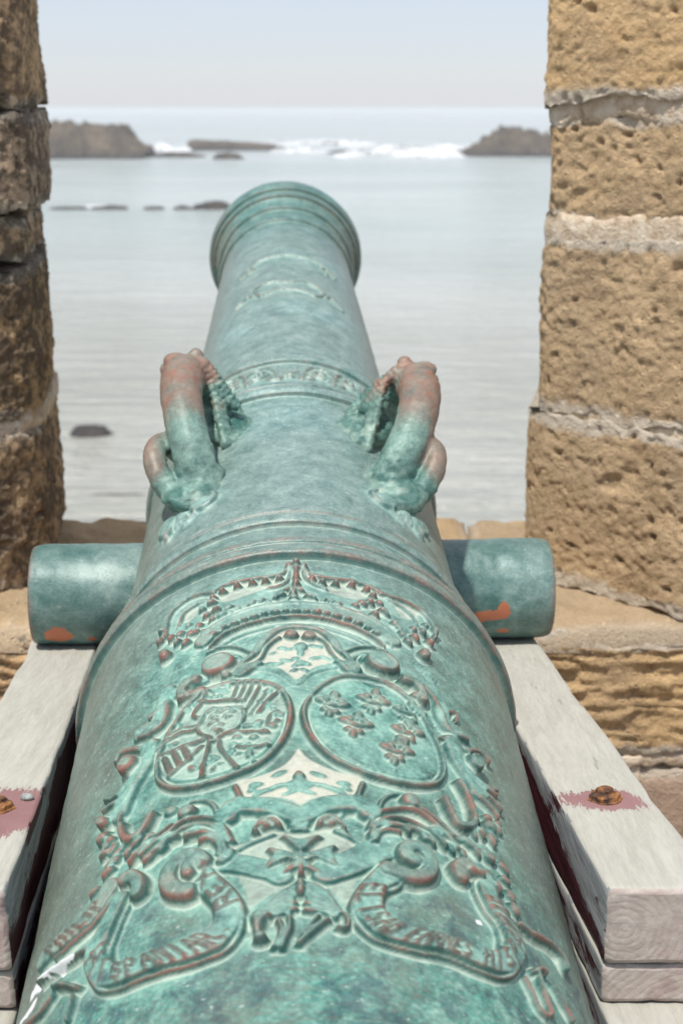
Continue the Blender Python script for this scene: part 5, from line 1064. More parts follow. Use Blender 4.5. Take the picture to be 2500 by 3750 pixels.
["S","scroll_right",6,13,0,0,2.0,[[-0.3077,0.6168],[-0.293,0.6295],[-0.2923,0.6054],[-0.3017,0.57],[-0.3148,0.5501]]],
["K","scroll_knob",19,13,14,-0.6,[-0.3264,0.6235]],
["S","scroll_right",6,13,0,0,2.0,[[-0.3556,0.5162],[-0.354,0.561],[-0.3577,0.5955],[-0.3739,0.5963]]],
["S","scroll_right",8,15,0,0,2.0,[[-0.3558,0.6382],[-0.3438,0.6843],[-0.3408,0.7222],[-0.3466,0.7528]]],
["S","scroll_right",6,12,0,0,2.0,[[-0.364,0.6442],[-0.3501,0.6644],[-0.3421,0.7048]]],
["K","scroll_knob",17,20,26,-0.4,[-0.3773,0.6545]],
["F","scroll_right",16,8,0,0,7,[[-0.351,0.5835],[-0.3722,0.5867],[-0.3895,0.6147],[-0.404,0.6442],[-0.4196,0.6588]]],
["S","scroll_right",6,14,0,0,2.0,[[-0.3575,0.5932],[-0.3757,0.5929],[-0.392,0.6161],[-0.4034,0.6514],[-0.4105,0.6949]]],
["S","scroll_hook",10,20,0,0,2.0,[[-0.4675,0.4882],[-0.4844,0.5019],[-0.498,0.5226],[-0.4968,0.5546],[-0.4855,0.589],[-0.4704,0.6007],[-0.4522,0.5946],[-0.4366,0.5817],[-0.4245,0.5669]]],
["S","acanthus_leaf",7,11,0,0,2.0,[[-0.3969,0.6352],[-0.4052,0.683],[-0.4048,0.7494]]],
["S","acanthus_leaf",7,11,0,0,2.0,[[-0.4135,0.6538],[-0.4178,0.7095],[-0.4257,0.7604]]],
["S","acanthus_leaf",7,11,0,0,2.0,[[-0.4294,0.6584],[-0.4356,0.6976],[-0.4443,0.7314]]],
["S","acanthus_leaf",7,11,0,0,2.0,[[-0.4001,0.6523],[-0.4018,0.7051],[-0.3948,0.762]]],
["B","acanthus_leaf",13,10.4,14,-0.5,[-0.4742,0.6681]],
["B","acanthus_leaf",9,7.2,10,-0.5,[-0.4573,0.6769]],
["B","acanthus_leaf",8,6.4,10,-0.5,[-0.4572,0.7205]],
["B","acanthus_leaf",14,11.200000000000001,8,-0.5,[-0.4808,0.677]],
["B","scroll_bead",14,14,18,0,[-0.4845,0.3593]],
["S","scroll_right",5,9,0,0,2.0,[[-0.4748,0.3327],[-0.4798,0.2916],[-0.4922,0.2601],[-0.5057,0.2481],[-0.5115,0.2535]]],
["S","acanthus_leaf",6.0,10,0,0,2.0,[[-0.5372,0.2078],[-0.521,0.2248],[-0.5089,0.2618],[-0.5009,0.3129],[-0.4978,0.3677],[-0.5022,0.4065]]],
["S","acanthus_leaf",5.7,12,0,0,2.0,[[-0.5497,0.2102],[-0.532,0.2307],[-0.5215,0.2669],[-0.5171,0.3128],[-0.5187,0.3544],[-0.523,0.3813]]],
["S","acanthus_leaf",5.4,10,0,0,2.0,[[-0.5469,0.2389],[-0.5325,0.2694],[-0.5286,0.3117],[-0.5333,0.3381]]],
["S","acanthus_leaf",5.1,12,0,0,2.0,[[-0.4987,0.3538],[-0.5017,0.4036],[-0.5093,0.4377],[-0.5192,0.4636]]],
["S","acanthus_leaf",4.8,10,0,0,2.0,[[-0.4905,0.3886],[-0.4977,0.4382],[-0.5068,0.4803],[-0.5153,0.5037]]],
["S","acanthus_leaf",7.0,11,0,0,2.0,[[-0.558,0.205],[-0.5428,0.2138],[-0.5315,0.2498],[-0.5274,0.2962],[-0.5289,0.342]]],
["S","acanthus_leaf",6.7,13,0,0,2.0,[[-0.5569,0.2199],[-0.5462,0.2333],[-0.5402,0.2624],[-0.5391,0.302]]],
["S","acanthus_leaf",6.4,11,0,0,2.0,[[-0.5263,0.3428],[-0.5309,0.3886],[-0.539,0.4216]]],
["S","acanthus_leaf",6.1,13,0,0,2.0,[[-0.522,0.3769],[-0.5286,0.4224],[-0.5379,0.4614]]],
["S","acanthus_leaf",5.8,11,0,0,2.0,[[-0.5152,0.4311],[-0.5234,0.4777],[-0.533,0.5117]]],
["B","acanthus_leaf",9.962317474841662,7.783717054233573,9.761632438336319,-0.44444199875912926,[-0.5336,0.3954]],
["B","acanthus_leaf",13.420284470982349,6.924715115667443,9.84847137236904,-0.6010302689039362,[-0.5216,0.4304]],
["B","acanthus_leaf",11.05477641078565,5.718467638045535,7.190286433456196,-1.0009750464874168,[-0.5327,0.4555]],
["B","acanthus_leaf",11.33865108407048,6.642905597641206,8.610816548901125,-0.9010599358839424,[-0.5349,0.4835]],
["B","acanthus_leaf",9.125984354008802,6.116555817695612,7.151751471920559,-0.3983136817640075,[-0.5148,0.522]],
["B","acanthus_leaf",13.835741176986838,6.973282190115543,9.141101231947406,-0.7189920863283843,[-0.5158,0.5576]],
["B","acanthus_leaf",13.364046042823873,6.0326320009880785,9.951454911448574,-0.846947498671635,[-0.5213,0.5871]],
["B","acanthus_leaf",10.777068885117561,6.55729545948797,10.826236916392613,-1.0273434511924402,[-0.5205,0.4794]],
["B","acanthus_leaf",9.755311390384078,7.800258176922286,7.025894329077161,-0.9023820028782032,[-0.5328,0.5334]],
["B","acanthus_leaf",13.052634151586226,5.4102921546277445,9.094518254565926,-0.9522050223960365,[-0.5208,0.625]],
["B","acanthus_leaf",9.071355948423053,6.885385843598872,10.965118290490171,-0.7104028662577668,[-0.5232,0.6475]],
["B","acanthus_leaf",12.629247102755436,5.679270448091432,7.9926057399633645,-0.5905015604402812,[-0.5225,0.7101]],
["B","acanthus_leaf",9.897030137835733,6.038184317337436,11.740620307054073,-0.7586661740888967,[-0.5623,0.649]],
["B","acanthus_leaf",10.7003403371042,5.814573859426356,11.76019745353761,-0.6555825677176906,[-0.4911,0.6211]],
["B","acanthus_leaf",13.901973754402947,6.546568007318813,9.60583064513112,-1.0172324189728006,[-0.4887,0.6736]],
["B","acanthus_leaf",12.713837091075199,6.741958591558467,9.133247519181293,-1.0025502875346244,[-0.4946,0.59]],
["B","acanthus_leaf",11.058230749534442,7.768278728505402,7.343576760609308,-0.6439974895209304,[-0.4628,0.7224]],
["B","acanthus_leaf",11.597574099389295,7.852814586745549,8.25499623332379,-0.944831317809687,[-0.5608,0.7126]],
["B","acanthus_leaf",12.382355999992967,7.151257712843369,10.148110914201018,-1.0772485667692642,[-0.5778,0.7167]],
["B","acanthus_leaf",10.663407296056624,6.194826679038112,8.014558761067581,-0.3405632442178164,[-0.5407,0.7048]],
["F","lower_frame",15,9,0,0,6,[[-0.5127,-0.2478],[-0.5018,-0.2211],[-0.5029,-0.1854],[-0.5068,-0.1266],[-0.5147,-0.0726],[-0.5238,-0.0346],[-0.526,-0.0081],[-0.5218,0.0226],[-0.5108,0.0657],[-0.5059,0.1206],[-0.5045,0.1875],[-0.5137,0.2133]]],
["S","lower_frame",3,12,0,0,2.0,[[-0.5024,-0.2029],[-0.5027,-0.1562],[-0.5065,-0.1099],[-0.5124,-0.0641],[-0.5204,-0.0303],[-0.524,-0.0079],[-0.5184,0.0188],[-0.5092,0.0576],[-0.5035,0.1119],[-0.5019,0.1859]]],
["S","lower_frame",3,7,0,0,2.0,[[-0.5154,-0.2514],[-0.5117,-0.2139],[-0.5142,-0.1703],[-0.519,-0.1428]]],
["S","lower_frame",3,7,0,0,2.0,[[-0.5175,0.214],[-0.5149,0.175],[-0.5173,0.1353],[-0.5224,0.1151]]],
["K","volute",17,15,11,0,[-0.5328,-0.1174]],
["S","volute",6,17,0,0,2.0,[[-0.5411,-0.1552],[-0.5491,-0.1364],[-0.5507,-0.1072],[-0.5451,-0.0799],[-0.5346,-0.0816],[-0.5301,-0.1038]]],
["S","volute",5,17,0,0,2.0,[[-0.5393,-0.1553],[-0.5344,-0.137],[-0.5382,-0.1166],[-0.5424,-0.1183]]],
["K","volute",17,15,11,0,[-0.5336,0.0873]],
["S","volute",6,17,0,0,2.0,[[-0.5432,0.1247],[-0.5507,0.1053],[-0.5514,0.076],[-0.5448,0.0494],[-0.5344,0.0522],[-0.5305,0.0748]]],
["S","volute",5,17,0,0,2.0,[[-0.5414,0.125],[-0.5359,0.1073],[-0.5391,0.0866],[-0.5434,0.0879]]],
["K","link",17,11,9,0,[-0.5356,-0.0155]],
["B","link_hole",7,6,3,0,[-0.5284,-0.0155]],
["K","link",17,11,9,0,[-0.5494,-0.0162]],
["B","link_hole",7,6,3,0,[-0.5423,-0.0162]],
["S","link",5,9,0,0,2.0,[[-0.5307,-0.0424],[-0.5363,-0.0257],[-0.5447,-0.0354],[-0.5517,-0.0264]]],
["S","link",5,9,0,0,2.0,[[-0.5315,0.0142],[-0.5366,-0.0012],[-0.5453,0.0076],[-0.5521,-0.004]]],
["P","lower_field",1,0.4,0.5,1,3,[[-0.5578,-0.233],[-0.548,-0.161],[-0.5394,-0.0987],[-0.547,-0.0136],[-0.5401,0.0723],[-0.5485,0.1414],[-0.5578,0.1946],[-0.5745,0.114],[-0.5912,0.1001],[-0.5966,0.0657],[-0.5917,-0.0161],[-0.5965,-0.0797],[-0.5847,-0.1287]]],
["P","lower_field",1,0.6,0.4,1,3,[[-0.5946,-0.2041],[-0.6025,-0.1281],[-0.6045,-0.0834],[-0.6012,-0.0314],[-0.6134,-0.0467],[-0.6226,-0.0982],[-0.6364,-0.1564],[-0.6355,-0.1711],[-0.6167,-0.1797]]],
["P","lower_field",1,0.6,0.4,1,3,[[-0.6016,-0.0018],[-0.6016,0.065],[-0.5987,0.1253],[-0.5885,0.1803],[-0.6072,0.1539],[-0.6312,0.131],[-0.6449,0.1287],[-0.6321,0.0979],[-0.6096,0.0493]]],
["F","ribbon_tail",13,5,0,0,3,[[-0.5737,-0.2756],[-0.5793,-0.2133],[-0.5879,-0.1487],[-0.5977,-0.0967],[-0.6033,-0.0747]]],
["S","ribbon_tail",3,9,0,0,2.0,[[-0.5837,-0.2586],[-0.593,-0.1977],[-0.6022,-0.1422],[-0.6074,-0.0844]]],
["S","ribbon_tail",3,8,0,0,2.0,[[-0.573,-0.2304],[-0.5782,-0.181],[-0.5849,-0.125]]],
["F","ribbon_tail",17,6,0,0,3,[[-0.5996,0.0676],[-0.5923,0.1127],[-0.5803,0.1708],[-0.5677,0.2192],[-0.5542,0.2854]]],
["S","ribbon_tail",3.4,11,0,0,2.0,[[-0.6103,0.0617],[-0.6082,0.1119],[-0.5974,0.1681],[-0.5832,0.2192],[-0.5687,0.2792]]],
["S","ribbon_tail",3,9,0,0,2.0,[[-0.5863,0.1014],[-0.5769,0.1583],[-0.5637,0.2177],[-0.5525,0.2858]]],
["S","lower_frame",5,8,0,0,2.0,[[-0.5653,-0.2236],[-0.5583,-0.1861],[-0.552,-0.141],[-0.5467,-0.0958]]],
["S","lower_frame",6,9,0,0,2.0,[[-0.5445,0.0997],[-0.5501,0.1367],[-0.5589,0.1692],[-0.5678,0.1902]]],
["P","maltese_cross",1,9.5,0,1,1.8,[[-0.5812,-0.0185],[-0.5739,-0.0658],[-0.5666,-0.1211],[-0.5804,-0.0995],[-0.5974,-0.124],[-0.5891,-0.066],[-0.5857,-0.0188]]],
["P","maltese_cross",1,9.5,0,1,1.8,[[-0.5813,-0.0076],[-0.5746,0.0404],[-0.5654,0.1012],[-0.581,0.0836],[-0.5985,0.1002],[-0.5885,0.0427],[-0.5859,-0.0079]]],
["P","maltese_cross",1,9.5,0,1,1.8,[[-0.5808,-0.0203],[-0.5689,-0.0392],[-0.5508,-0.0803],[-0.561,-0.0138],[-0.5526,0.0611],[-0.5696,0.0151],[-0.581,-0.0058]]],
["P","maltese_cross",1,9.5,0,1,1.8,[[-0.5857,-0.0206],[-0.5933,-0.0426],[-0.605,-0.077],[-0.6,-0.0123],[-0.6068,0.0552],[-0.5942,0.0151],[-0.5859,-0.0061]]],
["S","maltese_cross",5,18,0,0,2.0,[[-0.5726,-0.0125],[-0.589,-0.0127],[-0.6051,-0.0128]]],
["S","maltese_cross",3.6,17,0,0,2.0,[[-0.5829,-0.0783],[-0.5869,-0.0429],[-0.5908,-0.0132]]],
["S","maltese_cross",3.6,17,0,0,2.0,[[-0.5835,0.0527],[-0.5875,0.017],[-0.5908,-0.0132]]],
["P","ram",1,6.5,0,1,3,[[-0.6156,-0.0295],[-0.6217,-0.0637],[-0.6305,-0.0959],[-0.6406,-0.1242],[-0.6458,-0.1524],[-0.6522,-0.1681],[-0.6646,-0.1568],[-0.6737,-0.1424],[-0.6736,-0.1268],[-0.6638,-0.1149],[-0.6559,-0.0958],[-0.6579,-0.0819],[-0.6554,-0.0679],[-0.6575,-0.047],[-0.6474,-0.0345],[-0.631,-0.0284]]],
["P","ram",1,6.5,0,1,3,[[-0.6152,-0.0044],[-0.618,0.0402],[-0.6297,0.0747],[-0.643,0.0943],[-0.6517,0.1071],[-0.661,0.0847],[-0.6583,0.0607],[-0.6541,0.0367],[-0.6525,0.0159],[-0.639,-0.0006]]],
["S","ram",6,12,0,0,2.0,[[-0.6608,-0.0802],[-0.6712,-0.0718],[-0.6824,-0.0786],[-0.6917,-0.0937]]],
["S","ram",6,12,0,0,2.0,[[-0.6588,-0.0495],[-0.6719,-0.0499],[-0.6829,-0.0619],[-0.693,-0.0721]]],
["S","ram",6,12,0,0,2.0,[[-0.6627,0.059],[-0.6715,0.031],[-0.6813,-0.0],[-0.6895,-0.0238]]],
["S","ram",5,11,0,0,2.0,[[-0.6573,0.0324],[-0.6703,0.0075],[-0.6801,-0.0134]]],
["S","ram",5,12,0,0,2.0,[[-0.6533,0.0944],[-0.6573,0.1128],[-0.666,0.1182],[-0.6728,0.1052],[-0.671,0.0885]]],
["S","ram",8,15,0,0,2.0,[[-0.6577,-0.1233],[-0.6655,-0.14],[-0.6779,-0.1361]]],
["S","ram",5,16,0,0,2.0,[[-0.6573,-0.1059],[-0.6543,-0.1229],[-0.6562,-0.1432],[-0.6618,-0.1464]]],
["B","ram",9,8,18,0,[-0.682,-0.1311]],
["B","ram",6,10,16,0,[-0.6201,-0.0159]],
["B","ram",6,10,16,0,[-0.627,-0.0162]],
["S","ram",2.6,10.5,0,0,2.0,[[-0.6234,-0.0414],[-0.6269,-0.038],[-0.6248,-0.033]]],
["S","ram",2.6,10.5,0,0,2.0,[[-0.6229,-0.0002],[-0.626,0.0045],[-0.6239,0.0089]]],
["S","ram",2.6,10.5,0,0,2.0,[[-0.6312,-0.0387],[-0.6346,-0.0354],[-0.6326,-0.0304]]],
["S","ram",2.6,10.5,0,0,2.0,[[-0.6316,-0.0031],[-0.6346,0.0016],[-0.6326,0.0059]]],
["S","ram",2.6,10.5,0,0,2.0,[[-0.6388,-0.0361],[-0.6422,-0.0328],[-0.6402,-0.0278]]],
["S","ram",2.6,10.5,0,0,2.0,[[-0.6401,-0.006],[-0.6432,-0.0013],[-0.6411,0.003]]],
["S","ram",2.6,10.5,0,0,2.0,[[-0.6464,-0.0335],[-0.6497,-0.0302],[-0.6477,-0.0253]]],
["S","ram",2.6,10.5,0,0,2.0,[[-0.6486,-0.0088],[-0.6516,-0.0042],[-0.6496,0.0001]]],
["S","ram",2.6,10.5,0,0,2.0,[[-0.6261,-0.0509],[-0.6295,-0.0475],[-0.6275,-0.0425]]],
["S","ram",2.6,10.5,0,0,2.0,[[-0.6259,0.0101],[-0.629,0.0148],[-0.6268,0.0192]]],
["S","ram",2.6,10.5,0,0,2.0,[[-0.6333,-0.0485],[-0.6367,-0.0452],[-0.6347,-0.0402]]],
["S","ram",2.6,10.5,0,0,2.0,[[-0.6337,0.0075],[-0.6368,0.0122],[-0.6347,0.0165]]],
["S","ram",2.6,10.5,0,0,2.0,[[-0.6405,-0.0462],[-0.6439,-0.0429],[-0.6419,-0.0379]]],
["S","ram",2.6,10.5,0,0,2.0,[[-0.6415,0.0049],[-0.6446,0.0095],[-0.6425,0.0139]]],
["S","ram",2.6,10.5,0,0,2.0,[[-0.6476,-0.0439],[-0.651,-0.0406],[-0.649,-0.0357]]],
["S","ram",2.6,10.5,0,0,2.0,[[-0.6492,0.0024],[-0.6522,0.007],[-0.6502,0.0112]]],
["S","ram",2.6,10.5,0,0,2.0,[[-0.6287,-0.0604],[-0.6321,-0.0569],[-0.6301,-0.052]]],
["S","ram",2.6,10.5,0,0,2.0,[[-0.6288,0.0204],[-0.6319,0.0251],[-0.6297,0.0294]]],
["S","ram",2.6,10.5,0,0,2.0,[[-0.6355,-0.0583],[-0.6389,-0.0549],[-0.6369,-0.05]]],
["S","ram",2.6,10.5,0,0,2.0,[[-0.6359,0.0181],[-0.6389,0.0227],[-0.6368,0.0271]]],
["S","ram",2.6,10.5,0,0,2.0,[[-0.6422,-0.0563],[-0.6456,-0.0529],[-0.6436,-0.048]]],
["S","ram",2.6,10.5,0,0,2.0,[[-0.6429,0.0158],[-0.6459,0.0204],[-0.6439,0.0247]]],
["S","ram",2.6,10.5,0,0,2.0,[[-0.6488,-0.0543],[-0.6522,-0.051],[-0.6502,-0.0461]]],
["S","ram",2.6,10.5,0,0,2.0,[[-0.6499,0.0135],[-0.6529,0.0181],[-0.6508,0.0224]]],
["S","ram",2.6,10.5,0,0,2.0,[[-0.6312,-0.0698],[-0.6347,-0.0664],[-0.6327,-0.0615]]],
["S","ram",2.6,10.5,0,0,2.0,[[-0.6317,0.0307],[-0.6347,0.0353],[-0.6326,0.0397]]],
["S","ram",2.6,10.5,0,0,2.0,[[-0.6376,-0.0681],[-0.641,-0.0647],[-0.639,-0.0598]]],
["S","ram",2.6,10.5,0,0,2.0,[[-0.638,0.0286],[-0.641,0.0332],[-0.6389,0.0376]]],
["S","ram",2.6,10.5,0,0,2.0,[[-0.6438,-0.0664],[-0.6472,-0.063],[-0.6453,-0.0581]]],
["S","ram",2.6,10.5,0,0,2.0,[[-0.6443,0.0266],[-0.6473,0.0312],[-0.6452,0.0356]]],
["S","ram",2.6,10.5,0,0,2.0,[[-0.65,-0.0647],[-0.6534,-0.0613],[-0.6514,-0.0565]]],
["S","ram",2.6,10.5,0,0,2.0,[[-0.6505,0.0247],[-0.6534,0.0292],[-0.6514,0.0335]]],
["S","ram",2.6,10.5,0,0,2.0,[[-0.6338,-0.0793],[-0.6372,-0.0758],[-0.6353,-0.0709]]],
["S","ram",2.6,10.5,0,0,2.0,[[-0.6345,0.0409],[-0.6375,0.0455],[-0.6354,0.0499]]],
["S","ram",2.6,10.5,0,0,2.0,[[-0.6396,-0.0778],[-0.643,-0.0744],[-0.6411,-0.0695]]],
["S","ram",2.6,10.5,0,0,2.0,[[-0.6401,0.0392],[-0.6431,0.0437],[-0.6409,0.0481]]],
["S","ram",2.6,10.5,0,0,2.0,[[-0.6454,-0.0765],[-0.6488,-0.073],[-0.6469,-0.0682]]],
["S","ram",2.6,10.5,0,0,2.0,[[-0.6456,0.0375],[-0.6485,0.042],[-0.6464,0.0464]]],
["S","ram",2.6,10.5,0,0,2.0,[[-0.6511,-0.0751],[-0.6545,-0.0717],[-0.6526,-0.0668]]],
["S","ram",2.6,10.5,0,0,2.0,[[-0.651,0.0358],[-0.654,0.0403],[-0.6519,0.0447]]],
["S","ram",2.6,10.5,0,0,2.0,[[-0.6363,-0.0887],[-0.6397,-0.0852],[-0.6378,-0.0803]]],
["S","ram",2.6,10.5,0,0,2.0,[[-0.6373,0.0511],[-0.6403,0.0556],[-0.6381,0.06]]],
["S","ram",2.6,10.5,0,0,2.0,[[-0.6416,-0.0876],[-0.6451,-0.0841],[-0.6431,-0.0792]]],
["S","ram",2.6,10.5,0,0,2.0,[[-0.6421,0.0497],[-0.6451,0.0542],[-0.6429,0.0586]]],
["S","ram",2.6,10.5,0,0,2.0,[[-0.647,-0.0865],[-0.6504,-0.083],[-0.6485,-0.0782]]],
["S","ram",2.6,10.5,0,0,2.0,[[-0.6468,0.0483],[-0.6498,0.0528],[-0.6477,0.0572]]],
["S","ram",2.6,10.5,0,0,2.0,[[-0.6523,-0.0854],[-0.6556,-0.082],[-0.6537,-0.0772]]],
["S","ram",2.6,10.5,0,0,2.0,[[-0.6516,0.047],[-0.6545,0.0515],[-0.6524,0.0558]]],
["S","ram",2.6,10.5,0,0,2.0,[[-0.6387,-0.098],[-0.6422,-0.0945],[-0.6402,-0.0897]]],
["S","ram",2.6,10.5,0,0,2.0,[[-0.64,0.0612],[-0.643,0.0657],[-0.6409,0.0702]]],
["S","ram",2.6,10.5,0,0,2.0,[[-0.6436,-0.0973],[-0.647,-0.0938],[-0.6451,-0.0889]]],
["S","ram",2.6,10.5,0,0,2.0,[[-0.6441,0.0602],[-0.647,0.0647],[-0.6449,0.0691]]],
["S","ram",2.6,10.5,0,0,2.0,[[-0.6485,-0.0965],[-0.6519,-0.093],[-0.65,-0.0882]]],
["S","ram",2.6,10.5,0,0,2.0,[[-0.6481,0.0591],[-0.651,0.0636],[-0.6489,0.068]]],
["S","ram",2.6,10.5,0,0,2.0,[[-0.6533,-0.0958],[-0.6567,-0.0923],[-0.6548,-0.0875]]],
["S","ram",2.6,10.5,0,0,2.0,[[-0.652,0.0581],[-0.655,0.0626],[-0.6528,0.067]]],
["S","ram",2.6,10.5,0,0,2.0,[[-0.6411,-0.1074],[-0.6446,-0.1039],[-0.6427,-0.099]]],
["S","ram",2.6,10.5,0,0,2.0,[[-0.6428,0.0713],[-0.6457,0.0758],[-0.6435,0.0803]]],
["S","ram",2.6,10.5,0,0,2.0,[[-0.6456,-0.107],[-0.649,-0.1034],[-0.6471,-0.0986]]],
["S","ram",2.6,10.5,0,0,2.0,[[-0.646,0.0706],[-0.6489,0.0751],[-0.6468,0.0796]]],
["S","ram",2.6,10.5,0,0,2.0,[[-0.65,-0.1065],[-0.6534,-0.103],[-0.6515,-0.0982]]],
["S","ram",2.6,10.5,0,0,2.0,[[-0.6493,0.07],[-0.6522,0.0744],[-0.65,0.0789]]],
["S","ram",2.6,10.5,0,0,2.0,[[-0.6544,-0.1061],[-0.6577,-0.1026],[-0.6559,-0.0978]]],
["S","ram",2.6,10.5,0,0,2.0,[[-0.6525,0.0693],[-0.6554,0.0738],[-0.6532,0.0782]]],
["S","ram",2.6,10.5,0,0,2.0,[[-0.6435,-0.1167],[-0.6469,-0.1132],[-0.6451,-0.1083]]],
["S","ram",2.6,10.5,0,0,2.0,[[-0.6454,0.0814],[-0.6483,0.0859],[-0.6462,0.0904]]],
["S","ram",2.6,10.5,0,0,2.0,[[-0.6475,-0.1166],[-0.6509,-0.1131],[-0.649,-0.1083]]],
["S","ram",2.6,10.5,0,0,2.0,[[-0.6479,0.0811],[-0.6508,0.0856],[-0.6486,0.09]]],
["S","ram",2.6,10.5,0,0,2.0,[[-0.6514,-0.1165],[-0.6548,-0.113],[-0.653,-0.1082]]],
["S","ram",2.6,10.5,0,0,2.0,[[-0.6504,0.0808],[-0.6533,0.0852],[-0.6511,0.0897]]],
["S","ram",2.6,10.5,0,0,2.0,[[-0.6554,-0.1165],[-0.6587,-0.1129],[-0.6569,-0.1081]]],
["S","ram",2.6,10.5,0,0,2.0,[[-0.6529,0.0805],[-0.6558,0.0849],[-0.6536,0.0894]]],
["P","ribbon_left",1,9,0,1,3,[[-0.5804,-0.3596],[-0.5947,-0.3483],[-0.6155,-0.3054],[-0.6297,-0.2792],[-0.6464,-0.2721],[-0.6595,-0.2856],[-0.6641,-0.3246],[-0.6647,-0.3882],[-0.6638,-0.4544],[-0.664,-0.5232],[-0.6587,-0.5796],[-0.6469,-0.6133],[-0.6299,-0.6287],[-0.616,-0.6179],[-0.5996,-0.6006],[-0.5801,-0.5794],[-0.5712,-0.5674],[-0.5641,-0.6267],[-0.5747,-0.6425],[-0.5907,-0.6634],[-0.6028,-0.6836],[-0.6146,-0.7066],[-0.6308,-0.7205],[-0.649,-0.707],[-0.6704,-0.6651],[-0.6828,-0.6106],[-0.6879,-0.5491],[-0.6882,-0.4801],[-0.6889,-0.4222],[-0.6908,-0.3582],[-0.6892,-0.2893],[-0.6846,-0.2373],[-0.671,-0.2006],[-0.6536,-0.1832],[-0.6344,-0.1846],[-0.6124,-0.2152],[-0.5893,-0.269],[-0.5658,-0.3223]]],
["P","ribbon_right",1,9,0,1,3,[[-0.5938,0.3237],[-0.6081,0.2863],[-0.6183,0.247],[-0.6322,0.2298],[-0.6471,0.2334],[-0.6561,0.2568],[-0.6609,0.3023],[-0.6601,0.3775],[-0.6612,0.4436],[-0.6611,0.5074],[-0.6587,0.5634],[-0.6478,0.6082],[-0.631,0.6297],[-0.6146,0.6242],[-0.6025,0.5915],[-0.586,0.568],[-0.5675,0.5604],[-0.5571,0.5729],[-0.5456,0.6259],[-0.5689,0.6382],[-0.5889,0.6549],[-0.6054,0.6866],[-0.6258,0.7167],[-0.6448,0.7063],[-0.6669,0.6618],[-0.6817,0.5932],[-0.6853,0.5241],[-0.6838,0.4558],[-0.6825,0.4011],[-0.6845,0.3259],[-0.683,0.2545],[-0.6784,0.1954],[-0.6658,0.1542],[-0.652,0.1317],[-0.6348,0.1321],[-0.6092,0.1744],[-0.5867,0.2379]]],
["S","ribbon_left",3.0,13,0,0,2.0,[[-0.5854,-0.3531],[-0.5995,-0.342],[-0.6202,-0.3],[-0.6342,-0.2743],[-0.6508,-0.2673],[-0.6639,-0.2806],[-0.6686,-0.3188],[-0.6693,-0.381],[-0.6685,-0.4457],[-0.6691,-0.5127],[-0.664,-0.5676],[-0.6524,-0.6002],[-0.6357,-0.6151],[-0.6217,-0.6047],[-0.6054,-0.5879],[-0.5858,-0.5674],[-0.5769,-0.5557]]],
["S","ribbon_left",3.4,13.5,0,0,2.0,[[-0.5713,-0.3158],[-0.5946,-0.2637],[-0.6175,-0.2111],[-0.6393,-0.1812],[-0.6585,-0.1798],[-0.6758,-0.1968],[-0.6893,-0.2327],[-0.694,-0.2836],[-0.6958,-0.3509],[-0.694,-0.4133],[-0.6936,-0.4697],[-0.6936,-0.5366],[-0.6887,-0.596],[-0.6768,-0.6485],[-0.6559,-0.6886],[-0.638,-0.7015],[-0.6218,-0.6882],[-0.6099,-0.6662],[-0.5977,-0.6468],[-0.5816,-0.6267],[-0.571,-0.6115]]],
["S","ribbon_right",3.0,13,0,0,2.0,[[-0.5987,0.3173],[-0.6128,0.2807],[-0.6229,0.2422],[-0.6367,0.2253],[-0.6515,0.2288],[-0.6605,0.2518],[-0.6654,0.2964],[-0.6647,0.3699],[-0.6661,0.4345],[-0.6662,0.4967],[-0.6641,0.551],[-0.6535,0.5944],[-0.6369,0.6151],[-0.6206,0.6098],[-0.6083,0.5781],[-0.5918,0.5554],[-0.5734,0.5481],[-0.5631,0.5601]]],
["S","ribbon_right",3.4,13.5,0,0,2.0,[[-0.5921,0.2327],[-0.6143,0.1706],[-0.6397,0.1291],[-0.6568,0.1287],[-0.6706,0.1507],[-0.6832,0.1911],[-0.6879,0.2489],[-0.6895,0.3187],[-0.6877,0.392],[-0.6892,0.4452],[-0.6909,0.5115],[-0.6877,0.5782],[-0.6735,0.6441],[-0.652,0.6866],[-0.6332,0.6965],[-0.6127,0.6678],[-0.596,0.6375],[-0.5761,0.6214],[-0.5528,0.6096]]],
["S","ribbon_roll",20,24,0,0,2.0,[[-0.5759,-0.3127],[-0.5655,-0.3325],[-0.5623,-0.3697],[-0.5671,-0.4036],[-0.5783,-0.4215],[-0.5921,-0.4158],[-0.6028,-0.3888],[-0.6082,-0.3557]]],
["S","ribbon_roll",14,27,0,0,2.0,[[-0.5721,-0.3197],[-0.5735,-0.3432],[-0.5803,-0.3577],[-0.588,-0.3521]]],
["S","ribbon_roll",17,22,0,0,2.0,[[-0.5561,-0.5843],[-0.5569,-0.5579],[-0.5701,-0.5299],[-0.5822,-0.53]]],
["S","ribbon_roll",17,22,0,0,2.0,[[-0.5759,0.3354],[-0.5717,0.307],[-0.5592,0.3244],[-0.5571,0.3637],[-0.5682,0.3904],[-0.5827,0.3878],[-0.5939,0.3618],[-0.5993,0.3225],[-0.5976,0.281],[-0.5947,0.2455]]],
["S","ribbon_roll",17,20,0,0,2.0,[[-0.5599,0.5492],[-0.5553,0.5202],[-0.5674,0.4899],[-0.5755,0.4981]]],
["S","ribbon_roll",12,24,0,0,2.0,[[-0.5638,0.5354],[-0.5623,0.5706]]],
["F","ribbon_left",15,7,0,0,4,[[-0.549,-0.6651],[-0.562,-0.7049],[-0.5727,-0.747],[-0.5742,-0.8174],[-0.5697,-0.9007],[-0.5676,-0.9788]]],
["S","ribbon_left",4,13,0,0,2.0,[[-0.5639,-0.6338],[-0.5777,-0.6741],[-0.5887,-0.7239],[-0.5916,-0.7969],[-0.5909,-0.8896]]],
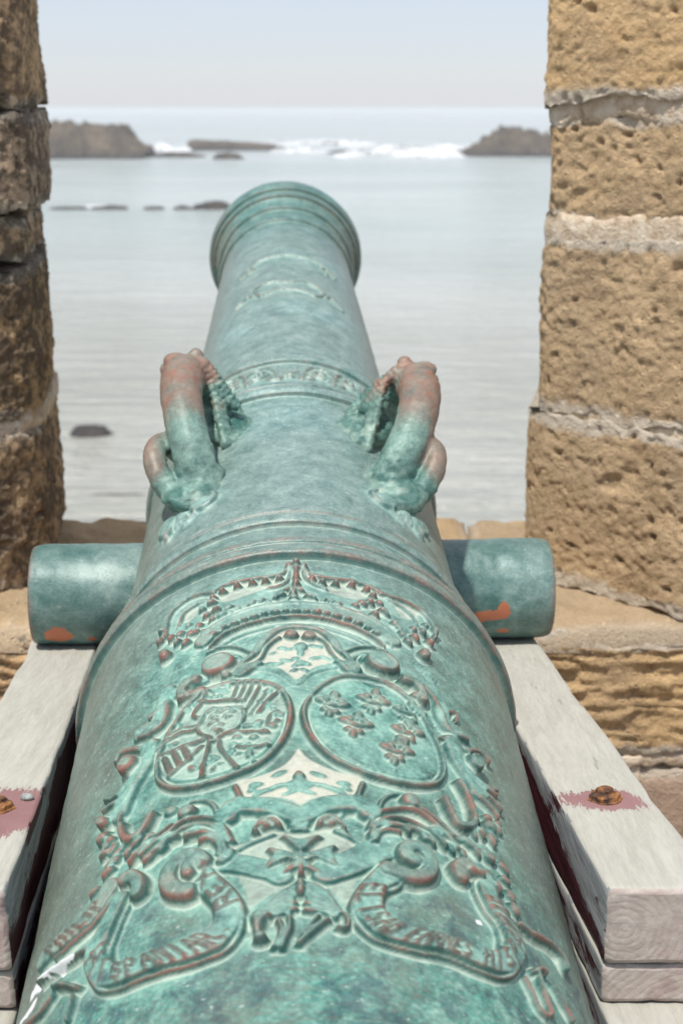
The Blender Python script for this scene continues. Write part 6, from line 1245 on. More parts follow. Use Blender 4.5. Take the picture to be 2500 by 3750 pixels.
["S","ribbon_left",4,11,0,0,2.0,[[-0.5527,-0.6792],[-0.5689,-0.7278],[-0.5716,-0.8029],[-0.5646,-0.9135],[-0.5644,-0.9744]]],
["S","scrollwork",6,12,0,0,2.0,[[-0.6194,-0.7093],[-0.6169,-0.7832],[-0.6096,-0.8782],[-0.6065,-0.951]]],
["S","scrollwork",7,13,0,0,2.0,[[-0.6365,-0.843],[-0.6453,-0.7896],[-0.6609,-0.7291]]],
["S","scrollwork",6,9,0,0,2.0,[[-0.6378,-0.835],[-0.6457,-0.8616],[-0.6503,-0.919],[-0.6443,-0.9946]]],
["S","scrollwork",6,9,0,0,2.0,[[-0.6662,-0.7466],[-0.6805,-0.7513],[-0.6901,-0.7589]]],
["S","scrollwork",8,12,0,0,2.0,[[-0.6015,0.7078],[-0.6025,0.7682],[-0.5958,0.8502],[-0.5963,0.9156],[-0.6075,0.9428]]],
["S","scrollwork",7,11,0,0,2.0,[[-0.653,0.737],[-0.6433,0.7758],[-0.6435,0.7955]]],
["S","scrollwork",7,10,0,0,2.0,[[-0.6528,0.7557],[-0.6721,0.7617],[-0.6861,0.7719],[-0.6954,0.7747]]],
["S","scrollwork",6,9,0,0,2.0,[[-0.6509,0.8338],[-0.6629,0.8646],[-0.6768,0.9032]]],
["S","scrollwork",5,8,0,0,2.0,[[-0.6673,0.6922],[-0.6833,0.7151],[-0.698,0.7316],[-0.7009,0.7583]]],
["L","lettering_left#HI0",1.6,3.6,0,0,1,[[-0.6429,-0.695],[-0.6274,-0.637]]],
["L","lettering_left#HI0",1.6,3.6,0,0,1,[[-0.6595,-0.6685],[-0.6377,-0.6344]]],
["L","lettering_left#HI0",1.6,3.6,0,0,1,[[-0.6354,-0.6656],[-0.6488,-0.6514]]],
["L","lettering_left#HI1",1.6,3.6,0,0,1,[[-0.6738,-0.625],[-0.6505,-0.617]]],
["L","lettering_left#HI2",1.6,3.6,0,0,1,[[-0.668,-0.5544],[-0.6641,-0.5681],[-0.665,-0.581],[-0.6699,-0.5777],[-0.6762,-0.5526],[-0.681,-0.5459],[-0.6828,-0.5607],[-0.6782,-0.581]]],
["L","lettering_left#HI3",1.6,3.6,0,0,1,[[-0.6842,-0.5214],[-0.6667,-0.5371],[-0.6689,-0.5138],[-0.6727,-0.5043],[-0.6763,-0.5046],[-0.676,-0.5287]]],
["L","lettering_left#HI4",1.6,3.6,0,0,1,[[-0.6848,-0.467],[-0.6682,-0.4787],[-0.6851,-0.4296]]],
["L","lettering_left#HI4",1.6,3.6,0,0,1,[[-0.6786,-0.4699],[-0.6787,-0.4494]]],
["L","lettering_left#HI5",1.6,3.6,0,0,1,[[-0.6856,-0.4134],[-0.6681,-0.4519],[-0.6865,-0.3797],[-0.6686,-0.4256]]],
["L","lettering_left#HI6",1.6,3.6,0,0,1,[[-0.6865,-0.3441],[-0.6689,-0.3971]]],
["L","lettering_left#HI7",1.6,3.6,0,0,1,[[-0.6857,-0.31],[-0.6687,-0.3558],[-0.6836,-0.2765]]],
["L","lettering_left#HI7",1.6,3.6,0,0,1,[[-0.6794,-0.3259],[-0.6784,-0.3072]]],
["L","lettering_left#HI8",1.6,3.6,0,0,1,[[-0.6824,-0.2623],[-0.6681,-0.3304],[-0.6677,-0.3086],[-0.6699,-0.2886],[-0.673,-0.277],[-0.6759,-0.2939]]],
["L","lettering_left#HI8",1.6,3.6,0,0,1,[[-0.6747,-0.2831],[-0.6764,-0.2364]]],
["L","lettering_left#HI9",1.6,3.6,0,0,1,[[-0.6693,-0.2243],[-0.6685,-0.2259]]],
["L","lettering_left#HI11",1.6,3.6,0,0,1,[[-0.6349,-0.2003],[-0.642,-0.2593],[-0.6331,-0.2621],[-0.6291,-0.252],[-0.6291,-0.2392],[-0.6384,-0.228]]],
["L","lettering_left#HI11",1.6,3.6,0,0,1,[[-0.633,-0.234],[-0.6206,-0.2185]]],
["L","lettering_left#HI12",1.6,3.6,0,0,1,[[-0.6015,-0.2567],[-0.6135,-0.2294],[-0.6248,-0.2732],[-0.6148,-0.2926]]],
["L","lettering_left#HI12",1.6,3.6,0,0,1,[[-0.6193,-0.2513],[-0.6114,-0.2681]]],
["L","lettering_left#HI13",1.6,3.6,0,0,1,[[-0.5943,-0.2731],[-0.5988,-0.326]]],
["L","lettering_left#HI13",1.6,3.6,0,0,1,[[-0.609,-0.3046],[-0.5815,-0.3018]]],
["L","lettering_right#EL0",1.6,3.6,0,0,1,[[-0.6302,0.1544],[-0.6217,0.1679],[-0.6191,0.232],[-0.6266,0.2219]]],
["L","lettering_right#EL0",1.6,3.6,0,0,1,[[-0.6206,0.1997],[-0.6264,0.1912]]],
["L","lettering_right#EL1",1.6,3.6,0,0,1,[[-0.631,0.2164],[-0.6352,0.1479],[-0.6433,0.1474]]],
["L","lettering_right#EL2",1.6,3.6,0,0,1,[[-0.6534,0.1515],[-0.6463,0.217]]],
["L","lettering_right#EL3",1.6,3.6,0,0,1,[[-0.658,0.2275],[-0.6548,0.2321],[-0.6542,0.2176],[-0.6566,0.2037],[-0.662,0.1986],[-0.6649,0.1851],[-0.6641,0.1693],[-0.6597,0.172]]],
["L","lettering_right#EL4",1.6,3.6,0,0,1,[[-0.6693,0.1862],[-0.6602,0.2535],[-0.6742,0.2041]]],
["L","lettering_right#EL4",1.6,3.6,0,0,1,[[-0.6663,0.2118],[-0.6687,0.2223]]],
["L","lettering_right#EL5",1.6,3.6,0,0,1,[[-0.6758,0.2124],[-0.6624,0.2696],[-0.6642,0.2785],[-0.6672,0.2693],[-0.6699,0.2543],[-0.6692,0.2407]]],
["L","lettering_right#EL5",1.6,3.6,0,0,1,[[-0.6699,0.2543],[-0.6735,0.2481],[-0.6766,0.2316],[-0.6758,0.2124]]],
["L","lettering_right#EL7",1.6,3.6,0,0,1,[[-0.6799,0.2766],[-0.6646,0.3243],[-0.6645,0.3425]]],
["L","lettering_right#EL7",1.6,3.6,0,0,1,[[-0.6724,0.3002],[-0.6725,0.3144]]],
["L","lettering_right#EL8",1.6,3.6,0,0,1,[[-0.6805,0.3103],[-0.6642,0.3636],[-0.6808,0.3342]]],
["L","lettering_right#EL8",1.6,3.6,0,0,1,[[-0.6745,0.3309],[-0.6745,0.3445]]],
["L","lettering_right#EL9",1.6,3.6,0,0,1,[[-0.6807,0.3447],[-0.6644,0.3823],[-0.6654,0.3946],[-0.6691,0.3898],[-0.6726,0.379],[-0.6731,0.3621]]],
["L","lettering_right#EL9",1.6,3.6,0,0,1,[[-0.6729,0.3715],[-0.6803,0.3682]]],
["L","lettering_right#EL10",1.6,3.6,0,0,1,[[-0.68,0.3802],[-0.6647,0.4113],[-0.6793,0.403],[-0.6647,0.4298]]],
["L","lettering_right#EL11",1.6,3.6,0,0,1,[[-0.68,0.4378],[-0.6795,0.416],[-0.6648,0.4407],[-0.665,0.4593]]],
["L","lettering_right#EL11",1.6,3.6,0,0,1,[[-0.6722,0.4282],[-0.6725,0.4428]]],
["L","lettering_right#EL12",1.6,3.6,0,0,1,[[-0.6674,0.4858],[-0.665,0.4809],[-0.6673,0.4696],[-0.6709,0.4662],[-0.6744,0.476],[-0.6783,0.4742],[-0.6804,0.4619],[-0.6781,0.4535]]],
["L","lettering_right#EL14",1.6,3.6,0,0,1,[[-0.6813,0.5222],[-0.6642,0.5325]]],
["L","lettering_right#EL14",1.6,3.6,0,0,1,[[-0.6804,0.5469],[-0.6633,0.5534]]],
["L","lettering_right#EL14",1.6,3.6,0,0,1,[[-0.6728,0.5273],[-0.6719,0.5501]]],
["L","lettering_right#EL15",1.6,3.6,0,0,1,[[-0.6784,0.5754],[-0.6595,0.5785]]],
["L","lettering_right#EL16",1.6,3.6,0,0,1,[[-0.6491,0.6226],[-0.6492,0.6148],[-0.6559,0.6081],[-0.6603,0.6097],[-0.6597,0.6261],[-0.6641,0.6321],[-0.6706,0.6209],[-0.6713,0.6059]]],
["L","lettering_right#EL17",1.6,3.6,0,0,1,[[-0.6624,0.6539],[-0.6404,0.6301],[-0.6348,0.6387],[-0.638,0.6476],[-0.6439,0.6539],[-0.6521,0.6427]]],
["L","lettering_right#EL18",1.6,3.6,0,0,1,[[-0.6444,0.6878],[-0.6237,0.6387],[-0.633,0.6968]]],
["L","lettering_right#EL18",1.6,3.6,0,0,1,[[-0.6361,0.6714],[-0.6301,0.6736]]],
["L","lettering_right#EL19",1.6,3.6,0,0,1,[[-0.6284,0.6985],[-0.6168,0.6361],[-0.6207,0.6945],[-0.6121,0.6263]]],
["L","lettering_right#EL20",1.6,3.6,0,0,1,[[-0.6138,0.6834],[-0.6072,0.6146]]],
["L","lettering_right#EL21",1.6,3.6,0,0,1,[[-0.6069,0.6728],[-0.5989,0.5996],[-0.5999,0.6609]]],
["L","lettering_right#EL21",1.6,3.6,0,0,1,[[-0.6039,0.644],[-0.5999,0.6375]]],
["L","lettering_right#EL22",1.6,3.6,0,0,1,[[-0.597,0.6555],[-0.5933,0.5911],[-0.5892,0.5877],[-0.5891,0.6002],[-0.5908,0.6152],[-0.5955,0.6246]]],
["L","lettering_right#EL22",1.6,3.6,0,0,1,[[-0.5928,0.6197],[-0.5905,0.6437]]],
["L","lettering_right#EL23",1.6,3.6,0,0,1,[[-0.5839,0.631],[-0.5833,0.6282]]],
["L","lettering_left#PH0",1.6,3.6,0,0,1,[[-0.581,-0.901],[-0.5646,-0.9564],[-0.5658,-0.9288],[-0.57,-0.91],[-0.5738,-0.9025],[-0.5737,-0.9259]]],
["L","lettering_left#PH1",1.6,3.6,0,0,1,[[-0.5824,-0.8503],[-0.5647,-0.9077]]],
["L","lettering_left#PH1",1.6,3.6,0,0,1,[[-0.5829,-0.8198],[-0.5664,-0.8737]]],
["L","lettering_left#PH1",1.6,3.6,0,0,1,[[-0.5739,-0.8779],[-0.575,-0.8459]]],
["L","lettering_left#PH2",1.6,3.6,0,0,1,[[-0.5831,-0.7879],[-0.5679,-0.8379]]],
["L","lettering_left#PH3",1.6,3.6,0,0,1,[[-0.5686,-0.805],[-0.5827,-0.7581],[-0.5805,-0.7381]]],
["L","lettering_left#PH4",1.6,3.6,0,0,1,[[-0.5761,-0.7141],[-0.5657,-0.7521]]],
["L","lettering_left#PH5",1.6,3.6,0,0,1,[[-0.5718,-0.6937],[-0.5626,-0.7289],[-0.559,-0.7147],[-0.5605,-0.7035],[-0.5634,-0.6981],[-0.5676,-0.71]]],
["A","marks",1.5,-1,0,0,2.0,[[-0.7337,0.0583],[-0.7329,0.1753]]],
["A","marks",2.5,-1,0,0,2.0,[[-0.7305,0.095],[-0.7508,0.0943]]],
]
LIMEWASH = [([[-0.6138, -0.7625], [-0.61, -0.8371], [-0.6038, -0.9141], [-0.5902, -1.0181], [-0.5881, -1.0643]], 8), ([[-0.61, -1.0257], [-0.6098, -1.0765], [-0.6042, -1.1443]], 5), ([[-0.62, 0.5559], [-0.6199, 0.5593]], 3.2)]

# ------------------------------------------------------------------ the cannon
EL, YAW = .216, -.0433
AX = np.array([-.0603, 1.7836, -.8169+EYE])
DV = np.array([sin(YAW)*cos(EL), cos(YAW)*cos(EL), sin(EL)]); RV = np.array([cos(YAW), -sin(YAW), 0.]); UV = np.cross(RV, DV)
can = thing('cannon', (-.06, 1.7836, .55), 'long ornate verdigris bronze cannon aimed through the wall at the sea', 'cannon')
ORG = np.array(can.location)
TUBE = [(-1.17, .012), (-1.165, .03), (-1.14, .052), (-1.105, .06), (-1.07, .052), (-1.045, .035), (-1.02, .04), (-.99, .10), (-.96, .19), (-.93, .25), (-.90, .285), (-.895, .305), (-.885, .318), (-.86, .322), (-.835, .318), (-.825, .305),
        (-.815, .302), (-.795, .301), (-.785, .304), (-.775, .304), (-.768, .2965),
        (-.0255, .2852), (-.0235, .2862), (-.0225, .2930), (-.019, .2962), (-.010, .2972), (-.001, .2962), (.002, .2915), (.006, .2895), (.012, .2890), (.014, .2920), (.020, .2925), (.026, .2905), (.030, .284), (.05, .2745), (.085, .2640), (.110, .2590), (.113, .2655), (.120, .2685), (.132, .2680), (.137, .2590), (.147, .2575), (.150, .2620), (.160, .2625), (.166, .2575), (.170, .2535),
        (.588, .2405), (.591, .247), (.600, .2515), (.610, .2510), (.617, .245), (.621, .2375), (.636, .2360), (.640, .2415), (.650, .2410), (.656, .2330), (.662, .2300),
        (.800, .2115), (.804, .2185), (.814, .2215), (.826, .2195), (.832, .2105), (.840, .2085), (.843, .2125), (.854, .2120), (.860, .2035),
        (1.842, .1605), (1.846, .1665), (1.858, .1695), (1.870, .1680), (1.876, .1605), (1.905, .1605), (1.930, .1640), (1.934, .1715), (1.948, .1735), (1.954, .1680), (1.972, .1730), (1.984, .1790), (1.987, .1875), (2.004, .1895), (2.010, .1830), (2.020, .1850), (2.024, .1935), (2.040, .1990), (2.060, .1990), (2.068, .1960), (2.072, .1890), (2.080, .1890), (2.083, .1930), (2.095, .1920), (2.10, .184)]
TS, TR = np.array(TUBE).T
def surf_pt(S, A, R):
    return AX+S[..., None]*DV+R[..., None]*(np.cos(A)[..., None]*UV+np.sin(A)[..., None]*RV)

SC = 1.0
RUBBED = {'fleur_de_lis': .8, 'small_fleur': .7, 'pearl': .85, 'bead': .6, 'maltese_cross': .5, 'scroll_knob': .35, 'scroll_hook': .6, 'ribbon_roll': .55, 'crown_cross': .6, 'panel_knob': .6, 'inescutcheon': .6, 'oval_left': .5, 'oval_right': .5, 'ram': .35, 'scroll_bead': .6, 'volute': .55, 'ribbon_left': .5, 'ribbon_right': .5, 'crown': .35, 'panel_frame': .5, 'pendant_drop': .4}
HM = {'crown': 1.5, 'crown_cross': 1.4, 'pearl': 1.25, 'leaf': 1.5, 'bead': 1.25, 'quartering': 1.35, 'charge': 1.7, 'fleur_de_lis': 1.5, 'small_fleur': 1.7, 'inescutcheon': 1.25, 'ram': 1.2, 'panel_leaf_upper': 1.3, 'panel_leaf_lower': 1.3, 'acanthus_leaf': 1.4, 'scrollwork': 1.5, 'pendant_drop': 1.2}
class Field:
    """relief modelled in millimetres over the barrel skin: rows along the barrel, columns round it"""
    RM = 290.
    def __init__(self, S, A, rm=290.):
        self.S = S; self.A = A; self.RM = rm; n, m = len(S), len(A)
        self.sm = S*1000.; self.am = A*rm
        self.H = np.zeros((n, m)); self.L = np.zeros((n, m), np.int32); self.cream = np.zeros((n, m)); self.ink = np.zeros((n, m)); self.rub = np.zeros((n, m)); self.cb = np.zeros((n, m)); self.names = ['']
    def lab(self, nm): self.names.append(nm); return len(self.names)-1
    def win(self, p, r):
        i0 = np.searchsorted(self.sm, p[:, 0].min()-r); i1 = np.searchsorted(self.sm, p[:, 0].max()+r)
        j0 = np.searchsorted(self.am, p[:, 1].min()-r); j1 = np.searchsorted(self.am, p[:, 1].max()+r)
        return i0, i1, j0, j1
    def dist(self, p, r, w):
        i0, i1, j0, j1 = w; D = np.full((i1-i0, j1-j0), 1e3)
        for a, b in zip(p[:-1], p[1:]):
            k0 = np.searchsorted(self.sm, min(a[0], b[0])-r); k1 = np.searchsorted(self.sm, max(a[0], b[0])+r)
            l0 = np.searchsorted(self.am, min(a[1], b[1])-r); l1 = np.searchsorted(self.am, max(a[1], b[1])+r)
            k0, l0 = max(k0, i0), max(l0, j0); k1, l1 = min(k1, i1), min(l1, j1)
            if k1 <= k0 or l1 <= l0: continue
            y = self.sm[k0:k1, None]; x = self.am[None, l0:l1]; d = b-a; L2 = d@d+1e-9
            t = np.clip(((y-a[0])*d[0]+(x-a[1])*d[1])/L2, 0, 1)
            dd = np.hypot(y-a[0]-t*d[0], x-a[1]-t*d[1]); sub = D[k0-i0:k1-i0, l0-j0:l1-j0]; np.minimum(sub, dd, out=sub)
        return D
    def spline(self, pts, closed, gap=3.0, sharp=False):
        p = np.array(pts, float)*np.array([1000., self.RM])
        if closed: p = np.vstack([p, p[:1]])
        if sharp or len(p) < 3: return p
        ext = np.vstack([p[-2] if closed else 2*p[0]-p[1], p, p[1] if closed else 2*p[-1]-p[-2]]); o = []
        for k in range(len(p)-1):
            a, b, c_, d = ext[k:k+4]; n = max(2, int(np.hypot(*(c_-b))/gap)); t = np.linspace(0, 1, n, endpoint=False)[:, None]
            o.append(.5*((2*b)+(-a+c_)*t+(2*a-5*b+4*c_-d)*t*t+(-a+3*b-3*c_+d)*t**3))
        o.append(p[-1:]); return np.vstack(o)
    def paint(self, w, new, l, mask=None, thr=.6):
        i0, i1, j0, j1 = w; h = self.H[i0:i1, j0:j1]; ch = new > h+.05
        kr = RUBBED.get(self.names[l].partition('#')[0], 0); r_ = self.rub[i0:i1, j0:j1]
        r_[ch] = (kr*smooth((new/max(new.max(), .1)-.62)/.3))[ch] if new.size else 0
        self.L[i0:i1, j0:j1][ch & (new > thr)] = l; np.maximum(h, new, out=h)
    def op(self, o, l):
        k = o[0]
        if k in 'SFGAL':
            _, nm, wd, h, cr, cl, ed, pts = o; p = self.spline(pts, cl, sharp=(k == 'L')); r = wd+ed+4
            w = self.win(p, r)
            if w[1]-w[0] < 2 or w[3]-w[2] < 2: return
            D = self.dist(p, r, w); i0, i1, j0, j1 = w; H = self.H[i0:i1, j0:j1]
            if k == 'S':
                wd = max(1.5, wd*.52); h = h*.64*HM.get(nm, 1)
                q = np.clip(1-(D/wd)**3, 0, 1)**.6; und = smooth((wd*1.1+.6-D)/2.4)
                self.paint(w, np.where(D < wd*1.1+.6, h*(.52*und+.48*q), 0), l)
            elif k == 'F':
                if nm == 'quartering': wd, h = wd+1., h*1.35; self.ink[i0:i1, j0:j1] = np.maximum(self.ink[i0:i1, j0:j1], .8*smooth((wd-.6-D)/ed))
                self.paint(w, h*smooth((wd-D)/ed), l)
            elif k == 'G': H -= h*np.exp(-(D/wd)**2)
            elif k == 'A': H += h*np.exp(-(D/wd)**2)
            elif k == 'L':
                g = np.exp(-(D/wd)**2); H += h*g; self.ink[i0:i1, j0:j1] = np.maximum(self.ink[i0:i1, j0:j1], g); self.L[i0:i1, j0:j1][g > .35] = l
        elif k in 'BK':
            _, nm, rx, ry, h, rot, c_ = o; f_ = (.74 if k == 'B' else .66)*SC; rx, ry = rx*f_, ry*f_; h = h*.68*HM.get(nm, 1); cy, cx = c_[0]*1000, c_[1]*self.RM; r = max(rx, ry)*1.2
            w = self.win(np.array([[cy, cx]]), r); i0, i1, j0, j1 = w
            if i1-i0 < 2 or j1-j0 < 2: return
            y = self.sm[i0:i1, None]-cy; x = self.am[None, j0:j1]-cx; cr_, sr_ = cos(rot), sin(rot)
            q = np.hypot((x*cr_+y*sr_)/rx, (-x*sr_+y*cr_)/ry)
            if k == 'B': self.paint(w, np.where(q < 1.1, h*(.4*smooth((1.1-q)/.2)+.6*np.clip(1-q*q, 0, 1)**.5), 0), l)
            else:
                dome = h*(.86*smooth((1.04-q)/.16)+.14*np.clip(1-q*q, 0, 1)**.5)
                sw = .9*np.sin(q*9+np.arctan2(y, x))*smooth((.9-q)/.2); self.paint(w, dome+np.where(q < .9, sw, 0), l)
        elif k == 'P':
            _, nm, wd, h, cr, cl, ed, pts = o; p = self.spline(pts, 1, gap=4, sharp=(nm == 'maltese_cross')); w = self.win(p, ed+3); i0, i1, j0, j1 = w
            if i1-i0 < 2 or j1-j0 < 2: return
            D = self.dist(p, 16, w); y = self.sm[i0:i1, None]; x = self.am[None, j0:j1]; ins = np.zeros(D.shape, bool)
            for a, b in zip(p[:-1], p[1:]):
                if a[0] == b[0]: continue
                rows = (y > min(a[0], b[0])) & (y <= max(a[0], b[0])); xi = a[1]+(y-a[0])/(b[0]-a[0])*(b[1]-a[1]); ins ^= rows & (x < xi)
            sdm = np.where(ins, np.minimum(D, 16), -D); m = smooth((sdm+ed*.5)/ed)
            H = self.H[i0:i1, j0:j1]
            if h > 6: H[...] = np.maximum(H, h*m)
            else: H[...] = H*(1-m)+h*m
            self.L[i0:i1, j0:j1][m > .5] = l
            c_ = self.cream[i0:i1, j0:j1]; c_[...] = np.maximum(c_*(1-m), cr*m); b_ = self.cb[i0:i1, j0:j1]; b_[m > .5] = h

def boxblur(H, rs, ra):
    def ax(Hh, r, axis):
        if r < 1: return Hh
        pad = [(0, 0), (0, 0)]; pad[axis] = (r+1, r); c_ = np.cumsum(np.pad(Hh, pad, mode='edge'), axis=axis); n = Hh.shape[axis]
        sl = lambda a, b: tuple(slice(a, b) if k == axis else slice(None) for k in (0, 1))
        return (c_[sl(2*r+1, 2*r+1+n)]-c_[sl(0, n)])/(2*r+1)
    return ax(ax(ax(ax(H, rs, 0), ra, 1), rs, 0), ra, 1)

def pieces(mask, small=4):
    """separate connected patches of a mask"""
    r = np.where(mask.any(1))[0]; c_ = np.where(mask.any(0))[0]; a, b, c0, d0 = r[0], r[-1]+1, c_[0], c_[-1]+1
    sub = mask[a:b, c0:d0]; L = np.where(sub, np.arange(1, sub.size+1).reshape(sub.shape), 0)
    while True:
        P = np.pad(L, 1); M = np.maximum.reduce([P[1:-1, 1:-1], P[:-2, 1:-1], P[2:, 1:-1], P[1:-1, :-2], P[1:-1, 2:]]); M[~sub] = 0
        if (M == L).all(): break
        L = M
    ids, cnt = np.unique(L[L > 0], return_counts=True); big = ids[cnt.argmax()]
    for v, k in zip(ids, cnt):
        if k < small and v != big: L[L == v] = big          # crumbs stay with the main piece
    for v in np.unique(L[L > 0]):
        o = np.zeros_like(mask); o[a:b, c0:d0] = L == v; yield o

def emit(F, base_parts, tree, cell_s, cell_a, keep=0):
    """turn a relief field into one mesh per modelled part, all sharing the same skin"""
    S, A = F.S, F.A; n, m = F.H.shape
    H = boxblur(F.H, 1, 1)
    SS, AA = np.meshgrid(S, A, indexing='ij'); R0 = np.interp(SS, TS, TR)
    pc = np.stack([SS*1., AA*.29, np.zeros_like(SS)], -1)
    Hn = H+.45*fbm(pc*26, 3, 5)+.28*fbm(pc*120, 2, 8)*(1+.6*(H > 2))
    V = surf_pt(SS, AA, R0+Hn/1000.)
    du = np.gradient(V, axis=0); dv = np.gradient(V, axis=1); N = np.cross(dv, du); N /= np.linalg.norm(N, axis=-1, keepdims=True)+1e-12
    k5s, k5a = max(1, int(4.2/cell_s)), max(1, int(4.2/cell_a)); Pm = R0*1000+H
    lo = boxblur(Pm, k5s, k5a); conv = Pm-lo
    wear = smooth((conv-.35)/1.7)*smooth((H-3)/3.5)*.8; wear = np.maximum(wear, boxblur(F.rub, 1, 1)*smooth((H-2)/2.5)*.74)
    ring_ = smooth((conv-.25)/1.0)*(np.abs(SS+.005) < .04)*.5; wear = np.maximum(wear, ring_)
    if keep: wear = np.maximum(wear*.35, .45*smooth((conv-.2)/1.2))
    lo2 = boxblur(Pm, max(1, k5s//2), max(1, k5a//2)); dust = smooth((lo2-Pm-.12)/.9)*.75+.10*smooth((lo-Pm-.1)/1.2)
    dust = dust*(.4 if keep else 1.)*np.where(np.abs(SS+.005) < .045, .3, 1.)
    cream = F.cream*smooth((F.cb+1.9-H)/1.2) if not keep else F.cream
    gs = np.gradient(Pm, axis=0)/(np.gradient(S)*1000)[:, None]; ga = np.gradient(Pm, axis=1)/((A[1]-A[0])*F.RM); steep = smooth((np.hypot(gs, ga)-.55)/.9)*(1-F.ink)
    relief = smooth(boxblur((H > 1.).astype(float), k5s*4, k5a*4)*1.6)
    fl = grid_faces(n, m); lab = F.L[:-1, :-1].ravel().copy()
    cnt = np.bincount(lab, minlength=len(F.names)); lab[cnt[lab] < 10] = 0
    # untouched skin is split by moulding
    mids = np.repeat(.5*(S[:-1]+S[1:])[:, None], m-1, 1).ravel()
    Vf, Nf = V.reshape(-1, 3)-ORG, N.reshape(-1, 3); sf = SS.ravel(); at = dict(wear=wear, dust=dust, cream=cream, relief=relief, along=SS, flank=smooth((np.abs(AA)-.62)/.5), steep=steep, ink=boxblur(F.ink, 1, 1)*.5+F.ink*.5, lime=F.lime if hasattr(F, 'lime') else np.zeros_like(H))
    made = {}
    def build(nm, sel, parent, label=None):
        f = fl[sel]
        if len(f) == 0: return None
        u, inv = np.unique(f.ravel(), return_inverse=True)
        me = mesh_np(nm, Vf[u], inv.reshape(-1, 4), BRONZE, True)
        me.normals_split_custom_set_from_vertices(Nf[u].tolist())
        for an, av in at.items(): attr(me, an, av.ravel()[u])
        return link(nm, me, parent, label=label)
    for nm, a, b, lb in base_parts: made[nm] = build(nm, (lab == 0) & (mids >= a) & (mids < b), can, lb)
    for i in range(1, len(F.names)):
        nm = F.names[i]; key, _, inst = nm.partition('#')
        name, parent, lb = tree[key]
        if isinstance(parent, str): parent = made.get(parent) or can
        sel = lab == i
        if inst and sel.sum() > 0 and key in ('panel_frame', 'panel_knob', 'scrollwork', 'acanthus_leaf', 'scroll_hook', 'ribbon_tail'):
            for piece in pieces(sel.reshape(n-1, m-1)): o = build(name, piece.ravel(), parent, lb)
            continue
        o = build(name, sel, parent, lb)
        if o is not None and key in ('charge', 'small_fleur', 'link_hole', 'panel_leaf_upper', 'panel_leaf_lower'): o['kind'] = 'stuff'
        if o is not None and not inst: made[key] = o

# ---- rear half: first reinforce with the royal arms
n1 = 860; tt = np.linspace(0, 1, n1); S1 = -.80+.829*(tt*.60+.40*tt*tt)       # finer rows nearer the breech
A1 = np.linspace(-1.62, 1.62, 840)
F1 = Field(S1, A1)
INDIV = {'pearl', 'bead', 'leaf', 'pendant_drop', 'panel_knob', 'scroll_knob', 'scroll_bead', 'scroll_hook', 'acanthus_leaf', 'ribbon_roll', 'fleur_de_lis', 'volute', 'ribbon_tail', 'scrollwork', 'panel_frame'}
cur = {}; fleur_n = 0; ii = 0
for o in RELIEF:
    nm = o[1]
    if nm == 'fleur_de_lis':
        if fleur_n % 9 == 0: cur['fl'] = F1.lab('fleur_de_lis#%d' % fleur_n)
        l = cur['fl']; fleur_n += 1
    elif nm in INDIV: l = F1.lab('%s#%d' % (nm, ii)); ii += 1
    else:
        if nm not in cur: cur[nm] = F1.lab(nm)
        l = cur[nm]
    F1.op(o, l)
w_ = (0, len(S1), 0, len(A1)); F1.lime = np.zeros_like(F1.H)
for pts_, r_ in LIMEWASH:                                 # splashes of white on the left flank
    F1.lime = np.maximum(F1.lime, np.clip(1-.5*F1.dist(F1.spline(pts_, 0), 60, w_)/r_, 0, 1))
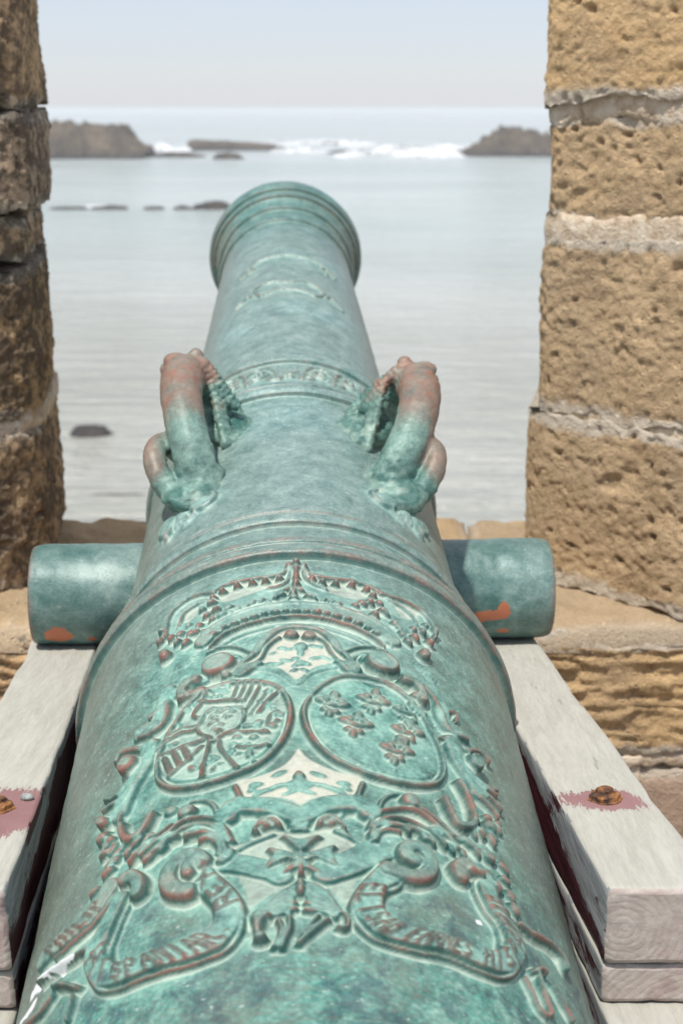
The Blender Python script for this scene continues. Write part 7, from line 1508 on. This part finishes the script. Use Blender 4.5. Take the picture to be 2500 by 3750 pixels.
# labels were given in drawing order; parents must be built first
order = ['', 'crown', 'oval_left', 'oval_right', 'panel_upper', 'panel_lower', 'ribbon_left', 'ribbon_right', 'inescutcheon']
rest = [x for x in F1.names if x not in order]; newn = [x for x in order if x in F1.names]+rest
remap = np.array([newn.index(x) for x in F1.names]); F1.L = remap[F1.L].astype(np.int32); F1.names = newn
TREE = {'crown': ('crown', can, 'royal crown in relief above the two shields'), 'crown_cross': ('crown_cross', 'crown', None), 'pearl': ('pearl', 'crown', None), 'bead': ('bead', 'crown', None), 'leaf': ('crown_leaf', 'crown', None), 'pendant_drop': ('pendant_drop', 'crown', None),
        'scrollwork': ('scrollwork', can, None), 'panel_frame': ('panel_frame', can, None), 'panel_upper': ('panel', can, 'upper cream-coloured ornamental panel'), 'panel_lower': ('panel', can, 'lower cream-coloured ornamental panel'),
        'panel_knob': ('panel_knob', 'panel_upper', None), 'panel_leaf_upper': ('foliage', 'panel_upper', None), 'panel_leaf_lower': ('foliage', 'panel_lower', None),
        'oval_left': ('oval_shield', can, 'left oval shield with quartered arms'), 'oval_right': ('oval_shield', can, 'right oval shield strewn with fleurs-de-lis'), 'quartering': ('quartering', 'oval_left', None), 'charge': ('heraldic_charges', 'oval_left', None),
        'inescutcheon': ('inner_shield', 'oval_left', None), 'small_fleur': ('small_fleurs', 'oval_left', None), 'fleur_de_lis': ('fleur_de_lis', 'oval_right', None),
        'scroll_left': ('scroll_border', can, 'left scrolled border'), 'scroll_right': ('scroll_border', can, 'right scrolled border'), 'scroll_knob': ('scroll_knob', can, None), 'scroll_bead': ('scroll_bead', can, None), 'scroll_hook': ('scroll_hook', can, None), 'acanthus_leaf': ('acanthus_leaf', can, None),
        'lower_frame': ('lower_frame', can, None), 'volute': ('volute', can, None), 'link': ('chain_link', can, None), 'link_hole': ('chain_link_hole', can, None), 'maltese_cross': ('forked_cross', can, 'forked cross hanging over the ram'), 'ram': ('hanging_ram', can, 'hanging fleece of a ram'),
        'ribbon_left': ('ribbon', can, 'left ribbon reading HISPANIAR. REX'), 'ribbon_right': ('ribbon', can, 'right ribbon reading ELISAB FARNES HISPANIAR.'), 'ribbon_roll': ('ribbon_roll', can, None), 'ribbon_tail': ('ribbon_tail', can, None), 'lettering_left': ('letter', 'ribbon_left', None), 'lettering_right': ('letter', 'ribbon_right', None), 'lower_field': ('lower_field', can, None), 'marks': ('chased_mark', can, None)}
emit(F1, [('base_moulding', -.9, -.768, None), ('first_reinforce', -.768, -.022, None), ('moulding_ring', -.022, .05, None)], TREE, .95, 1.12)

# ---- front half: second reinforce, frieze, chase, muzzle
def rows(a, b, st): return np.arange(a, b, st)
S2 = np.concatenate([rows(S1[-1], .18, .0022), rows(.18, .32, .0022), rows(.32, .585, .004), rows(.585, .87, .0021), rows(.87, 1.22, .006), rows(1.22, 1.56, .0026), rows(1.56, 1.84, .006), rows(1.84, 2.098, .0019), [2.0995]])
A2 = np.linspace(-1.62, 1.62, 400)
F2 = Field(S2, A2, 240.)
fz = F2.lab('frieze'); names_band = F2.lab('chase_ribbon'); rg = np.random.default_rng(2)
def st2(nm, l, wd, h, pts, cl=0):
    F2.op(['S', nm, wd*1.6, h*(1.9 if l in (fz, names_band) else 1.15), 0, cl, 2, pts], l)
    if l in (fz, names_band):
        p = F2.spline(pts, cl); w_ = F2.win(p, 12); D = F2.dist(p, 12, w_); i0, i1, j0, j1 = w_; k_ = F2.ink[i0:i1, j0:j1]; np.maximum(k_, .42*np.exp(-((D-wd*.85)/1.8)**2), out=k_)
def spiral(cs, ca, r, turns, sg, l, wd, h, squash=1.0):
    pts = []
    for t in np.linspace(0, 1, 22):
        th = sg*turns*2*pi*t; rr = r*(1-.82*t); pts.append((cs+rr*squash*math.cos(th)/1000, ca+rr*math.sin(th)/240.))
    st2('', l, wd, h, pts)
for k in range(-5, 6):                                    # running foliage of the frieze
    a = k*.245; sg = 1 if k >= 0 else -1
    if k == 0:
        for j in range(-2, 3): st2('', fz, 5, 6, [(.715, 0), (.735, j*.03), (.765, j*.055)])
        st2('', fz, 5, 6, [(.715, -.06), (.70, 0), (.715, .06)]); continue
    spiral(.735, a, 34, 1.15, sg, fz, 5.5, 6.5); spiral(.705, a-sg*.11, 22, 1., -sg, fz, 4.5, 5.5)
    st2('', fz, 5, 6, [(.69, a-sg*.16), (.745, a-sg*.13), (.775, a-sg*.07)]); F2.op(['B', '', 10, 6, 6, .6*sg, [.775, a+sg*.10]], fz); F2.op(['B', '', 9, 6, 6, -.6*sg, [.690, a+sg*.07]], fz)
CH = [[(1.300, -.385), (1.322, -.31), (1.332, -.22), (1.330, -.12), (1.322, -.03), (1.322, .06), (1.330, .15), (1.330, .25), (1.314, .35), (1.290, .425)], [(1.245, -.30), (1.262, -.16), (1.268, 0), (1.262, .16), (1.245, .31)],
      [(1.245, -.30), (1.268, -.35), (1.303, -.375)], [(1.245, .31), (1.262, .39), (1.286, .425)], [(1.24, -.62), (1.255, -.52), (1.275, -.46), (1.262, -.40)], [(1.24, .66), (1.255, .57), (1.275, .50), (1.262, .44)]]
for p in CH: st2('', names_band, 5, 6, p)
CH2 = [[(1.455, -.62), (1.475, -.55), (1.515, -.42), (1.525, -.25), (1.532, 0), (1.525, .25), (1.515, .42), (1.48, .56), (1.455, .64)], [(1.455, -.62), (1.485, -.48), (1.465, -.42), (1.45, -.50)], [(1.455, .64), (1.485, .50), (1.465, .44), (1.45, .52)]]
for p in CH2: st2('', names_band, 5.5, 6, p)
# leafy scrolls at the near foot of each lifting handle
for sg, an in ((-1, 'L'), (1, 'R')):
    l = F2.lab('handle_scroll#%s' % an)
    F2.op(['B', '', 34, 46, 15, .25*sg, [.285, sg*.66]], l); F2.op(['B', '', 24, 22, 17, 0, [.262, sg*.56]], l); F2.op(['B', '', 22, 30, 15, .3*sg, [.262, sg*.80]], l)
    spiral(.262, sg*.555, 25, 1.5, -sg, l, 4.2, 13.5); spiral(.258, sg*.80, 22, 1.4, sg, l, 4, 12.5); spiral(.300, sg*.70, 16, 1., -sg, l, 3.6, 13.5)
    for j in range(3): st2('', l, 3.4, 12+j*.6, [(.292-.006*j, sg*(.62+.03*j)), (.262, sg*(.665+.022*j)), (.236, sg*(.66+.035*j))])
    for j in range(0): st2('', l, 5, 21, [(.300, sg*(.66+.035*j)), (.272, sg*(.70+.035*j)), (.232-.004*j, sg*(.715+.042*j))])
    F2.op(['B', '', 9, 20, 16, .35*sg, [.233, sg*.79]], l); st2('', l, 4, 10, [(.30, sg*.52), (.24, sg*.60), (.225, sg*.68)])
T2 = {'frieze': ('frieze_foliage', 'frieze_band', None), 'chase_ribbon': ('chased_ribbon', 'chase', None), 'handle_scroll': ('handle_scroll', can, None)}
emit(F2, [('moulding_ring', -.1, .05, None), ('concave_moulding', .05, .112, None), ('moulding_ring', .112, .172, None), ('second_reinforce', .172, .592, None), ('moulding_ring', .592, .660, None), ('frieze_band', .660, .806, None), ('moulding_ring', .806, .862, None), ('chase', .862, 1.848, None), ('muzzle', 1.848, 2.2, None)], T2, 2.6, 2.0, keep=1)

# ---- underside, breech and bore, plain turned surfaces
def lathe(nm, S, A, wrap):
    SS, AA = np.meshgrid(S, A, indexing='ij'); R0 = np.interp(SS, TS, TR)
    me = mesh_np(nm, (surf_pt(SS, AA, R0)-ORG).reshape(-1, 3), grid_faces(len(S), len(A), wrap_m=wrap)[:, ::1], BRONZE, True)
    attr(me, 'along', SS); return link(nm, me, can)
lathe('barrel_underside', np.r_[-.80, TS[(TS > -.80) & (TS < 2.0995)], 2.0995], np.linspace(1.62, 2*pi-1.62, 60), False)
lathe('breech', np.r_[TS[TS < -.80], -.80], np.linspace(0, 2*pi, 72, endpoint=False), True)
A_ = np.linspace(0, 2*pi, 72, endpoint=False)
v = np.concatenate([(surf_pt(np.full(72, s_), A_, np.full(72, r_))-ORG) for s_, r_ in [(2.0995, .182), (2.10, .085), (2.06, .078), (1.5, .076), (1.5, .001)]])
me = mesh_np('bore', v, grid_faces(5, 72, wrap_m=True), BRONZE, True); attr(me, 'along', np.full(len(v), 2.1)); link('bore', me, can)

# ---- trunnions
TC = AX+.47*DV-.062*UV
def trunnion(sg):
    na = 80; xs = np.r_[np.linspace(.12, .405, 70), np.linspace(.41, .425, 6), .4268, .4272, .40, .0]
    rr = np.r_[np.full(70, .0835), .0835-.0005*np.arange(6)**1.0, .080, .07, .069, .0005]
    rr[:6] = .0835
    xs[-2:] = .4268; V = []
    th = np.linspace(0, 2*pi, na, endpoint=False)
    X, T_ = np.meshgrid(xs, th, indexing='ij'); R_ = np.repeat(rr[:, None], na, 1)
    q = np.stack([X*sg, np.cos(T_)*.085, np.sin(T_)*.085], -1); R_ = R_+.0009*fbm(q*22, 3, 3+sg)+.0005*fbm(q*90, 2, 6)
    P = TC+sg*X[..., None]*RV+R_[..., None]*(np.cos(T_)[..., None]*UV-np.sin(T_)[..., None]*DV*1.0)
    f = grid_faces(len(xs), na, wrap_m=True)
    if sg > 0: f = f[:, ::-1]
    me = mesh_np('trunnion', (P-ORG).reshape(-1, 3), f[:, ::-1], BRONZE, True)
    attr(me, 'along', np.full(P.shape[:2], .22)+.0*X)
    # red-lead primer left in patches low on the near side (T=pi/2 faces the camera, pi is down)
    spots = [(.380, 1.95, .022, .25), (.268, 1.62, .015, .22), (.33, 2.1, .008, .08)] if sg < 0 else [(.318, 1.60, .027, .15), (.342, 1.50, .010, .20), (.272, 1.60, .013, .22), (.345, 2.02, .014, .10)]
    ld = np.zeros_like(X)
    for x0, t0, wx, wt in spots: ld = np.maximum(ld, 1-.5*np.hypot((X-x0)/wx, (T_-t0)/wt))
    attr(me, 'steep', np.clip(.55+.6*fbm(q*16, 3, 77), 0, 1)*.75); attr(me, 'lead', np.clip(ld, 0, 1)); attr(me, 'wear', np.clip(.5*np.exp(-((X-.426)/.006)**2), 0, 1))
    link('trunnion', me, can)
trunnion(-1); trunnion(1)

# ---- lifting handles in the form of dolphins
def tube(bm, pts, radii, ns=14):
    pts = np.array(pts); n = len(pts); rings = []
    tg = np.gradient(pts, axis=0); up = UV.copy()
    for i in range(n):
        t = tg[i]/np.linalg.norm(tg[i]); a = np.cross(t, RV if abs(t@RV) < .8 else UV); a /= np.linalg.norm(a); b = np.cross(t, a)
        rings.append([bm.verts.new(pts[i]+radii[i]*(cos(2*pi*k/ns)*a+sin(2*pi*k/ns)*b)) for k in range(ns)])
    for r0, r1 in zip(rings[:-1], rings[1:]):
        for k in range(ns): bm.faces.new((r0[k], r0[(k+1) % ns], r1[(k+1) % ns], r1[k]))
    bm.faces.new(rings[0][::-1]); bm.faces.new(rings[-1])
def cat(ctrl, n):
    p = np.array(ctrl, float); e = np.vstack([2*p[0]-p[1], p, 2*p[-1]-p[-2]]); o = []
    for k in range(len(p)-1):
        a, b, c_, d = e[k:k+4]; t = np.linspace(0, 1, n, endpoint=False)[:, None]
        o.append(.5*((2*b)+(-a+c_)*t+(2*a-5*b+4*c_-d)*t*t+(-a+3*b-3*c_+d)*t**3))
    o.append(p[-1:]); return np.vstack(o)
def bpt(c_):
    c_ = np.asarray(c_); return surf_pt(c_[:, 0], c_[:, 1], np.interp(c_[:, 0], TS, TR)+c_[:, 2])-ORG
def blob(bm, c_, r, sc=(1, 1, 1)):
    res = bmesh.ops.create_icosphere(bm, subdivisions=2, radius=1.0)
    p = bpt([c_])[0]
    for v_ in res['verts']: v_.co = Vector(p+r*(v_.co.x*sc[0]*RV+v_.co.y*sc[1]*DV+v_.co.z*sc[2]*UV))
def dolphin(sg, a0, lean):
    bm = bmesh.new(); A = lambda a, h: sg*(a0+a+lean*h)
    body = [(.322, A(.02, 0), -.012, .031), (.330, A(.012, 0), .018, .032), (.352, A(0, .05), .052, .031), (.392, A(0, .08), .083, .031), (.440, A(0, .1), .103, .032), (.492, A(0, .11), .110, .034), (.540, A(0, .1), .100, .0345), (.568, A(-.005, .06), .068, .034), (.566, A(-.02, .02), .028, .036), (.545, A(-.045, 0), -.008, .042)]
    c4 = cat(body, 7); tube(bm, bpt(c4[:, :3]), c4[:, 3], 18)
    # curled tail looping outboard
    ring = [(.355, A(.045, 0), .010, .021), (.388, A(.080, 0), .042, .0195), (.392, A(.108, 0), .066, .0185), (.366, A(.143, 0), .077, .018), (.332, A(.168, 0), .062, .018), (.312, A(.172, 0), .030, .019), (.304, A(.155, 0), -.002, .022)]
    c4 = cat(ring, 7); tube(bm, bpt(c4[:, :3]), c4[:, 3], 14)
    # head: brow, crest, eyes, gaping mouth gripping the barrel
    blob(bm, (.534, A(0, .1), .132), .017, (1.3, .9, .8)); blob(bm, (.548, A(.07, .1), .122), .013); blob(bm, (.545, A(-.08, .1), .122), .013)
    for j in range(7): blob(bm, (.528-.004*j, A(-.105-.012*j, .1), .108-.012*j), .0105, (1, 1.1, 1)); blob(bm, (.552, A(.1+.008*j, .1), .105-.013*j), .0095)
    for j in range(9):
        for k in range(3): blob(bm, (.515-.010*j+.004*k, A(-.125+.004*j-.012*k, .05), .085-.010*j-.004*k), .0082)
    blob(bm, (.500, A(-.09, 0), .006), .034, (1.5, 1.5, .7)); blob(bm, (.475, A(-.12, 0), .002), .022, (1.3, 1.7, .7)); blob(bm, (.565, A(.05, 0), .012), .034, (1.2, 1.3, .8))
    blob(bm, (.300, A(.06, 0), .004), .040, (1.3, 1.2, .6)); blob(bm, (.325, A(.13, 0), .010), .030, (1.3, 1.1, .8)); blob(bm, (.335, A(-.05, 0), .004), .022, (1., 1.3, .8))
    me = bpy.data.meshes.new('lifting_handle'); bm.to_mesh(me); bm.free()
    tmp = bpy.data.objects.new('tmp', me); C.objects.link(tmp)
    md = tmp.modifiers.new('r', 'REMESH'); md.mode = 'VOXEL'; md.voxel_size = .0036
    sm = tmp.modifiers.new('s', 'SMOOTH'); sm.factor = .5; sm.iterations = 2
    dg = bpy.context.evaluated_depsgraph_get(); ev = bpy.data.meshes.new_from_object(tmp.evaluated_get(dg))
    bpy.data.objects.remove(tmp); bpy.data.meshes.remove(me)
    n = len(ev.vertices); co = np.empty(n*3); ev.vertices.foreach_get('co', co); co = co.reshape(-1, 3); no = np.empty(n*3); ev.vertices.foreach_get('normal', no); no = no.reshape(-1, 3)
    wv = co+ORG-AX; s_ = wv@DV; rad = np.linalg.norm(wv-s_[:, None]*DV, axis=1)-np.interp(s_, TS, TR)
    low = smooth((.075-rad)/.05); ang0 = np.arctan2(wv@RV, wv@UV)*sg; head = smooth((s_-.468)/.03)*smooth((a0-.02-ang0+.25*(s_-.5))/.04)*smooth((.125-rad)/.03)
    scal = np.abs(np.sin(s_*2*pi/.0165+np.sin(rad*2*pi/.014)*1.2))*np.abs(np.cos(rad*2*pi/.017))
    co += no*(head*.0042*(scal-.5)+.0009*fbm(co*70, 3, 9)+low*.0022*fbm(co*95, 3, 12)+.0004*fbm(co*300, 2, 3))[:, None]
    ev.vertices.foreach_set('co', co.ravel().astype(np.float32)); ev.update()
    for p in ev.polygons: p.use_smooth = True
    ev.materials.clear(); ev.materials.append(BRONZE); ev.name = 'lifting_handle'
    for an in ('along', 'rubbed', 'relief', 'dust'):
        if an in ev.attributes: ev.attributes.remove(ev.attributes[an])
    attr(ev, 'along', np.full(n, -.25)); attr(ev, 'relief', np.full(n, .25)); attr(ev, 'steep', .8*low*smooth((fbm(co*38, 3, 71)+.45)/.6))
    ang = np.abs(np.arctan2(wv@RV, wv@UV))
    rub = smooth((rad-.060+.030*fbm(co*32, 4, 51))/.030)*smooth((s_-.35)/.06)*(.78+.25*fbm(co*60, 2, 52))+.7*smooth((rad-.050)/.02)*smooth((.40-s_)/.03)*smooth((ang-.62)/.05)
    attr(ev, 'rubbed', np.clip(rub, 0, 1)*.95); attr(ev, 'dust', low*.3*smooth((fbm(co*60, 3, 33)-.1)/.5)+.25*smooth((.012-rad)/.012))
    link('lifting_handle', ev, can, label='left dolphin-shaped lifting handle' if sg < 0 else 'right dolphin-shaped lifting handle')
dolphin(-1, .54, -.35); dolphin(1, .575, .25)
